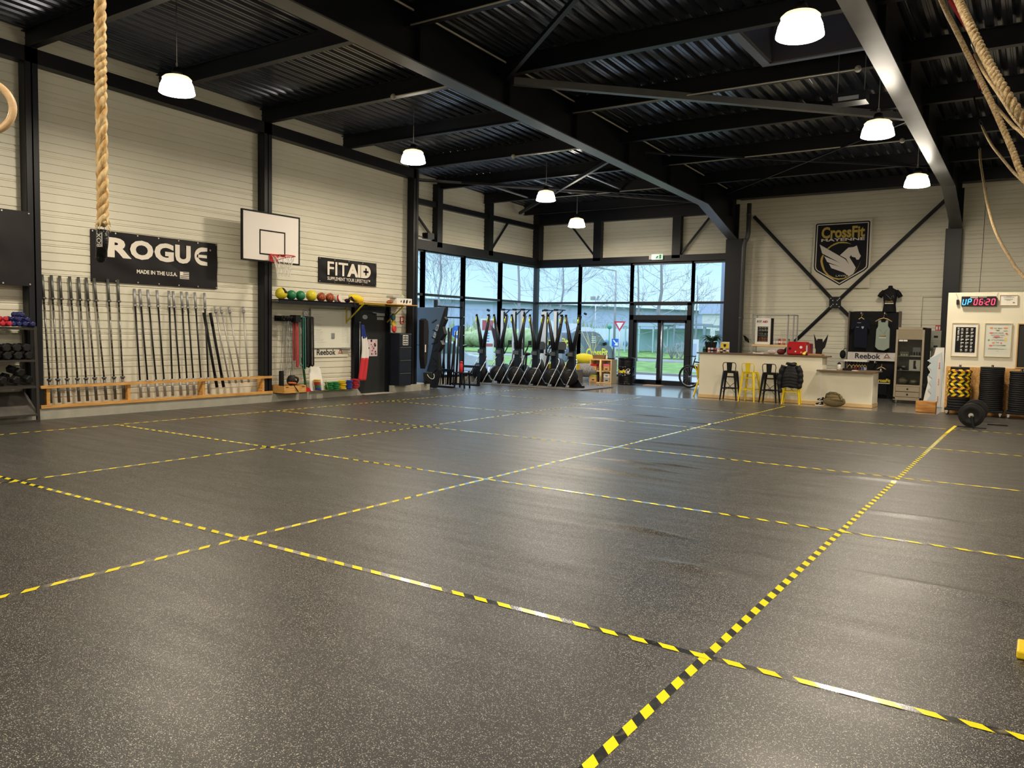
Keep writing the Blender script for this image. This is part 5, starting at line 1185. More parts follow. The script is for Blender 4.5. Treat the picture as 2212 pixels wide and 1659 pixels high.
# yellow chair seen edge-on behind the counter end
t = thing('yellow_chair', (-7.85, 20.95, 0), 'yellow metal chair peeking out past the counter end', 'chair')
b = MB(); b.bar((-7.88,20.75,.0),(-7.80,20.9,.45),.03,.04); b.bar((-7.62,20.8,.0),(-7.66,20.9,.45),.03,.04); b.bar((-7.88,21.2,.0),(-7.82,21.15,.45),.03,.04); b.bar((-7.62,21.2,0),(-7.66,21.15,.45),.03,.04); obj('legs', b, M_sy, t, world=True)
b = MB(); b.box(-7.84,-7.66,20.85,21.2,.44,.465); obj('seat', b, M_sy, t, world=True, bev=.004)
b = MB(); b.tube([(-7.82,20.86,.46),(-7.84,20.84,.65),(-7.90,20.82,.84),(-7.88,20.95,.86),(-7.86,21.1,.84),(-7.82,21.15,.46)], .016, 6); b.prism([(20.92,.47),(21.02,.47),(21.03,.84),(20.9,.84)], -7.86, -7.85, YZ); obj('backrest', b, M_sy, t, world=True)
# things on the high top
t = thing('potted_plant', (-7.45,20.75,1.2), 'dark spiky leaved plant in a black square pot on the counter', 'plant')
b = MB(); b.M = Matrix.Translation((-7.46,20.8,1.2)); b.sheet([[(sx*k,sy*k,z) for sx,sy in ((-.12,-.12),(.12,-.12),(.12,.12),(-.12,.12),(-.12,-.12))] for z,k in ((.001,.8),(.28,1.05),(.28,.95),(.25,.93))], smooth=False); obj('pot', b, M_matte, t, world=True, recalc=False)
b = MB(); random.seed(12)
for k in range(60):
    a = random.uniform(0,2*PI); L = random.uniform(.22,.42); up = random.uniform(.5,1.4); pts = []
    for j in range(6): u = j/5; r = L*u*math.cos(up*(1-u*.9))*1.0; pts.append((-7.44+r*math.cos(a)*.85, 20.8+r*math.sin(a)*.6, 1.46+L*(math.sin(up)*u*1.2-.85*u*u*u)))
    b.tube(pts, [.006,.009,.009,.008,.005,.002], 3, cap=False, smooth=False)
obj('leaves', b, mat('dark_leaf', (.012,.045,.022), .5), t, world=True)
t = thing('framed_card', (-7.05,20.8,1.2), 'small white card with yellow panel and crest leaning on the counter', 'card')
b = MB(); b.box(-7.19,-6.95,20.78,20.79,1.202,1.49); c_ = obj('card', b, M_white, t, world=True)
b = MB(); b.box(-7.175,-6.965,20.776,20.779,1.30,1.46); obj('yellow_panel', b, M_cfy, c_, world=True)
b = MB(); b.prism([(-.035,.04),(.035,.04),(.035,-.01),(0,-.05),(-.035,-.01)], 0, .003, WB(-7.07,20.774,1.39)); obj('crest_print', b, M_navy, c_, world=True)
def can(x, y, z, m, lab, cat='can', r=.033, h=.13, nm='drink_can', grp=None, m2=None):
    t = thing(nm, (x,y,z), lab, cat, group=grp)
    b = MB(); b.lathe([(r*.85,0),(r,.008),(r,h-.012),(r*.8,h)], (x,y,z+.001), n=18); c_ = obj('can_body', b, m, t, world=True)
    b = MB(); b.lathe([(r*1.01,h*.3),(r*1.01,h*.6)], (x,y,z+.001), n=18, cap=False); obj('label_band', b, m2 or M_white, t, world=True)
    return t
CC = [('dark green',(.01,.12,.07)),('white and red',(.6,.55,.5)),('silver',(.5,.52,.55)),('red and blue',(.35,.05,.08)),('orange',(.7,.33,.15)),('black and cream',(.03,.03,.03)),('cream',(.6,.5,.4)),('brown',(.3,.16,.06))]
for i, (x, (nm, c)) in enumerate(zip((-7.57,-7.44,-7.355,-7.265,-7.175,-7.10,-7.02,-6.94), CC)):
    can(x, 20.62, 1.2, mat('can_'+nm.replace(' ','_'), c, .35), f'{nm} drink can in the row on the counter below the plant', r=.045 if i == 0 else .035, h=.15 if i == 0 else .125, grp='drink cans lined up on the counter', m2=[M_matte, M_red, M_matte, M_navy, M_white, M_beech, M_matte, M_white][i])
t = thing('card_reader', (-6.15,20.75,1.2), 'white desk device lying on the counter below the shelf unit', 'device')
b = MB(); b.box(-6.28,-6.04,20.65,20.85,1.201,1.235); obj('casing', b, M_white, t, world=True, bev=.01)
b = MB(); b.box(-6.22,-6.10,20.66,20.84,1.236,1.25); obj('keypad', b, M_matte, t, world=True)
b = MB(); b.ball((-5.85,20.85,1.26),.09,1.2,.6,.7); single('plastic_bag', b, mat('pale_plastic_bag', (.5,.42,.40), .3, bump=.6, bscale=14), 'pale crumpled plastic bag on the counter beside the red machine', 'bag')
b = MB(); b.ball((-5.64,20.95,1.27),.10,1.1,.6,.75); single('dark_red_pouch', b, mat('maroon_cloth', (.12,.01,.015), .7), 'dark red pouch behind the pale plastic bag', 'pouch')
t = thing('coffee_machine', (-5.15,20.8,1.2), 'glossy red rounded counter machine covered in small stickers', 'coffee machine')
b = MB(); b.box(-5.44,-4.97,20.72,21.1,1.205,1.535); obj('red_housing', b, mat('gloss_red', (.42,.006,.012), .2), t, world=True, bev=.035)
b = MB(); b.box(-4.99,-4.88,20.72,21.1,1.205,1.50); obj('side_cheek', b, mat('maroon_gloss', (.22,.01,.02), .3), t, world=True, bev=.03)
b = MB(); b.box(-4.965,-4.93,20.705,20.72,1.28,1.45); obj('pale_strip', b, mat('pale_pink_strip', (.55,.45,.42), .5), t, world=True)
for x, z, r, m in ((-5.36,1.36,.032,M_matte),(-5.09,1.40,.034,M_white),(-5.22,1.29,.018,M_white),(-5.08,1.27,.026,mat('orange_sticker',(.7,.2,.05),.5))):
    b = MB(); b.lathe([(r,0),(r,.003)], (x,20.718,z), (0,-1,0), 16); obj('sticker', b, m, t, world=True)
lettering('coffee', .14, .03, WB(-5.30, 20.717, 1.40), M_chrome, t, bold=.01) if False else None
t = thing('yellow_duck', (-4.98,20.6,1.2), 'tiny yellow ornament at the edge of the counter', 'ornament')
b = MB(); b.ball((-4.98,20.6,1.24),.04,1,.7,.9,n=14,m=10); b.ball((-4.955,20.6,1.275),.024,n=12,m=8); obj('figure', b, mat('ornament_yellow', (.9,.75,.1), .4), t, world=True)
b = MB(); b.box(-4.89,-4.56,20.6,20.9,1.201,1.245); single('chopping_board', b, mat('brown_board', (.36,.19,.07), .5), 'brown wooden block under the winged trophy', 'block', bev=.006)
t = thing('winged_trophy', (-4.66,20.75,1.245), 'black trophy with two upright wings standing on a wooden block', 'trophy')
b = MB(); b.prism([(-4.74,1.247),(-4.60,1.247),(-4.57,1.45),(-4.60,1.62),(-4.71,1.62),(-4.73,1.5)], -20.80, -20.74, Matrix(((1,0,0,0),(0,0,-1,0),(0,1,0,0),(0,0,0,1)))); obj('stem', b, M_matte, t, world=True)
for pts in ([(-4.72,1.30),(-4.69,1.50),(-4.80,1.74),(-4.77,1.50),(-4.76,1.40)],[(-4.60,1.32),(-4.585,1.52),(-4.46,1.74),(-4.48,1.60),(-4.52,1.42)]):
    b = MB(); b.prism(pts, -20.77, -20.75, Matrix(((1,0,0,0),(0,0,-1,0),(0,1,0,0),(0,0,0,1)))); obj('wing', b, M_matte, t, world=True)
# metal shelf with drinks fridge behind the counter
t = thing('metal_shelf_unit', (-6.3,22.7,0), 'grey tubular shelf unit with wooden shelf and mesh back', 'shelf')
M_tub = mat('grey_tube', (.28,.28,.27), .4)
for x in (-6.89,-5.91,-5.76):
    for y in (22.55,22.95):
        if x == -5.91 and y == 22.95: continue
        b = MB(); b.box(x-.015,x+.015,y-.015,y+.015,0,2.27); obj('post', b, M_tub, t, world=True)
b = MB()
for y in (22.55,22.95): b.box(-6.89,-5.76,y-.015,y+.015,2.24,2.27)
for x in (-6.89,-5.76): b.box(x-.015,x+.015,22.55,22.95,2.24,2.27)
obj('top_rail', b, M_tub, t, world=True)
b = MB(); b.box(-6.89,-5.85,22.53,22.97,1.38,1.43); obj('shelf_board', b, M_beech, t, world=True)
b = MB(); b.box(-6.89,-5.85,22.53,22.97,.8,.83); obj('lower_board', b, M_beech, t, world=True)
b = MB()
for k in range(9): b.bar((-6.2+.05*k,22.96,1.43),(-6.2+.05*k,22.96,1.85),.004,.004)
for k in range(7): b.bar((-6.22,22.96,1.48+.06*k),(-5.78,22.96,1.48+.06*k),.004,.004)
obj('wire_mesh', b, M_tub, t, world=True)
t = thing('drinks_fridge', (-6.6,22.7,1.43), 'small white glass fronted drinks fridge with dark and red lettering', 'fridge')
b = MB(); x0,x1,y0,y1,z0,z1 = -6.82,-6.40,22.56,22.9,1.432,2.17
b.box(x0,x1,y0+.02,y0+.06,z0,z0+.07).box(x0,x1,y0+.02,y0+.06,1.93,z1).box(x0,x0+.06,y0+.02,y0+.06,z0+.07,1.93).box(x1-.06,x1,y0+.02,y0+.06,z0+.07,1.93)
obj('door_frame', b, M_white, t, world=True, bev=.004)
b = MB(); b.box(x0,x0+.02,y0+.06,y1,z0,z1).box(x1-.02,x1,y0+.06,y1,z0,z1).box(x0,x1,y1-.02,y1,z0,z1).box(x0,x1,y0+.06,y1,z1-.02,z1).box(x0,x1,y0+.06,y1,z0,z0+.02); obj('cabinet', b, mat('fridge_grey', (.18,.18,.18), .5), t, world=True)
b = MB(); b.box(x1,x1+.004,y0+.08,y1-.02,z0+.02,z1-.02); obj('side_graphic', b, M_matte, t, world=True)
b = MB(); b._f([b.v(p) for p in ((x0+.06,y0+.035,z0+.07),(x1-.06,y0+.035,z0+.07),(x1-.06,y0+.035,1.93),(x0+.06,y0+.035,1.93))]); obj('glass', b, M_cabglass, t, world=True, recalc=False)
for z in (1.52,1.68,1.82):
    b = MB(); b.box(x0+.02,x1-.02,y0+.07,y1-.03,z-.008,z); obj('inner_shelf', b, M_zinc, t, world=True)
lettering('FIT', .14, .06, WB(-6.78,y0+.018,2.04), M_navy, t, bold=.02); lettering('AID', .15, .06, WB(-6.625,y0+.018,2.04), mat('sign_red', (.45,.02,.04), .5), t, bold=.05)
for r, (z, m, nm) in enumerate(((1.822,M_white,'white'),(1.682,M_matte,'dark'),(1.522,mat('amber_can',(.5,.25,.05),.4),'amber'))):
    for i in range(4): can(-6.72+.075*i, 22.70, z, m, f'{nm} can on the {["upper","middle","lowest"][r]} shelf inside the drinks fridge', r=.028, h=.10, grp=f'{nm} cans inside the drinks fridge', m2=[M_matte,M_zinc,M_red][r])
for i, (x, nm, c) in enumerate(((-6.31,'silver and white',(.5,.5,.5)),(-6.24,'slim grey',(.35,.33,.33)),(-6.17,'dark red',(.25,.03,.03)),(-6.10,'pink',(.6,.25,.2)),(-6.03,'orange red',(.6,.18,.08)),(-5.93,'green',(.02,.2,.1)))):
    can(x, 22.7, 1.43, mat('tub_'+nm.replace(' ','_'), c, .4), f'{nm} can on the wooden shelf beside the drinks fridge', r=.04 if i == 5 else .032, h=.17, grp='cans beside the drinks fridge', m2=M_white)
# black wall mounted bird shape near the column
b = MB(); b.prism([(-7.67,1.68),(-7.60,1.66),(-7.52,1.58),(-7.50,1.56),(-7.47,1.45),(-7.53,1.48),(-7.60,1.52),(-7.63,1.60)], -24.20, -24.16, Matrix(((1,0,0,0),(0,0,-1,0),(0,1,0,0),(0,0,0,1)))); b.bar((-7.57,24.2,1.57),(-7.57,24.38,1.57),.02,.02)
single('wall_hook_figure', b, M_matte, 'small black leaf shaped figure on the end wall beside the column', 'ornament')
# clutter on the low top
t = thing('shaker_bottle', (-4.15,20.7,.87), 'clear shaker bottle with black lid on the low counter wing', 'bottle')
b = MB(); b.lathe([(.035,0),(.04,.01),(.045,.14)], (-4.16,20.7,.869), n=18); obj('cup', b, mat('frosted_cup', (.55,.53,.47), .3), t, world=True)
b = MB(); b.lathe([(.046,.14),(.046,.165),(.02,.175),(.018,.195)], (-4.16,20.7,.869), n=18); obj('lid', b, M_matte, t, world=True)
b = MB(); b.box(-4.05,-3.86,20.55,20.7,.869,.925); single('dark_tray', b, M_matte, 'low dark tray at the front of the low counter wing', 'tray', bev=.006)
b = MB(); b.box(-4.45,-4.2,20.55,20.75,.869,.876); single('white_papers', b, M_white, 'white papers lying on the low counter wing', 'papers')
b = MB(); b.box(-3.82,-3.70,20.5,20.6,.869,.88); single('small_note', b, M_white, 'small white note beside the dark tray', 'note')
# clothing display on the end wall
t = thing('clothing_display', (-4.0,24.2,0), 'tall black slatted panel with pale strip for hanging clothes', 'display panel')
b = MB(); b.box(-4.62,-3.36,24.15,24.37,0,2.40); obj('black_panel', b, M_matte, t, world=True)
b = MB(); b.box(-4.66,-4.62,24.1,24.37,0,2.42).box(-3.36,-3.32,24.1,24.37,0,2.42); obj('side_trim', b, mat('brown_trim', (.10,.075,.055), .5), t, world=True)
b = MB(); b.box(-4.55,-3.75,24.2,24.37,2.42,2.48); obj('top_strip', b, M_wall, t, world=True)
b = MB(); b.box(-4.62,-3.36,24.05,24.15,1.04,1.27); obj('pale_band', b, mat('pale_band', (.66,.62,.58), .4), t, world=True)
lettering('Reebok', .66, .15, WB(-4.42,24.045,1.09), M_navy, t, bold=.02)
delta(WB(-3.60,24.045,1.155), .18, t, mat('maroon_mark', (.13,.02,.03), .5))
for x in (-4.28,-3.68,-3.87):
    b = MB(); z_ = 2.33 if x != -3.87 else .98; b.bar((x,24.15,z_),(x,23.85,z_+.03),.02,.05); obj('arm', b, M_zinc, t, world=True)
def hanger(b, x, y, z, w_=.21):
    b.tube([(x-w_,y+.02,z-.10),(x-w_*.5,y,z-.035),(x,y,z),(x+w_*.5,y,z-.035),(x+w_,y+.02,z-.10)], [.012,.014,.014,.014,.012], 6); b.tube([(x,y,z),(x,y,z+.04),(x+.02,y,z+.06),(x,y,z+.075)], .004, 5)
def garment(name, label, x, y, pts, m, hz, cat='shirt', hm=None, prints=None, hw=.21):
    t = thing(name, (x,y,hz), label, cat)
    b = MB(); b.prism(pts, -y-.03, -y+.03, Matrix(((1,0,0,x),(0,0,-1,0),(0,1,0,hz),(0,0,0,1)))); g_ = obj('fabric', b, m, t, world=True, bev=.012)
    b = MB(); hanger(b, x, y, hz+.02, hw); obj('clothes_hanger', b, hm or M_beech, t, world=True)
    if prints: prints(t, x, y-.034, hz)
    return t
M_nv = mat('navy_cotton', (.004,.0065,.018), .85, bump=.5, bscale=7); M_gr = mat('grey_green_cotton', (.30,.36,.31), .85, bump=.4, bscale=7)
TS = [(-.06,-.03),(-.20,-.08),(-.27,-.30),(-.20,-.33),(-.17,-.26),(-.16,-.82),(.18,-.84),(.17,-.26),(.20,-.33),(.27,-.30),(.20,-.08),(.06,-.03),(0,-.07)]
def pr1(t, x, y, z):
    b = MB(); b.box(x-.10,x+.0,y-.002,y,z-.135,z-.125); b.box(x-.12,x-.05,y-.002,y,z-.26,z-.25); obj('printed_text', b, M_zinc, t, world=True)
    b = MB(); b.prism([(-.03,.03),(.03,.03),(.03,-.01),(0,-.04),(-.03,-.01)], 0, .002, WB(x+.05,y,z-.26)); obj('printed_crest', b, M_zinc, t, world=True)
garment('t_shirt', 'navy t-shirt with small crest on a wooden hanger', -4.28, 23.93, TS, M_nv, 2.22, prints=pr1, hw=.10)
TT_ = [(-.07,-.04),(-.13,-.05),(-.13,-.22),(-.17,-.30),(-.18,-.78),(-.10,-.86),(.05,-.88),(.18,-.80),(.17,-.28),(.12,-.20),(.12,-.05),(.07,-.04),(.05,-.10),(-.05,-.10)]
def pr2(t, x, y, z):
    b = MB(); b.tube([(x-.08,y,z-.30),(x-.02,y,z-.36),(x+.03,y,z-.42),(x+.07,y,z-.33),(x+.10,y,z-.30)], .006, 4); obj('emblem_line', b, M_zinc, t, world=True)
    lettering('CrossFit', .18, .05, WB(x-.09, y-.001, z-.50), mat('gold_print', (.35,.20,.04), .5), t, bold=.03); b = MB(); b.box(x-.09,x+.09,y-.002,y,z-.535,z-.515); obj('white_line', b, M_white, t, world=True)
garment('tank_top', 'pale grey green tank top on wooden hangers with emblem print', -3.71, 23.93, TT_, M_gr, 2.21, prints=pr2)
def pr3(t, x, y, z):
    lettering('CrossFit', .38, .10, WB(x-.13, y-.001, z-.40), M_cfy, t, bold=.035); b = MB(); b.box(x-.12,x+.24,y-.002,y,z-.44,z-.42); obj('white_line', b, M_white, t, world=True); b = MB(); b.box(x-.02,x+.01,y-.002,y,z-.13,z-.03); obj('hang_tag', b, M_white, t, world=True)
garment('black_t_shirt', 'black t-shirt with yellow lettering hanging below the pale strip', -3.71, 23.95, [(a*.95,b_*.9) for a, b_ in TS], mat('black_cotton', (.006,.006,.007), .9), .86, prints=pr3, hw=.14)
# little rail of garments left of it
t = thing('garment_rail', (-4.2,23.4,0), 'pale shelf rail with hangers standing before the black panel', 'rail')
b = MB(); b.box(-4.55,-3.95,23.2,23.5,1.02,1.07); obj('rail_shelf', b, M_white, t, world=True)
b = MB(); b.cyl((-4.52,23.35,.97),(-3.98,23.35,.97),.012,n=8); b.bar((-4.53,23.35,0),(-4.53,23.35,1.02),.03,.03); b.bar((-3.97,23.35,0),(-3.97,23.35,1.02),.03,.03); obj('rail_frame', b, M_black, t, world=True)
random.seed(6)
for i, (x, m, nm) in enumerate(((-4.42,M_beech,'bare wooden'),(-4.32,M_beech,'second bare wooden'),(-4.24,mat('maroon_shirt',(.12,.01,.01),.8),'maroon'),(-4.17,MATS['maroon_shirt'],'second maroon'),(-4.10,mat('blue_top',(.05,.15,.40),.8),'blue'),(-4.03,mat('silver_top',(.35,.36,.40),.7),'silver grey'))):
    t = thing('hanging_garment', (x,23.35,.95), f'{nm} garment hanger on the low rail behind the counter wing', 'garment')
    b = MB(); hanger(b, x, 23.35, .93, .07); obj('clothes_hanger', b, M_beech, t, world=True)
    if i > 1: b = MB(); b.prism([(-.05,-.06),(.05,-.06),(.06,-.55),(-.06,-.55)], -.02, .02, WB(x,23.35,.93)); obj('fabric', b, m, t, world=True, bev=.006)
b = MB(); b.ball((-4.66,23.6,1.2),.10,.8,.8,1.2); b.tube([(-4.66,23.6,1.3),(-4.66,23.8,1.36),(-4.66,24.2,1.36)], .008, 5); single('peaked_hat', b, M_matte, 'black cap hanging at the side of the clothing panel', 'cap')
# torso form
t = thing('torso_form', (-3.61,24.1,2.4), 'black shirt on a torso form above the clothing panel with emblem print', 'mannequin')
b = MB(); rows = []
for z, w_, d in ((2.40,.175,.09),(2.50,.165,.09),(2.62,.15,.085),(2.72,.165,.09),(2.84,.18,.095),(2.94,.19,.085),(3.0,.17,.07),(3.04,.09,.06),(3.07,.06,.055),(3.11,.055,.05)):
    rows.append([(-3.61+w_*math.sin(a), 24.15-d*math.cos(a), z) for a in [2*PI*i/24 for i in range(25)]])
b.sheet(rows); b.ball((-3.61,24.15,3.11),.055,1,1,.3,n=12,m=6); obj('torso', b, M_matte, t, world=True)
for s in (-1,1):
    b = MB(); b.tube([(-3.61+s*.15,24.15,2.97),(-3.61+s*.22,24.14,2.90),(-3.61+s*.265,24.13,2.81)], [.06,.062,.066], 12); obj('short_sleeve', b, M_matte, t, world=True)
b = MB(); b.tube([(-3.70,24.05,2.88),(-3.62,24.05,2.80),(-3.57,24.05,2.74),(-3.55,24.05,2.82),(-3.51,24.05,2.86),(-3.50,24.06,2.78)], .004, 4); obj('emblem_line', b, M_zinc, t, world=True)
lettering('CrossFit', .20, .05, WB(-3.71,24.04,2.66), mat('dark_gold_print', (.28,.18,.03), .5), t, bold=.03); b = MB(); b.box(-3.72,-3.50,24.045,24.05,2.62,2.645); obj('white_line', b, M_white, t, world=True)
# fine trunking outline on the wall
b = MB(); b.tube([(-2.83,24.37,2.0),(-2.83,24.37,2.82),(-2.3,24.37,2.82)], .012, 4); single('wall_trunking', b, M_wall, 'thin cream cable trunking on the end wall above the glass cabinet', 'trunking')
# crest banner
t = thing('crest_banner', (-5.0,24.27,4.0), 'shield crest banner in black gold and white high on the end wall', 'banner')
FC = WB(-5.0, 24.30, 4.0); M_cb = mat('crest_black', (.007,.007,.011), .6, spec=.2); M_cw = mat('crest_white', (.62,.57,.52), .5); M_cg = mat('crest_gold', (.46,.33,.05), .5)
b = MB(); b.prism([(-.74,1.0),(.82,1.02),(.82,-.92),(-.77,-.92)], -.01, 0, FC); obj('backing_sheet', b, mat('banner_cream', (.60,.56,.46), .5), t, world=True)
S1 = [(-.68,.94),(-.65,.955),(.73,.96),(.765,.93),(.77,-.27),(.76,-.35),(.67,-.44),(.02,-.84),(-.63,-.44),(-.69,-.37),(-.71,-.28),(-.70,.92)]
def inset(P, d):
    n = len(P); out_ = []
    for i in range(n):
        a, p_, c = Vector(P[i-1]), Vector(P[i]), Vector(P[(i+1) % n]); e1 = (p_-a).normalized(); e2 = (c-p_).normalized()
        n1 = Vector((e1.y,-e1.x)); n2 = Vector((e2.y,-e2.x)); q = (n1+n2); q = q/max(.3, q.length_squared)*2; out_.append(tuple(p_+q*d))
    return out_
b = MB(); b.prism(S1, 0, .002, FC); obj('shield_edge', b, M_cb, t, world=True)
b = MB(); b.prism(inset(S1,.035), .002, .004, FC); obj('shield_line', b, M_cw, t, world=True)
b = MB(); b.prism(inset(S1,.062), .004, .006, FC); obj('shield_field', b, M_cb, t, world=True)
body = [(-.57,.35),(-.49,.09),(.03,-.21),(-.43,.01),(-.34,-.16),(.03,-.31),(-.29,-.21),(-.22,-.34),(.12,-.47),(.26,-.58),(.38,-.52),(.44,-.34),(.26,-.05),(.30,.02),(.32,-.03),(.42,-.06),(.45,-.12),(.51,-.12),(.56,-.02),(.51,.07),(.44,.28),(.36,.24),(.22,.23),(.0,.02),(.17,-.08),(.26,-.25),(.15,-.1)]
b = MB(); b.prism(body, .008, .011, FC); obj('winged_horse', b, M_cw, t, world=True)
a1 = [(.3,.32),(.18,.38),(.07,.4),(-.06,.4),(-.17,.36),(-.27,.3),(-.36,.23),(-.32,.21),(-.24,.28),(-.15,.32),(-.04,.36),(.07,.36),(.19,.35)]
a2 = [(-.48,.05),(-.52,-.04),(-.53,-.14),(-.5,-.26),(-.44,-.41),(-.33,-.55),(-.18,-.64),(-.02,-.68),(.13,-.66),(.28,-.59),(.41,-.48),(.51,-.32),(.56,-.16),(.54,-.24),(.48,-.36),(.39,-.48),(.27,-.57),(.13,-.63),(0,-.64),(-.14,-.61),(-.28,-.53),(-.39,-.4),(-.44,-.26),(-.47,-.14),(-.46,-.05),(-.44,.04)]
b = MB(); b.prism(a1, .006, .008, FC); b.prism(a2, .006, .008, FC); obj('gold_ring', b, M_cg, t, world=True)
lettering('CrossFit', 1.17, .33, FC @ Matrix.Translation((-.53,.51,.006)), M_cg, t, bold=.035)
lettering('MAYENNE', 1.17, .08, FC @ Matrix.Translation((-.53,.425,.006)), M_cw, t, bold=.03)
lettering('LAVAJ', .28, .065, FC @ Matrix.Translation((-.085,-.605,.007)), M_cw, t, bold=.0)
# glass cabinet on castors
t = thing('display_cabinet', (-2.85,22.9,0), 'tall beige glass fronted display cabinet on castors with two drawers', 'cabinet')
M_bg = mat('beige_laminate', (.33,.275,.19), .5); x0,x1,y0,y1 = -3.20,-2.54,22.68,23.1
b = MB(); b.box(x0,x0+.05,y0,y1,.10,1.96).box(x1-.05,x1,y0,y1,.10,1.96).box(x0,x1,y0,y1,1.90,1.96).box(x0,x1,y0,y1,.08,.16).box(x0,x1,y1-.02,y1,.1,1.96).box(x0+.05,x1-.05,y0+.01,y1,.44,.48); obj('carcass', b, M_bg, t, world=True, bev=.003)
b = MB(); b.box(x0+.05,x1-.05,y0+.005,y0+.03,1.65,1.90); obj('top_fascia', b, mat('beige_fascia', (.27,.22,.145), .5), t, world=True)
b = MB(); b.box(x0+.05,x1-.05,y1-.04,y1-.02,.48,1.65); obj('inner_back', b, mat('olive_back', (.04,.038,.03), .5), t, world=True)
b = MB(); b.box(x1,x1+.09,y0+.1,y1+.1,.12,1.95); obj('dark_side', b, M_matte, t, world=True)
b = MB(); b._f([b.v(p) for p in ((x0+.05,y0+.02,.48),(x1-.05,y0+.02,.48),(x1-.05,y0+.02,1.65),(x0+.05,y0+.02,1.65))]); obj('glass_door', b, M_cabglass, t, world=True, recalc=False)
for z in (.85,1.22):
    b = MB(); b.box(x0+.05,x1-.05,y0+.05,y1-.03,z-.008,z); obj('glass_shelf', b, M_zinc, t, world=True)
for z in (.17,.31):
    b = MB(); b.box(x0+.055,x1-.055,y0-.006,y0+.02,z,z+.125); d = obj('drawer', b, M_bg, t, world=True)
    b = MB(); b.box(-2.89,-2.85,y0-.025,y0-.006,z+.05,z+.08); obj('knob', b, M_matte, d, world=True)
for x in (x0+.07,x1-.07):
    for y in (y0+.06,y1-.06): b = MB(); b.cyl((x-.015,y,.037),(x+.015,y,.037),.037,n=14); b.box(x-.02,x+.02,y-.02,y+.02,.06,.09); obj('castor', b, M_chrome, t, world=True)
def inside(nm, lab, cat, m, f):
    b = MB(); f(b); return single(nm, b, m, lab, cat)
inside('watch_box','olive box with round metal pieces on the upper cabinet shelf','box',mat('olive_box',(.16,.15,.10),.5), lambda b: b.box(-3.10,-2.90,22.8,22.95,1.222,1.33))
for x in (-3.06,-3.0,-2.94): inside('metal_medal','round metal medal before the olive box in the cabinet','medal',M_chrome, lambda b: b.lathe([(.02,0),(.02,.01)],(x,22.78,1.25),(0,-1,0),12))['group'] = 'metal medals in the cabinet'
inside('product_card','grey backing card standing on the upper cabinet shelf','card',mat('grey_card',(.25,.25,.27),.5), lambda b: b.box(-2.82,-2.64,22.9,22.92,1.222,1.45))
inside('white_tray','white tray holding small black pots in the cabinet','tray',M_white, lambda b: b.box(-2.86,-2.62,22.75,22.88,1.222,1.24))
for i in range(4): inside('small_pot','small black pot with white cap on the cabinet tray','pot',M_matte, lambda b: b.lathe([(.018,0),(.018,.07),(.01,.09)],(-2.83+.06*i,22.8,1.241),n=12))['group'] = 'small pots on the cabinet tray'
inside('white_folder','white leaflet with a dark boot picture on the middle cabinet shelf','leaflet',M_white, lambda b: b.box(-2.87,-2.61,22.73,22.74,.855,1.13))
inside('boot_picture','dark boot shape printed on the white leaflet','picture',M_matte, lambda b: b.prism([(-.03,.11),(.03,.11),(.02,0),(.05,-.10),(-.03,-.10),(-.03,-.02)],0,.003,WB(-2.74,22.728,1.0)))
random.seed(31)
for i in range(7):
    x = random.uniform(-3.12,-2.92); z = .87+random.uniform(0,.10)
    inside('knee_wrap','crumpled grey and black packet on the middle cabinet shelf','packet',random.choice((M_zinc,M_matte,M_rubber)), lambda b: b.ball((x,22.85,z),.05,1.2,.8,.8,n=10,m=8))['group'] = 'packets on the middle cabinet shelf'
M_foil = mat('crumpled_foil', (.45,.42,.30), .18, .9, bump=1.0, bscale=40)
for i, (x, r) in enumerate(((-3.02,.12),(-2.76,.09))): inside('foil_bag',['larger shiny foil bag at the bottom of the cabinet','smaller shiny foil bag at the bottom of the cabinet'][i],'bag',M_foil, lambda b: b.ball((x,22.85,.49+r*.8),r,1.2,.8,.8))
inside('price_label','pair of small white price labels at the top of the cabinet door','label',M_white, lambda b: b.box(-3.13,-3.03,22.69,22.695,1.60,1.64).box(-3.02,-2.93,22.69,22.695,1.60,1.64))
# boxes and fire sign behind the cabinet
for i, (z0, z1) in enumerate(((1.63,1.90),(1.38,1.63))):
    bx(-2.52,-2.28,23.85,24.1,z0,z1,mat('grey_green_plastic' if i else 'grey_tub', (.20,.21,.17) if i else (.26,.26,.22), .4), ['upper grey display tub behind the glass cabinet','lower grey green display tub behind the glass cabinet'][i], 'display_tub', 'tub', .01)
b = MB(); b.bar((-2.50,24.0,0),(-2.50,24.0,1.38),.03,.03).bar((-2.30,24.0,0),(-2.30,24.0,1.38),.03,.03).box(-2.53,-2.27,23.84,24.12,1.355,1.378); single('tub_stand', b, M_tub, 'thin grey stand carrying the two display tubs', 'stand')
t = thing('extinguisher_sign', (-2.4,24.35,1.95), 'small red fire sign on the end wall behind the cabinet', 'sign')
b = MB(); b.box(-2.48,-2.33,24.36,24.375,1.90,2.05); obj('sign_plate', b, M_red, t, world=True)
b = MB(); b.box(-2.465,-2.42,24.355,24.36,1.93,2.02); b.box(-2.39,-2.36,24.355,24.36,1.93,2.02); obj('pictogram', b, M_white, t, world=True)
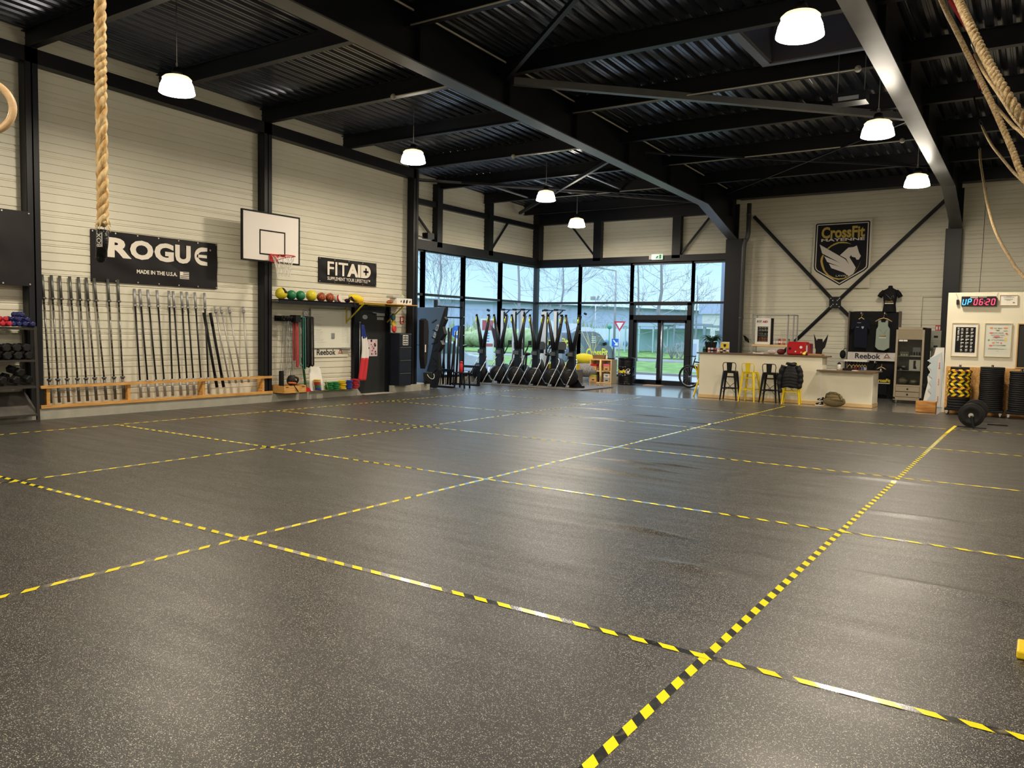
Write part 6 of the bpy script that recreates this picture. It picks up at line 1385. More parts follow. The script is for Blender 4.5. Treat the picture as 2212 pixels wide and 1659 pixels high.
# cut-out board with teeth leaning in the gap
t = thing('toothed_board', (-2.2,21.9,0), 'pale blue and white toothed cut-out board leaning beside the partition wall', 'board')
WBM = Matrix(((1,0,0,0),(0,0,-1,0),(0,1,0,0),(0,0,0,1)))
b = MB(); b.prism([(-1.99,.0),(-2.44,.0),(-2.40,.28),(-2.34,.60),(-2.36,.74),(-2.30,.86),(-2.37,.98),(-2.28,1.10),(-2.32,1.20),(-2.24,1.28),(-2.20,1.47),(-2.02,1.47)], -22.05, -22.03, WBM); obj('white_board', b, M_white, t, world=True)
b = MB(); b.prism([(-2.03,.0),(-2.33,.0),(-2.33,.18),(-2.24,.32),(-2.33,.42),(-2.25,.50),(-2.32,.62),(-2.24,.70),(-2.34,.80),(-2.26,.88),(-2.35,1.00),(-2.28,1.08),(-2.38,1.14),(-2.12,1.32),(-2.07,1.36),(-2.03,1.0)], -22.02, -22.00, WBM); obj('blue_board', b, mat('pale_blue_card', (.52,.60,.64), .6), t, world=True)
b = MB(); b.prism([(-2.06,.02),(-2.14,.02),(-2.15,.7),(-2.14,1.2),(-2.09,1.28),(-2.07,.7)], -21.998, -21.994, WBM); st_ = obj('pink_strip', b, mat('pinkish_card', (.70,.62,.56), .6), t, world=True)
for z in (.12,.55,.95): lettering('Reebok', .16, .03, WB(-2.09,21.99,z) @ Matrix.Rotation(PI/2,4,'Z'), mat('strip_red', (.45,.1,.1), .5), t, bold=.01)
b = MB(); b.bar((-2.46,22.12,.0),(-2.28,22.15,1.2),.03,.06); b.ball((-2.42,22.1,.5),.05,1,.4,1.4,n=10,m=8); single('black_scooter', b, M_matte, 'black folded pole standing behind the toothed board', 'pole')
b = MB(); b.box(-2.38,-1.97,20.28,20.52,0,.25); single('wooden_block', b, mat('knotty_pine', '#cf9a52', .5, var=.35, scale=2.5, c2='#9c6426', stretch=(1,2,6)), 'solid pine block lying on the polished floor beside the partition', 'block', bev=.006)
# duffel bag and shoe
t = thing('duffel_bag', (-4.1,20.1,0), 'khaki duffel bag lying against the counter wing', 'bag')
M_kh = mat('khaki_canvas', (.17,.125,.055), .85, bump=.6, bscale=12)
b = MB(); b.ball((-4.12,20.12,.13),.13,2.0,1.0,1.0); obj('main_compartment', b, M_kh, t, world=True)
b = MB(); b.ball((-4.13,20.12,.24),.10,2.0,1.0,.85); b.ball((-4.05,20.05,.19),.09,2.1,.8,.6); obj('side_pocket', b, M_kh, t, world=True)
b = MB(); b.tube([(-4.30,20.02,.2),(-4.28,20.0,.30),(-4.15,19.99,.34),(-4.0,20.0,.31),(-3.95,20.0,.2)], .014, 6); b.tube([(-4.3,20.1,.30),(-4.2,20.05,.355),(-4.08,20.05,.35),(-3.98,20.08,.30)], .012, 6); b.tube([(-3.9,20.02,.22),(-3.88,19.98,.12),(-3.95,19.98,.05)], .01, 6); obj('strap', b, mat('khaki_strap', (.10,.075,.03), .8), t, world=True)
for i, (x, y, z, r) in enumerate(((-4.44,20.08,.0,.3),(-4.43,20.16,.10,-.2))):
    t = thing('training_shoe', (x,y,z), ['black and white shoe on the floor beside the duffel bag','black and white shoe resting on top of the other beside the duffel bag'][i], 'shoe')
    b = MB(); b.M = Matrix.Translation((x,y,z)) @ Matrix.Rotation(r,4,'Z'); b.ball((0,0,.02),.05,2.2,.8,.35); obj('sole', b, M_white, t, world=True)
    b = MB(); b.M = Matrix.Translation((x,y,z)) @ Matrix.Rotation(r,4,'Z'); b.ball((.0,0,.055),.045,2.1,.8,.7); b.ball((.05,0,.08),.04,.8,.8,1.0); obj('upper', b, M_matte, t, world=True)
    b = MB(); b.M = Matrix.Translation((x,y,z)) @ Matrix.Rotation(r,4,'Z'); b.bar((-.03,-.037,.05),(.03,-.034,.08),.012,.012); obj('side_stripe', b, M_white, t, world=True)
# ------------------------------------------------------------------ white partition wall on the right
yp = 20.62
b = MB(); b.box(-1.87, 6.0, yp, yp+.14, 0, 2.73); struct('wall_partition', b, M_plaster, bev=.006)
M_osb = mat('oriented_strand_board', '#c08a48', .6, var=.35, scale=22, c2='#dcae6a', bump=.3, bscale=40)
b = MB(); b.box(-1.83, 6.0, yp-.02, yp-.001, 0, 1.06); struct('wall_panel', b, M_osb)
# timer
t = thing('digital_timer', (-1.26,20.58,2.42), 'digital wall timer with blue letters and red digits', 'timer')
b = MB(); b.prism([(-1.60,2.43),(-.92,2.42),(-.91,2.60),(-.94,2.64),(-1.60,2.64)], -yp, -yp+.07, WBM); obj('housing', b, M_black, t, world=True)
SEG = {'0':'abcdef','2':'abged','6':'afgedc','8':'abcdefg','U':'bcdef','P':'abefg'}
def seg(b, ch, F, w_=.075, h=.125, th=.016):
    P = {'a':((.0,1),(1,1)),'g':((0,.5),(1,.5)),'d':((0,0),(1,0)),'f':((0,.5),(0,1)),'b':((1,.5),(1,1)),'e':((0,0),(0,.5)),'c':((1,0),(1,.5))}
    for s in SEG[ch]:
        (xa,ya),(xb,yb) = P[s]; sl = .12; A = Vector((xa*w_*.75+ya*h*sl, ya*h)); B = Vector((xb*w_*.75+yb*h*sl, yb*h)); d = (B-A).normalized(); n = Vector((-d.y,d.x))*th/2; A += d*.006; B -= d*.006
        b.prism([tuple(A-n),tuple(B-n),tuple(B+d*.004),tuple(B+n),tuple(A+n),tuple(A-d*.004)], 0, .004, F)
M_led_b = mat('blue_led', (.0,.1,.6), .4, emit=(.05,.35,1), es=3.5); M_led_r = mat('red_led', (.6,.02,.05), .4, emit=(1,.04,.10), es=2.6)
b = MB()
for i, c in enumerate('UP'): seg(b, c, WB(-1.575+.10*i, yp-.072, 2.455))
obj('lit_letter', b, M_led_b, t, world=True)
b = MB()
for i, c in enumerate('0620'): seg(b, c if i != 3 else '0', WB(-1.355+.105*i+(.02 if i > 1 else 0), yp-.072, 2.455))
for z in (2.48,2.53): b.box(-1.155,-1.143,yp-.076,yp-.072,z,z+.014)
obj('lit_digit', b, M_led_r, t, world=True)
b = MB(); b.box(-1.43,-1.28,yp-.073,yp-.07,2.60,2.63); b.box(-1.26,-1.11,yp-.073,yp-.07,2.615,2.63); obj('printed_label', b, mat('faint_label', (.4,.36,.33), .5), t, world=True)
b = MB(); b.tube([(-1.72,yp-.01,2.72),(-1.68,yp-.02,2.62),(-1.67,yp-.03,2.55)], .003, 4); b.tube([(-.90,yp-.01,2.72),(-.93,yp-.02,2.62)], .003, 4); obj('wire', b, M_matte, t, world=True)
b = MB(); b.box(-1.70,-1.65,yp-.05,yp-.003,2.46,2.57); single('power_adapter', b, M_black, 'small black power adapter hanging beside the wall timer', 'adapter', bev=.006)
# certificate and frames
def framed(nm, lab, xa, xb, za, zb, wf, mf, mp, art=None, mat_w=0):
    t = thing(nm, ((xa+xb)/2, yp, za), lab, 'picture')
    b = MB(); y = yp
    b.box(xa,xb,y-.03,y-.002,za,za+wf).box(xa,xb,y-.03,y-.002,zb-wf,zb).box(xa,xa+wf,y-.03,y-.002,za+wf,zb-wf).box(xb-wf,xb,y-.03,y-.002,za+wf,zb-wf); obj('frame', b, mf, t, world=True)
    b = MB(); b.box(xa+wf,xb-wf,y-.016,y-.006,za+wf,zb-wf); p_ = obj('print', b, mp, t, world=True)
    if art: art(p_, xa, xb, za, zb, y-.017)
    return t
M_fr = mat('pale_wood_frame', (.62,.50,.32), .5); M_pp = mat('paper_white', (.80,.76,.66), .6)
M_ink = mat('grey_ink', (.18,.17,.15), .6)
def cert(p_, xa, xb, za, zb, y):
    b = MB()
    for z, l_ in ((2.63,.10),(2.615,.20),(2.58,.16),(2.565,.16),(2.55,.08)): b.box(-.70-l_/2,-.70+l_/2,y-.001,y,z,z+.005)
    b.box(-.62,-.58,y-.001,y,2.49,2.51); obj('fine_print', b, M_ink, p_, world=True)
framed('framed_certificate', 'small framed certificate on the partition beside the timer', -.87, -.53, 2.44, 2.67, .008, M_fr, M_pp, cert)
def girls(p_, xa, xb, za, zb, y):
    b = MB(); b.box(-1.68,-1.29,y-.003,y,1.385,1.955); pn = obj('black_sheet', b, M_matte, p_, world=True)
    random.seed(14); b = MB()
    for r in range(7):
        for c in range(3):
            x = -1.575+.095*c; z = 1.915-.078*r
            l_ = random.uniform(.035,.07); b.box(x,x+l_,y-.005,y-.003,z-.008,z+.010)
            for k in range(3): b.box(x,x+random.uniform(.02,.05),y-.005,y-.003,z-.018-.011*k,z-.014-.011*k)
    obj('printed_text', b, M_white, pn, world=True)
    lettering('THE GIRLS', .30, .035, WB(-1.61,y-.004,1.64) @ Matrix.Rotation(PI/2,4,'Z'), M_white, pn, bold=.03)
framed('framed_poster', 'framed poster with black sheet and columns of white text', -1.76, -1.24, 1.29, 2.05, .014, M_fr, M_pp, girls)
def food(p_, xa, xb, za, zb, y):
    for s, w_, z in (('EAT MEAT',.15,1.925),('AND',.06,1.87),('VEGETABLES,',.22,1.82),('NUTS AND SEEDS,',.26,1.77),('SOME FRUIT,',.20,1.72),('LITTLE STARCH',.24,1.665),('AND',.06,1.61),('NO SUGAR',.17,1.55)):
        lettering(s, w_, .026, WB(-.86-w_/2,y-.001,z), M_ink, p_, bold=.01)
    C_ = {'o':mat('food_orange',(.75,.30,.12),.6),'p':mat('food_pink',(.70,.18,.18),.6),'g':mat('food_green',(.15,.28,.08),.6),'y':mat('food_yellow',(.80,.55,.15),.6)}
    for k, lst in {'o':((-.99,1.94,.035,.022),(-.72,1.94,.045,.02),(-.94,1.615,.028,.02)),'p':((-.99,1.83,.04,.018),(-.88,1.745,.06,.022),(-.79,1.61,.014,.02),(-.985,1.55,.035,.02),(-.70,1.82,.022,.022)),'g':((-.87,1.89,.035,.012),(-1.03,1.67,.018,.02),(-.74,1.56,.04,.012),(-.72,1.88,.045,.008)),'y':((-.68,1.80,.02,.018),(-.71,1.69,.025,.045))}.items():
        b = MB()
        for x, z, rx, rz_ in lst: b.prism([(x+rx*math.cos(a)*(1+.15*math.sin(3*a)), z+rz_*math.sin(a)) for a in [2*PI*i/14 for i in range(14)]], -y, -y+.001, WBM)
        obj('food_drawing', b, C_[k], p_, world=True)
    b = MB()
    for z, l_ in ((1.495,.18),(1.48,.34),(1.47,.30),(1.435,.05)): b.box(-1.03 if l_ > .1 else -.88,(-1.03 if l_ > .1 else -.88)+l_,y-.001,y,z,z+.004)
    obj('fine_print', b, M_ink, p_, world=True)
framed('food_poster', 'framed pale poster with coloured food drawings and text lines', -1.12, -.60, 1.30, 2.05, .014, M_fr, mat('pale_green_paper', (.66,.67,.58), .6), food)
framed('chalkboard', 'wood framed chalkboard at the edge of view above the last plate stack', -.50, .45, 1.07, 2.05, .022, mat('orange_wood_frame', (.55,.33,.12), .5), mat('chalkboard_black', (.03,.03,.028), .8))
# bumper plate stacks on dollies
def dolly(x, y, lab, zt, n, tape=False, m=M_rubber, rr=.225):
    t = thing('plate_dolly', (x, y, 0), lab+' dolly with castors and centre pin', 'dolly')
    b = MB(); b.box(x-.25,x+.25,y-.25,y+.25,.10,.15); obj('platform', b, M_matte, t, world=True, bev=.01)
    for sx in (-1,1):
        for sy in (-1,1):
            b = MB(); b.cyl((x+sx*.20-.015,y+sy*.20,.04),(x+sx*.20+.015,y+sy*.20,.04),.04,n=14); b.bar((x+sx*.20,y+sy*.20,.05),(x+sx*.20,y+sy*.20,.10),.05,.05); obj('castor', b, M_chrome, t, world=True)
    b = MB(); b.cyl((x,y,.15),(x,y,zt+.03),.024,n=10); obj('centre_pin', b, M_black, t, world=True)
def plate(x, y, z, th, lab, grp, m=M_rubber, r=.225):
    b = MB(); b.lathe([(.03,0),(r*.72,0),(r*.78,.004),(r-.008,.0),(r,.008),(r,th-.008),(r-.008,th),(r*.78,th-.004),(r*.72,th),(.03,th)], (x,y,z), n=32); return single('bumper_plate', b, m, lab, 'bumper plate', grp)
xs_, ys_ = -1.53, 20.30
dolly(xs_, ys_, 'black square', 1.08, 0)
for k in range(4): plate(xs_, ys_, .152+.06*k, .058, 'black bumper plate low in the stack under the striped foam wrap', 'black plates under the striped wrap')
plate(xs_, ys_, 1.01, .05, 'black bumper plate on top of the striped wrapped stack', None, r=.19)
def chevron():
    m = bpy.data.materials.new('chevron_foam'); m.use_nodes = True; t = m.node_tree; b = t.nodes['Principled BSDF']; L = t.links.new; n = t.nodes.new; b.inputs['Roughness'].default_value = .4
    tc = n('ShaderNodeTexCoord'); s = n('ShaderNodeSeparateXYZ'); L(tc.outputs['Object'], s.inputs[0])
    def M(op, a, c=None):
        q = n('ShaderNodeMath'); q.operation = op
        for i, v in enumerate((a, c)):
            if v is None: continue
            if isinstance(v, (int, float)): q.inputs[i].default_value = v
            else: L(v, q.inputs[i])
        return q.outputs[0]
    ang = M('ARCTAN2', s.outputs[1], s.outputs[0]); u = M('MULTIPLY', ang, .225)
    tri = M('PINGPONG', s.outputs[2], .0775); v = M('ADD', u, tri); f = M('FRACT', M('DIVIDE', v, .15)); g = M('LESS_THAN', f, .5)
    fz = M('FRACT', M('DIVIDE', s.outputs[2], .195)); r_ = M('LESS_THAN', fz, .07)
    m1 = n('ShaderNodeMixRGB'); L(g, m1.inputs[0]); m1.inputs[1].default_value = (.018,.014,.01,1); m1.inputs[2].default_value = (.85,.58,.01,1)
    m2 = n('ShaderNodeMixRGB'); L(r_, m2.inputs[0]); L(m1.outputs[0], m2.inputs[1]); m2.inputs[2].default_value = (.55,.06,.02,1)
    L(m2.outputs[0], b.inputs['Base Color']); return m
M_chev = chevron()
random.seed(17)
for k in range(8):
    z = .395+.077*k; r = .235+random.uniform(-.008,.008)
    b = MB(); b.lathe([(.03,0),(r-.02,0),(r,.015),(r,.060),(r-.02,.075),(.03,.075)], (0,0,0), n=36)
    for v in b.bm.verts: v.co.z += z
    o = single('striped_disc', b, M_chev, 'yellow and black striped foam disc in the wrapped stack, ' + ['lowest','second lowest','third from below','fourth from below','fourth from the top','third from the top','second from the top','topmost'][k], 'disc', 'striped foam discs'); o.location = (xs_+random.uniform(-.01,.01), ys_, 0)
dolly(-.91, 20.28, 'black', 1.10, 0)
for k in range(22): plate(-.91+.004*math.sin(k), 20.28, .152+.0425*k, .040, 'thin black bumper plate in the tall stack between the striped stack and the last stack', 'thin black plates in the middle stack', r=.235)
dolly(-.36, 20.2, 'last black', 1.05, 0)
for k in range(19): plate(-.36+.004*math.sin(k*2), 20.2, .152+.0455*k, .043, 'black bumper plate in the last stack, cut by the edge of view', 'black plates in the last stack', r=.225)
# loaded barbell on the floor
t = thing('loaded_barbell', (-1.0,18.0,.225), 'short barbell loaded with big black plates on the floor at the tape end', 'barbell')
c0, c1 = Vector((-1.09,17.50,.226)), Vector((-1.10,18.75,.226)); d = (c1-c0).normalized()
b = MB(); b.cyl(c0-d*.0, c1+d*.3, .015, n=12); obj('shaft', b, M_chrome, t, world=True)
b = MB(); b.cyl(c0-d*.08, c0+d*.06, .025, n=16); b.lathe([(.0,.0),(.03,.0),(.045,.01),(.045,.03)], c0-d*.02, -d, 16); obj('sleeve_end', b, M_chrome, t, world=True)
for q in (c0, c1):
    b = MB(); r = .225; b.lathe([(.028,-.045),(r*.5,-.045),(r*.52,-.05),(r*.84,-.05),(r*.88,-.04),(r-.012,-.05),(r,-.035),(r,.035),(r-.012,.05),(.028,.05)], q+d*.06, d, 48); obj('bumper_plate', b, M_rubber, t, world=True)
t = thing('barbell_stand', (-1.06,17.48,0), 'small black floor jack foot in front of the loaded barbell', 'stand')
b = MB(); b.bar((-1.08,17.36,.22),(-1.03,17.30,.02),.03,.03); b.bar((-1.30,17.38,.008),(-.82,17.30,.008),.02,.015); b.bar((-1.03,17.40,.01),(-1.02,17.20,.01),.03,.02); obj('foot', b, M_matte, t, world=True)
b = MB(); b.box(-.85,-.5,18.2,18.24,.0,.02); single('floor_bar', b, M_matte, 'short dark bar lying on the floor behind the loaded barbell', 'bar')
# yellow box on the right edge
b = MB(); b.box(-.035,.35,4.84,5.05,.0,.045); single('yellow_riser', b, mat('bright_yellow_plastic', (.85,.62,.01), .35), 'yellow plastic block on the floor cut by the edge of view', 'block', bev=.01)

# ------------------------------------------------------------------ climbing ropes and gym ring
def rope_mesh(pts, r, pitch, n_str=3, fuzz=True, m=None):
    b = MB(); P = [Vector(p) for p in pts]; L = [0]
    for a, c in zip(P, P[1:]): L.append(L[-1]+(c-a).length)
    tot = L[-1]; N_ = max(8, int(tot/(pitch/10)))
    def at(s):
        for i in range(len(P)-1):
            if s <= L[i+1] or i == len(P)-2:
                t_ = (s-L[i])/(L[i+1]-L[i]); p0 = P[max(i-1,0)]; p1 = P[i]; p2 = P[i+1]; p3 = P[min(i+2,len(P)-1)]
                return .5*((2*p1)+(p2-p0)*t_+(2*p0-5*p1+4*p2-p3)*t_*t_+(3*p1-p0-3*p2+p3)*t_**3)
    C_ = [at(tot*i/N_) for i in range(N_+1)]
    for k in range(n_str):
        out_ = []
        for i, c in enumerate(C_):
            d = (C_[min(i+1,N_)]-C_[max(i-1,0)]).normalized(); q = Vector((0,1,0)) if abs(d.y) < .9 else Vector((1,0,0)); u = d.cross(q).normalized(); w2 = d.cross(u)
            a = 2*PI*(k/n_str + (tot*i/N_)/pitch); out_.append(c+(u*math.cos(a)+w2*math.sin(a))*r*.50)
        b.tube(out_, r*.54, 8)
    return b
M_rope = mat('sisal_rope', (.84,.66,.36), .8, var=.35, scale=60, c2='#b88a48', bump=.3, bscale=180, stretch=(1,1,.25))
t = thing('climbing_rope', (-3.4,1.9,2.06), 'thick twisted climbing rope hanging close by with a black sleeve at its end', 'rope')
obj('twisted_rope', rope_mesh([(-3.41,1.90,5.9),(-3.40,1.895,3.4),(-3.385,1.885,2.6),(-3.375,1.88,2.07)], .0245, .155), M_rope, t, world=True)
b = MB(); random.seed(41)
for k in range(34):
    a = random.uniform(0,2*PI); z = random.uniform(2.06,2.10); r = .020; p0 = Vector((-3.375+r*math.cos(a), 1.88+r*math.sin(a), z)); b.tube([p0, p0+Vector((.008*math.cos(a),.008*math.sin(a),-.015)), p0+Vector((.010*math.cos(a),.010*math.sin(a),-.024))], [.0018,.0014,.0006], 3, cap=False)
obj('frayed_fibre', b, M_rope, t, world=True)
b = MB(); b.tube([(-3.375,1.88,2.05),(-3.38,1.878,1.99),(-3.385,1.875,1.93)], [.0245,.0245,.021], 16); b.ball((-3.386,1.875,1.93),.022,n=14,m=8); sl_ = obj('end_sleeve', b, mat('heat_shrink', (.006,.006,.006), .35, bump=.5, bscale=60), t, world=True)
FX = Matrix(((.832,-.0,.555,-3.375),(.555,0,-.832,1.88),(0,1,0,1.96),(0,0,0,1)))
nrm = Vector((3.375,-1.88,0)).normalized(); rt = Vector((-nrm.y, nrm.x, 0))
FX = Matrix(((rt.x,0,nrm.x,-3.378),(rt.y,0,nrm.y,1.879),(0,1,0,1.975),(0,0,0,1)))
lettering('BOX', .058, .016, FX @ Matrix.Translation((-.006,.0,.0255)) @ Matrix.Rotation(PI/2,4,'Z'), M_white, sl_)
b = MB(); b.M = FX; b.box(-.004,-.001,.0,.06,.0255,.027); obj('white_line', b, M_white, sl_, world=True)
b = MB(); b.box(-3.45,-3.37,1.86,1.94,5.9,6.2); obj('beam_clamp', b, M_steel, t, world=True)
t = thing('gym_ring', (-3.9,1.6,2.56), 'pale wooden gymnastic ring cut by the edge of view', 'gym ring')
rc = Vector((-3.775,1.60,2.555)); u = Vector((.832,.555,0))*.60+Vector((-.555,.832,0))*.0; u = Vector((.62,.785,0)).normalized()
b = MB(); b.tube([rc+u*.105*math.cos(a)+Vector((0,0,.105*math.sin(a))) for a in [2*PI*i/48 for i in range(48)]], .0155, 14, closed=True); obj('wooden_ring', b, mat('birch_wood', (.74,.50,.27), .4, var=.12, scale=20, stretch=(1,1,4)), t, world=True)
b = MB(); b.bar(rc+Vector((0,0,.085)), rc+Vector((0,0,3.4)), .038, .004); b.tube([rc+Vector((0,0,.09))+Vector((0,.02*math.cos(a),.02*math.sin(a))) for a in [PI*i/6 for i in range(12)]], .004, 5, closed=True); obj('strap', b, mat('black_webbing', (.01,.01,.01), .8), t, world=True)
M_rp2 = mat('manila_rope', (.50,.38,.21), .85, var=.3, scale=50, c2='#7d6338', bump=.5, bscale=150)
RA = [(-1.25,9.73,5.67),(-0.94,8.29,4.72),(-0.71,7.43,4.11),(-0.56,7.02,3.73),(-0.44,6.71,3.43),(-0.33,6.4,3.14),(-0.24,6.2,2.9),(-0.16,6.0,2.68),(0.07,5.63,2.24),(0.69,5.25,1.29)]
RB = [(-0.95,7.2,5.9),(-0.74,6.34,4.29),(-0.52,5.35,3.62),(-0.41,4.92,3.3),(-0.32,4.72,3.07),(-0.23,4.52,2.86),(-0.13,4.45,2.67),(0.04,4.54,2.42),(0.69,5.25,1.29)]
RC = [(-0.87,11.14,5.07),(-0.7,10.12,4.56),(-0.48,9.02,4.0),(-0.33,8.37,3.63),(-0.23,7.93,3.41),(0.14,6.8,2.68),(0.69,5.25,1.29)]
RD = [(-0.82,12.36,4.89),(-0.59,11.27,4.4),(-0.41,10.52,4.03),(-0.29,9.86,3.78),(0.2,8.06,2.82),(0.69,5.25,1.29)]
RE = [(-1.03,15.25,5.14),(-0.82,13.9,4.58),(-0.61,12.8,4.13),(-0.43,11.93,3.77),(-0.3,11.27,3.53),(0.28,8.68,2.47),(0.69,5.25,1.29)]
RF = [(-1.34,19.54,5.64),(-1.26,18.72,5.24),(-1.11,17.57,4.63),(-0.95,16.18,4.03),(-0.72,14.35,3.35),(-0.45,12.44,2.77),(-0.24,11.1,2.41),(0.31,8.65,1.74),(0.69,5.25,1.29)]
for R_, r, lab, strap in ((RA,.021,'pulled back climbing rope with bright twist, nearest the rafter',None),(RB,.024,'thickest looking pulled back climbing rope in the upper corner',None),(RC,.020,'climbing rope hanging from the upper red strap',((-1.16,10.99,5.71),(-.92,11.12,5.3))),(RD,.019,'climbing rope hanging from the second red strap',((-1.14,14.04,5.98),(-.91,12.92,5.14))),(RE,.018,'dim climbing rope below the second red strap, pulled aside',((-1.25,16.2,5.9),(-1.1,15.6,5.35))),(RF,.022,'longest climbing rope swooping down in front of the end wall',((-1.35,19.55,5.82),(-1.345,19.545,5.7)))):
    t = thing('swagged_rope', R_[0], lab, 'rope', group='climbing ropes pulled aside in the upper corner')
    obj('twisted_rope', rope_mesh(R_, r, r*5.0), M_rp2, t, world=True)
    if strap:
        a, c = Vector(strap[0]), Vector(strap[1])
        if R_ in (RC, RD):
            b = MB(); b.bar(a, c, .06, .02); b.bar(a+Vector((.03,0,0)), c+Vector((.01,0,0)), .05, .015); obj('red_strap', b, mat('red_webbing', (.35,.015,.02), .8), t, world=True)
        else: b = MB(); b.bar(a, c, .03, .006); obj('black_strap', b, M_matte, t, world=True)
        b = MB(); e_ = Vector(R_[0]); dd_ = (e_-c); b.tube([c+dd_*.0, c+dd_*.5+Vector((.02,0,0)), e_], .008, 6); b.tube([c+dd_*.1, c+dd_*.5-Vector((.02,0,0)), e_], .008, 6); obj('shackle', b, M_chrome, t, world=True)
b = MB(); b.box(.63,.75,5.2,5.3,0,1.35); single('rope_hook_post', b, M_steel, 'dark post outside the view that gathers the ropes', 'post')
b = MB(); b.tube([(-1.45,24.0,5.6),(-1.36,22.5,4.0),(-1.27,20.66,2.74)], .006, 5); single('hanging_cable', b, M_matte, 'thin dark cable running down from the roof to the partition top', 'cable')
# ------------------------------------------------------------------ outside
ZG = -.2
M_grass = mat('grass', (.16,.30,.07), .9, var=.35, scale=1.5, c2='#4a6a2a', bump=.5, bscale=20)
M_pave = mat('pale_paving', (.30,.31,.32), .6, var=.15, scale=1)
M_road = mat('asphalt_road', (.18,.185,.19), .7, var=.2, scale=1)
M_kerb = mat('kerb_stone', (.22,.22,.21), .8)
def ground(nm, ya, yb, m, xa=-160, xb=80, z=ZG):
    b = MB(); b.box(xa, xb, ya, yb, z-.3, z); return struct(nm, b, m)
ground('ground_paving', 24.7, 33.6, M_pave); 
b = MB(); b.box(-160, -15.55, -30, 24.7, ZG-.3, ZG); struct('ground_paving', b, M_pave)
ground('ground_kerb', 33.6, 34.0, M_kerb, z=ZG+.10); ground('ground_lawn', 34.0, 48, M_grass, z=ZG+.08); ground('ground_kerb', 48, 48.4, M_kerb, z=ZG+.1)
ground('road', 48.4, 56, M_road); ground('ground_lawn', 56, 200, M_grass, z=ZG+.1)
b = MB(); b.sheet([[(x, y, ZG+.1+max(0,(y-60))*.022+.4*math.sin(x*.05+y*.03)*(y > 62)) for x in range(-150, 81, 10)] for y in range(60, 200, 10)]); setp(obj('hill', b, M_grass), kind='structure')
# far buildings
M_bld = mat('blue_grey_cladding', (.40,.45,.62), .6); M_bldw = mat('pale_render', (.62,.60,.56), .6)
t = thing('warehouse', (-55,95,0), 'long low blue grey warehouse far beyond the glazing', 'building')
b = MB(); b.bar((-78,38,2.0),(-46,118,2.0),12,6.2,up=(0,0,1)); obj('wall', b, M_bld, t, world=True)
b = MB(); b.bar((-77.5,38.5,5.15),(-45.5,118,5.15),12.4,.12); obj('roof_edge', b, mat('dark_roof_edge', (.09,.12,.16), .6), t, world=True)
b = MB()
for k in range(5): q = Vector((-72,52,2.8)).lerp(Vector((-44,120,2.8)), k/5); b.bar(q+Vector((5.95,-2.4,1.2)), q+Vector((6.05,-2.4,1.4)), .3, .3)
obj('vent', b, M_matte, t, world=True)
t = thing('white_hall', (-22,80,0), 'pale rendered building with blue grey upper part behind the shelters', 'building')
b = MB(); b.box(-27.5,2,74,90,-.2,3.7); obj('wall', b, M_bldw, t, world=True)
b = MB(); b.box(-27.8,2,73.8,90,3.7,4.8); obj('upper_cladding', b, M_bld, t, world=True)
b = MB(); b.box(-27.8,2,73.7,90,4.8,4.95); obj('roof', b, M_bldw, t, world=True)
b = MB(); b.box(-31,-27.5,76,80,-.2,3.2); obj('side_annex', b, M_bld, t, world=True)
# hedges beyond the road
def shrubbery(nm, xa, ya, xb, yb, h, c, lab, seed, n=60):
    random.seed(seed); b = MB()
    for k in range(n):
        u = random.random(); x = xa+(xb-xa)*u+random.uniform(-1,1); y = ya+(yb-ya)*u+random.uniform(-1.5,1.5); hh_ = h*random.uniform(.5,1)
        for j in range(7):
            a = random.uniform(0,2*PI); b.tube([(x,y,0),(x+.3*math.cos(a),y+.3*math.sin(a),hh_*.5),(x+random.uniform(.3,1.0)*math.cos(a),y+.6*math.sin(a),hh_*random.uniform(.75,1.1))], ([.10,.10,.03] if nm == 'hedge' else [.03,.02,.01]), 3, cap=False)
        if nm == 'hedge': b.ball((x,y,hh_*.35), hh_*.45, 1.3,1.3,.8, n=8, m=5)
    return single(nm, b, mat(nm+'_leaf_'+str(seed), c, .9, var=.35, scale=3, bump=1, bscale=8), lab, 'hedge', kind='stuff')
shrubbery('hedge', -62, 56, -38, 76, 3.1, (.34,.42,.22), 'tall mixed green hedge before the far warehouse', 1, 90)
shrubbery('hedge', -38, 76, -24, 82, 2.6, (.38,.40,.24), 'lower olive hedge behind the white truck', 2, 50)
shrubbery('bush', -22.5, 52.5, -19.0, 54, 1.4, (.36,.38,.32), 'thin leafless bush behind the entrance doors', 3, 14)
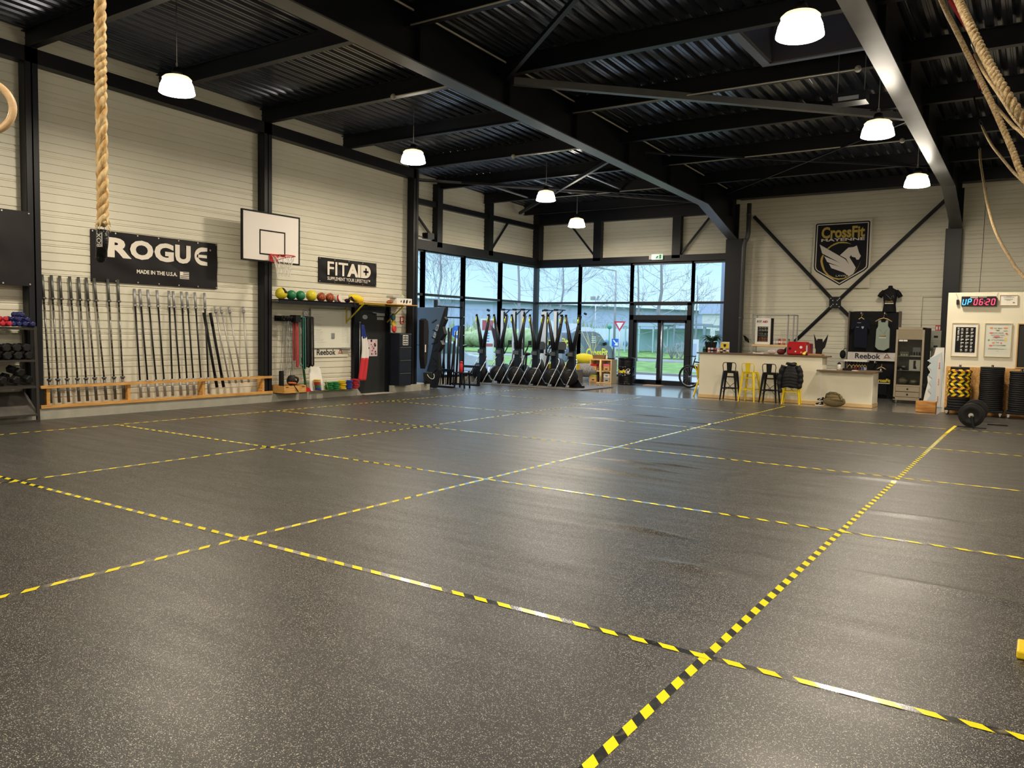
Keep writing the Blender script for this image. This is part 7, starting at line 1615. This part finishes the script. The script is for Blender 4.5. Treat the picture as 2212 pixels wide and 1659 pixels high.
# bare trees
M_bark = mat('grey_bark', (.24,.24,.25), .9)
def tree(x, y, H, lab, seed, spread=.35, up=.25, n=26, r0=.14, start=.25, lean=0, trunkH=1.0):
    random.seed(seed); t = thing('bare_tree', (x,y,ZG), lab, 'tree')
    b = MB(); top = Vector((x+lean, y, ZG+H)); P = [Vector((x,y,ZG)).lerp(top, k/8)+Vector((random.uniform(-.08,.08),random.uniform(-.08,.08),0))*(k>0) for k in range(9)]
    b.tube(P, [r0*(1-.9*k/8)+.01 for k in range(9)], 7); obj('trunk', b, M_bark, t, world=True)
    b = MB()
    def limb(p, d, L, r, dep):
        pts = [p]; q = p.copy(); dd = d.copy()
        for k in range(5):
            dd = (dd+Vector((random.uniform(-.16,.16),random.uniform(-.16,.16),random.uniform(-.05,.16)))).normalized(); q = q+dd*L/5; pts.append(q.copy())
            if dep > 0 and k > 0:
                for s in range(2 if dep > 1 and k > 2 else 1):
                    a = random.uniform(.5,1.0)*random.choice((-1,1)); ax = Vector((random.uniform(-1,1),random.uniform(-1,1),random.uniform(-1,1))).normalized()
                    limb(q.copy(), Matrix.Rotation(a,3,ax) @ dd, L*random.uniform(.35,.55), r*.5, dep-1)
        b.tube(pts, [max(.006,r*q) for q in (1,.85,.7,.55,.4,.22)], 3, cap=False, smooth=False)
    for k in range(n):
        f = start+(1-start)*(k+.3)/n; p = Vector((x,y,ZG)).lerp(top, f); a = k*2.4+random.uniform(-.4,.4)
        L = H*spread*(1.15-f*.85); d = Vector((math.cos(a),math.sin(a),up+random.uniform(-.1,.25))).normalized(); limb(p, d, L, r0*.19*(1.2-f), 2)
    obj('branches', b, M_bark, t, world=True); return t
tree(-24.04,29.72,7.0,'dense bare tree with fine upright twigs behind the power rack',1,.50,1.7,26,.08,.10)
tree(-18.6,28.4,7.5,'bare spreading tree with pale trunk, left of the glazed corner',2,.55,.2,13,.08,.30,lean=-.2)
tree(-20.23,34.68,6.3,'bare tree just beyond the glazed corner behind the van',3,.42,.25,17,.08,.25)
tree(-22.17,47.85,8.4,'slender bare tree behind the curved street lamp',4,.34,.2,20,.09,.2)
tree(-16.95,39.29,8.2,'large bare tree over the entrance doors',5,.40,.2,20,.13,.22)
tree(-18.24,48.06,5.6,'small bare tree by the tall pole beyond the last pane',6,.36,.35,14,.08,.25)
# vehicles
t = thing('delivery_van', (-21.7,39,ZG), 'dark grey van with yellow lettering parked outside by the lawn', 'van')
M_van = mat('van_grey', (.12,.135,.17), .35); M_vg = mat('van_glass', (.10,.16,.18), .1)
x0, x1 = -22.65, -20.75; prof = [(36.7,.35),(36.66,.9),(36.78,1.85),(37.0,1.95),(39.3,1.95),(39.9,1.82),(40.75,1.28),(41.35,1.10),(41.55,.85),(41.58,.40),(41.45,.28),(36.75,.28)]
FV = Matrix(((0,0,1,0),(1,0,0,0),(0,1,0,ZG),(0,0,0,1)))
b = MB(); b.prism(prof, x0, x1, FV); obj('body', b, M_van, t, world=True, bev=.07)
b = MB(); b.prism([(39.55,1.25),(39.55,1.72),(39.85,1.70),(40.55,1.26),(40.5,1.18)], x1-.01, x1+.012, FV); obj('side_window', b, M_vg, t, world=True)
b = MB(); b.M = Matrix.Translation((0,0,0)); b.prism([(x0+.2,1.15+ZG),(x1-.2,1.15+ZG),(x1-.3,1.7+ZG),(x0+.3,1.7+ZG)], -36.70, -36.66, WBM) ; obj('rear_window', b, M_van, t, world=True)
b = MB(); b.prism([(36.66,.85),(36.66,1.25),(36.80,1.25),(36.78,.85)], x1-.06, x1+.015, FV); obj('tail_light', b, mat('lamp_red', (.6,.02,.02), .3), t, world=True)
for y in (37.5,40.7):
    b = MB(); b.cyl((x1-.2,y,.32+ZG),(x1+.02,y,.32+ZG),.32,n=24); wv = obj('wheel', b, M_rubber, t, world=True); b = MB(); b.cyl((x1+.02,y,.32+ZG),(x1+.03,y,.32+ZG),.18,n=16); obj('hub_cap', b, M_zinc, wv, world=True)
lettering('CrossFit', 1.55, .42, WB(x0+.18,36.63,1.15+ZG), M_cfy, t, bold=.035); lettering('MAYENNE', 1.2, .12, WB(x0+.5,36.63,1.0+ZG), M_white, t, bold=.02)
lettering('CrossFit', 2.6, .50, FV @ Matrix.Translation((38.3,.52,x1+.01)), M_cfy, t, bold=.035)
b = MB()
for k in range(4): b.box(x0+.3,x1-.3-.1*k,36.64,36.645,.90-.07*k+ZG,.925-.07*k+ZG)
for k in range(4): b.prism([(38.9,1.62-.1*k),(39.4,1.62-.1*k),(39.4,1.66-.1*k),(38.9,1.66-.1*k)], x1, x1+.012, FV)
for k in range(6): b.tube([(x1+.01,37.2,1.6-.12*k+ZG),(x1+.01,37.7,1.25-.12*k+ZG),(x1+.01,38.2,.85-.08*k+ZG)], .02, 4)
obj('white_graphic', b, M_white, t, world=True)
b = MB(); b.bar((x1+.02,40.3,1.22+ZG),(x1+.22,40.28,1.28+ZG),.12,.16); obj('wing_mirror', b, M_matte, t, world=True)
t = thing('parked_car', (-18.1,23.5,ZG), 'pale silver car parked outside behind the power rack', 'car')
M_car = mat('pale_silver_paint', (.45,.50,.54), .25, .2)
prof = [(20.6,.35),(20.55,.8),(20.8,.95),(21.4,1.45),(22.6,1.50),(23.4,1.42),(24.3,.98),(25.3,.85),(25.6,.65),(25.6,.3),(20.7,.28)]
b = MB(); b.prism(prof, -19.9, -18.2, FV); obj('body', b, M_car, t, world=True, bev=.09)
b = MB(); b.prism([(21.1,1.0),(21.5,1.36),(22.55,1.42),(23.3,1.34),(23.95,.99)], -18.21, -18.19, FV); obj('side_window', b, M_vg, t, world=True)
b = MB(); b.sheet([[(x, 23.45, 1.38+ZG) for x in (-19.75,-18.35)],[(x, 24.3, 1.0+ZG) for x in (-19.8,-18.3)]]); o = obj('windscreen', b, M_vg, t, world=True); o.location.z += .02
for y in (21.5,24.8): b = MB(); b.cyl((-18.4,y,.31+ZG),(-18.17,y,.31+ZG),.31,n=22); obj('wheel', b, M_rubber, t, world=True)
# signs, poles and lamps
def pole(b, x, y, h, r=.04): b.cyl((x,y,ZG),(x,y,h),r,n=8)
def facing(x, y, z):     # frame of a sign turned towards the hall
    n = Vector((-x,-y,0)).normalized(); r = Vector((-n.y,n.x,0)); return Matrix(((r.x,0,n.x,x),(r.y,0,n.y,y),(0,1,0,z),(0,0,0,1)))
t = thing('yield_sign', (-16.01,32.68,ZG), 'red bordered downward triangle road sign outside the pane by the doors', 'road sign')
F = facing(-16.01,32.68,2.0); b = MB(); b.M = F; b.prism([(-.27,.21),(.27,.21),(0,-.25)], 0, .01); obj('sign_plate', b, mat('sign_rim_red', (.55,.03,.06), .4), t, world=True)
b = MB(); b.M = F; b.prism([(-.16,.145),(.16,.145),(0,-.13)], .01, .015); obj('white_field', b, M_white, t, world=True)
b = MB(); pole(b, -16.03, 32.72, 2.1, .03); obj('pole', b, M_zinc, t, world=True)
t = thing('blue_arrow_sign', (-16.6,33.49,ZG), 'blue square road sign with white arrow below the triangle sign', 'road sign')
F = facing(-16.6,33.49,1.23); b = MB(); b.M = F; b.prism([(-.17,-.18),(.17,-.18),(.17,.18),(-.17,.18)], 0, .01); obj('sign_plate', b, mat('sign_blue', (.01,.12,.5), .4), t, world=True)
b = MB(); b.M = F; b.bar((-.10,.12,.015),(.04,-.05,.015),.05,.008,up=(0,0,1)); b.prism([(.12,-.14),(-.06,-.12),(.10,.04)], .01, .018); obj('arrow', b, M_white, t, world=True)
b = MB(); pole(b, -16.62, 33.53, 1.4, .03); obj('pole', b, M_zinc, t, world=True)
t = thing('round_blue_sign', (-18.42,23.84,ZG), 'round blue road sign with white arrow seen through the power rack', 'road sign')
F = facing(-18.42,23.84,1.6); b = MB(); b.M = F; b.lathe([(.24,0),(.24,.01)], n=28); obj('sign_plate', b, MATS['sign_blue'], t, world=True)
b = MB(); b.M = F; b.bar((.10,.12,.015),(-.06,-.06,.015),.05,.008,up=(0,0,1)); b.prism([(-.12,-.13),(.06,-.12),(-.11,.05)], .012, .02); obj('arrow', b, M_white, t, world=True)
b = MB(); pole(b, -18.46, 23.88, 1.8, .04); obj('pole', b, M_white, t, world=True)
t = thing('street_lamp', (-20.7,41.6,ZG), 'grey street lamp with arm reaching sideways above the van', 'street lamp')
b = MB(); b.cyl((-20.7,41.6,ZG),(-20.7,41.6,5.25),.08,.05,n=10); b.bar((-20.7,41.6,5.25),(-21.4,41.1,5.38),.06,.06); obj('mast', b, M_tub, t, world=True)
b = MB(); b.bar((-21.3,41.17,5.38),(-22.0,40.7,5.50),.22,.09); obj('lamp_head', b, M_tub, t, world=True)
t = thing('floodlight_mast', (-35.28,66.8,ZG), 'thin distant mast with two small floodlights', 'mast')
b = MB(); b.cyl((-35.28,66.8,ZG),(-35.28,66.8,4.8),.07,.05,n=8); obj('mast', b, M_zinc, t, world=True)
b = MB(); b.box(-35.8,-35.3,66.7,66.8,4.75,5.1); b.bar((-35.1,66.7,4.75),(-34.9,66.7,5.15),.06,.2); obj('floodlight', b, M_tub, t, world=True)
b = MB(); b.cyl((-10.79,31.35,ZG),(-10.79,31.35,6.6),.12,n=14); single('tall_pole', b, mat('blue_grey_pole', (.16,.20,.27), .5), 'thick blue grey pole outside the last pane beside the middle column', 'pole')
t = thing('totem_sign', (-27.99,39.13,ZG), 'tall white sign board with red top panel outside', 'sign')
F = facing(-27.99,39.13,0); b = MB(); b.M = F; b.box(-.42,.42,ZG,2.4,-.05,.05) if False else b.prism([(-.42,ZG),(.42,ZG),(.42,2.4),(-.42,2.4)], -.05, .05); obj('board', b, mat('totem_white', (.60,.62,.66), .5), t, world=True)
b = MB(); b.M = F; b.prism([(-.30,1.7),(.36,1.7),(.36,2.3),(-.30,2.3)], .05, .06); b.prism([(-.30,.72),(.36,.72),(.36,.9),(-.30,.9)], .05, .06); obj('red_panel', b, mat('totem_red', (.35,.06,.08), .5), t, world=True)
b = MB(); b.M = F
for k in range(4): b.prism([(-.1,1.5-.16*k),(.14,1.5-.16*k),(.14,1.55-.16*k),(-.1,1.55-.16*k)], .05, .06)
obj('small_panel', b, MATS['sign_blue'], t, world=True)
b = MB(); b.M = facing(-18.92,27.12,0); b.prism([(-.28,1.95),(.1,1.55),(.12,1.0),(-.02,.95)], 0, .03); b.prism([(-.02,ZG),(.02,ZG),(.02,1.6),(-.02,1.6)], -.03, 0); single('brown_sign', b, mat('brown_sign', (.05,.02,.025), .5), 'dark brown slanted sign between the second and third ski machines', 'sign')
for i, (x, y) in enumerate(((-31.2,51.5),(-29.6,52.4),(-28.8,52.9))):
    b = MB(); b.M = facing(x,y,0); b.prism([(-.45,1.6-.1*i),(.45,1.6-.1*i),(.45,2.6-.25*i),(-.45,2.6-.25*i)], 0, .04); b.prism([(-.03,ZG),(.03,ZG),(.03,1.7),(-.03,1.7)], -.04, 0)
    single('notice_board', b, MATS['totem_white'], ['pale notice board above the van roof, nearest the corner post','pale notice board above the van roof, middle one','smaller pale notice board above the van roof'][i], 'sign')
t = thing('white_truck', (-33.6,67.9,ZG), 'long low white trailer with blue graphics parked far outside', 'trailer')
b = MB(); b.bar((-37,64.5,1.15),(-29.5,69.5,1.15),2.2,1.9); obj('box_body', b, mat('trailer_white', (.60,.66,.70), .5), t, world=True)
random.seed(19); b = MB()
for k in range(10):
    u = k/10; p_ = Vector((-36.4,63.7,1.0)).lerp(Vector((-29.2,68.4,1.0)), u); b.ball(p_+Vector((.3,-.35,random.uniform(-.3,.2))), .35, .7,.3,random.uniform(.6,1.4), n=8, m=6)
obj('blue_graphic', b, mat('graphic_blue', (.12,.22,.38), .5), t, world=True)
b = MB(); b.ball((-27.32,54.04,2.15),.18,n=12,m=8); b.cyl((-27.32,54.04,ZG),(-27.32,54.04,2.0),.04,n=6); single('green_marker', b, mat('marker_green2', (.03,.25,.13), .5), 'round green marker on a thin post above the trailer', 'post')
b = MB(); b.ball((-35.0,65.3,1.5),.6,1.3,.6,.8,n=12,m=8); single('orange_mixer', b, mat('mixer_orange', (.6,.3,.08), .6), 'small orange shape before the far trailer', 'machine')
# shelters and rails beyond the doors
def shelter(x, y, w_, d, h, lab, m):
    t = thing('glass_shelter', (x,y,ZG), lab, 'shelter')
    b = MB(); b.box(x-w_/2,x+w_/2,y-d/2,y+d/2,h-.15,h); obj('roof', b, m, t, world=True)
    for sx in (-1,-.33,.33,1):
        b = MB(); b.bar((x+sx*w_/2*.95,y-d/2+.1,ZG),(x+sx*w_/2*.95,y-d/2+.1,h-.1),.12,.12); obj('post', b, m, t, world=True)
    b = MB(); b.box(x-w_/2*.9,x+w_/2*.9,y+d/2-.1,y+d/2-.05,.2,h-.4); obj('back_panel', b, mat('pale_teal_panel', (.35,.50,.52), .4), t, world=True)
M_sh = mat('shelter_grey', (.22,.27,.31), .5)
shelter(-28.6,64.5,4.2,2,2.5,'pale teal shelter seen through the left door leaf',mat('pale_teal', (.38,.52,.52), .5))
shelter(-25.0,63.5,4.0,2,2.6,'grey framed shelter seen through the right door leaf',M_sh)
shelter(-20.4,62,4.2,2.2,2.45,'grey shelter with flat roof beside the pole outside',M_sh)
t = thing('handrail', (-13,37,ZG), 'grey barrier rail crossing the lawn outside the doors', 'railing')
b = MB(); b.bar((-23.5,57.6,.95),(-14.5,57.6,.95),.12,.16); obj('rail', b, M_sh, t, world=True)
for k in range(6): b = MB(); b.bar((-23.3+1.7*k,57.6,ZG),(-23.3+1.7*k,57.6,.95),.10,.10); obj('post', b, M_sh, t, world=True)
b = MB(); b.M = facing(-13.92,36.49,0); b.prism([(-.22,ZG),(.22,ZG),(.22,1.45),(-.22,1.45)], 0, .15); o = single('junction_box', b, MATS['totem_white'], 'white roadside box with small drawing outside the last pane', 'box')
b = MB(); b.M = facing(-13.92,36.49,0); b.prism([(-.10,.6),(.12,.6),(.12,1.25),(-.10,1.25)], .15, .155); obj('drawing', b, M_bld, o, world=True)
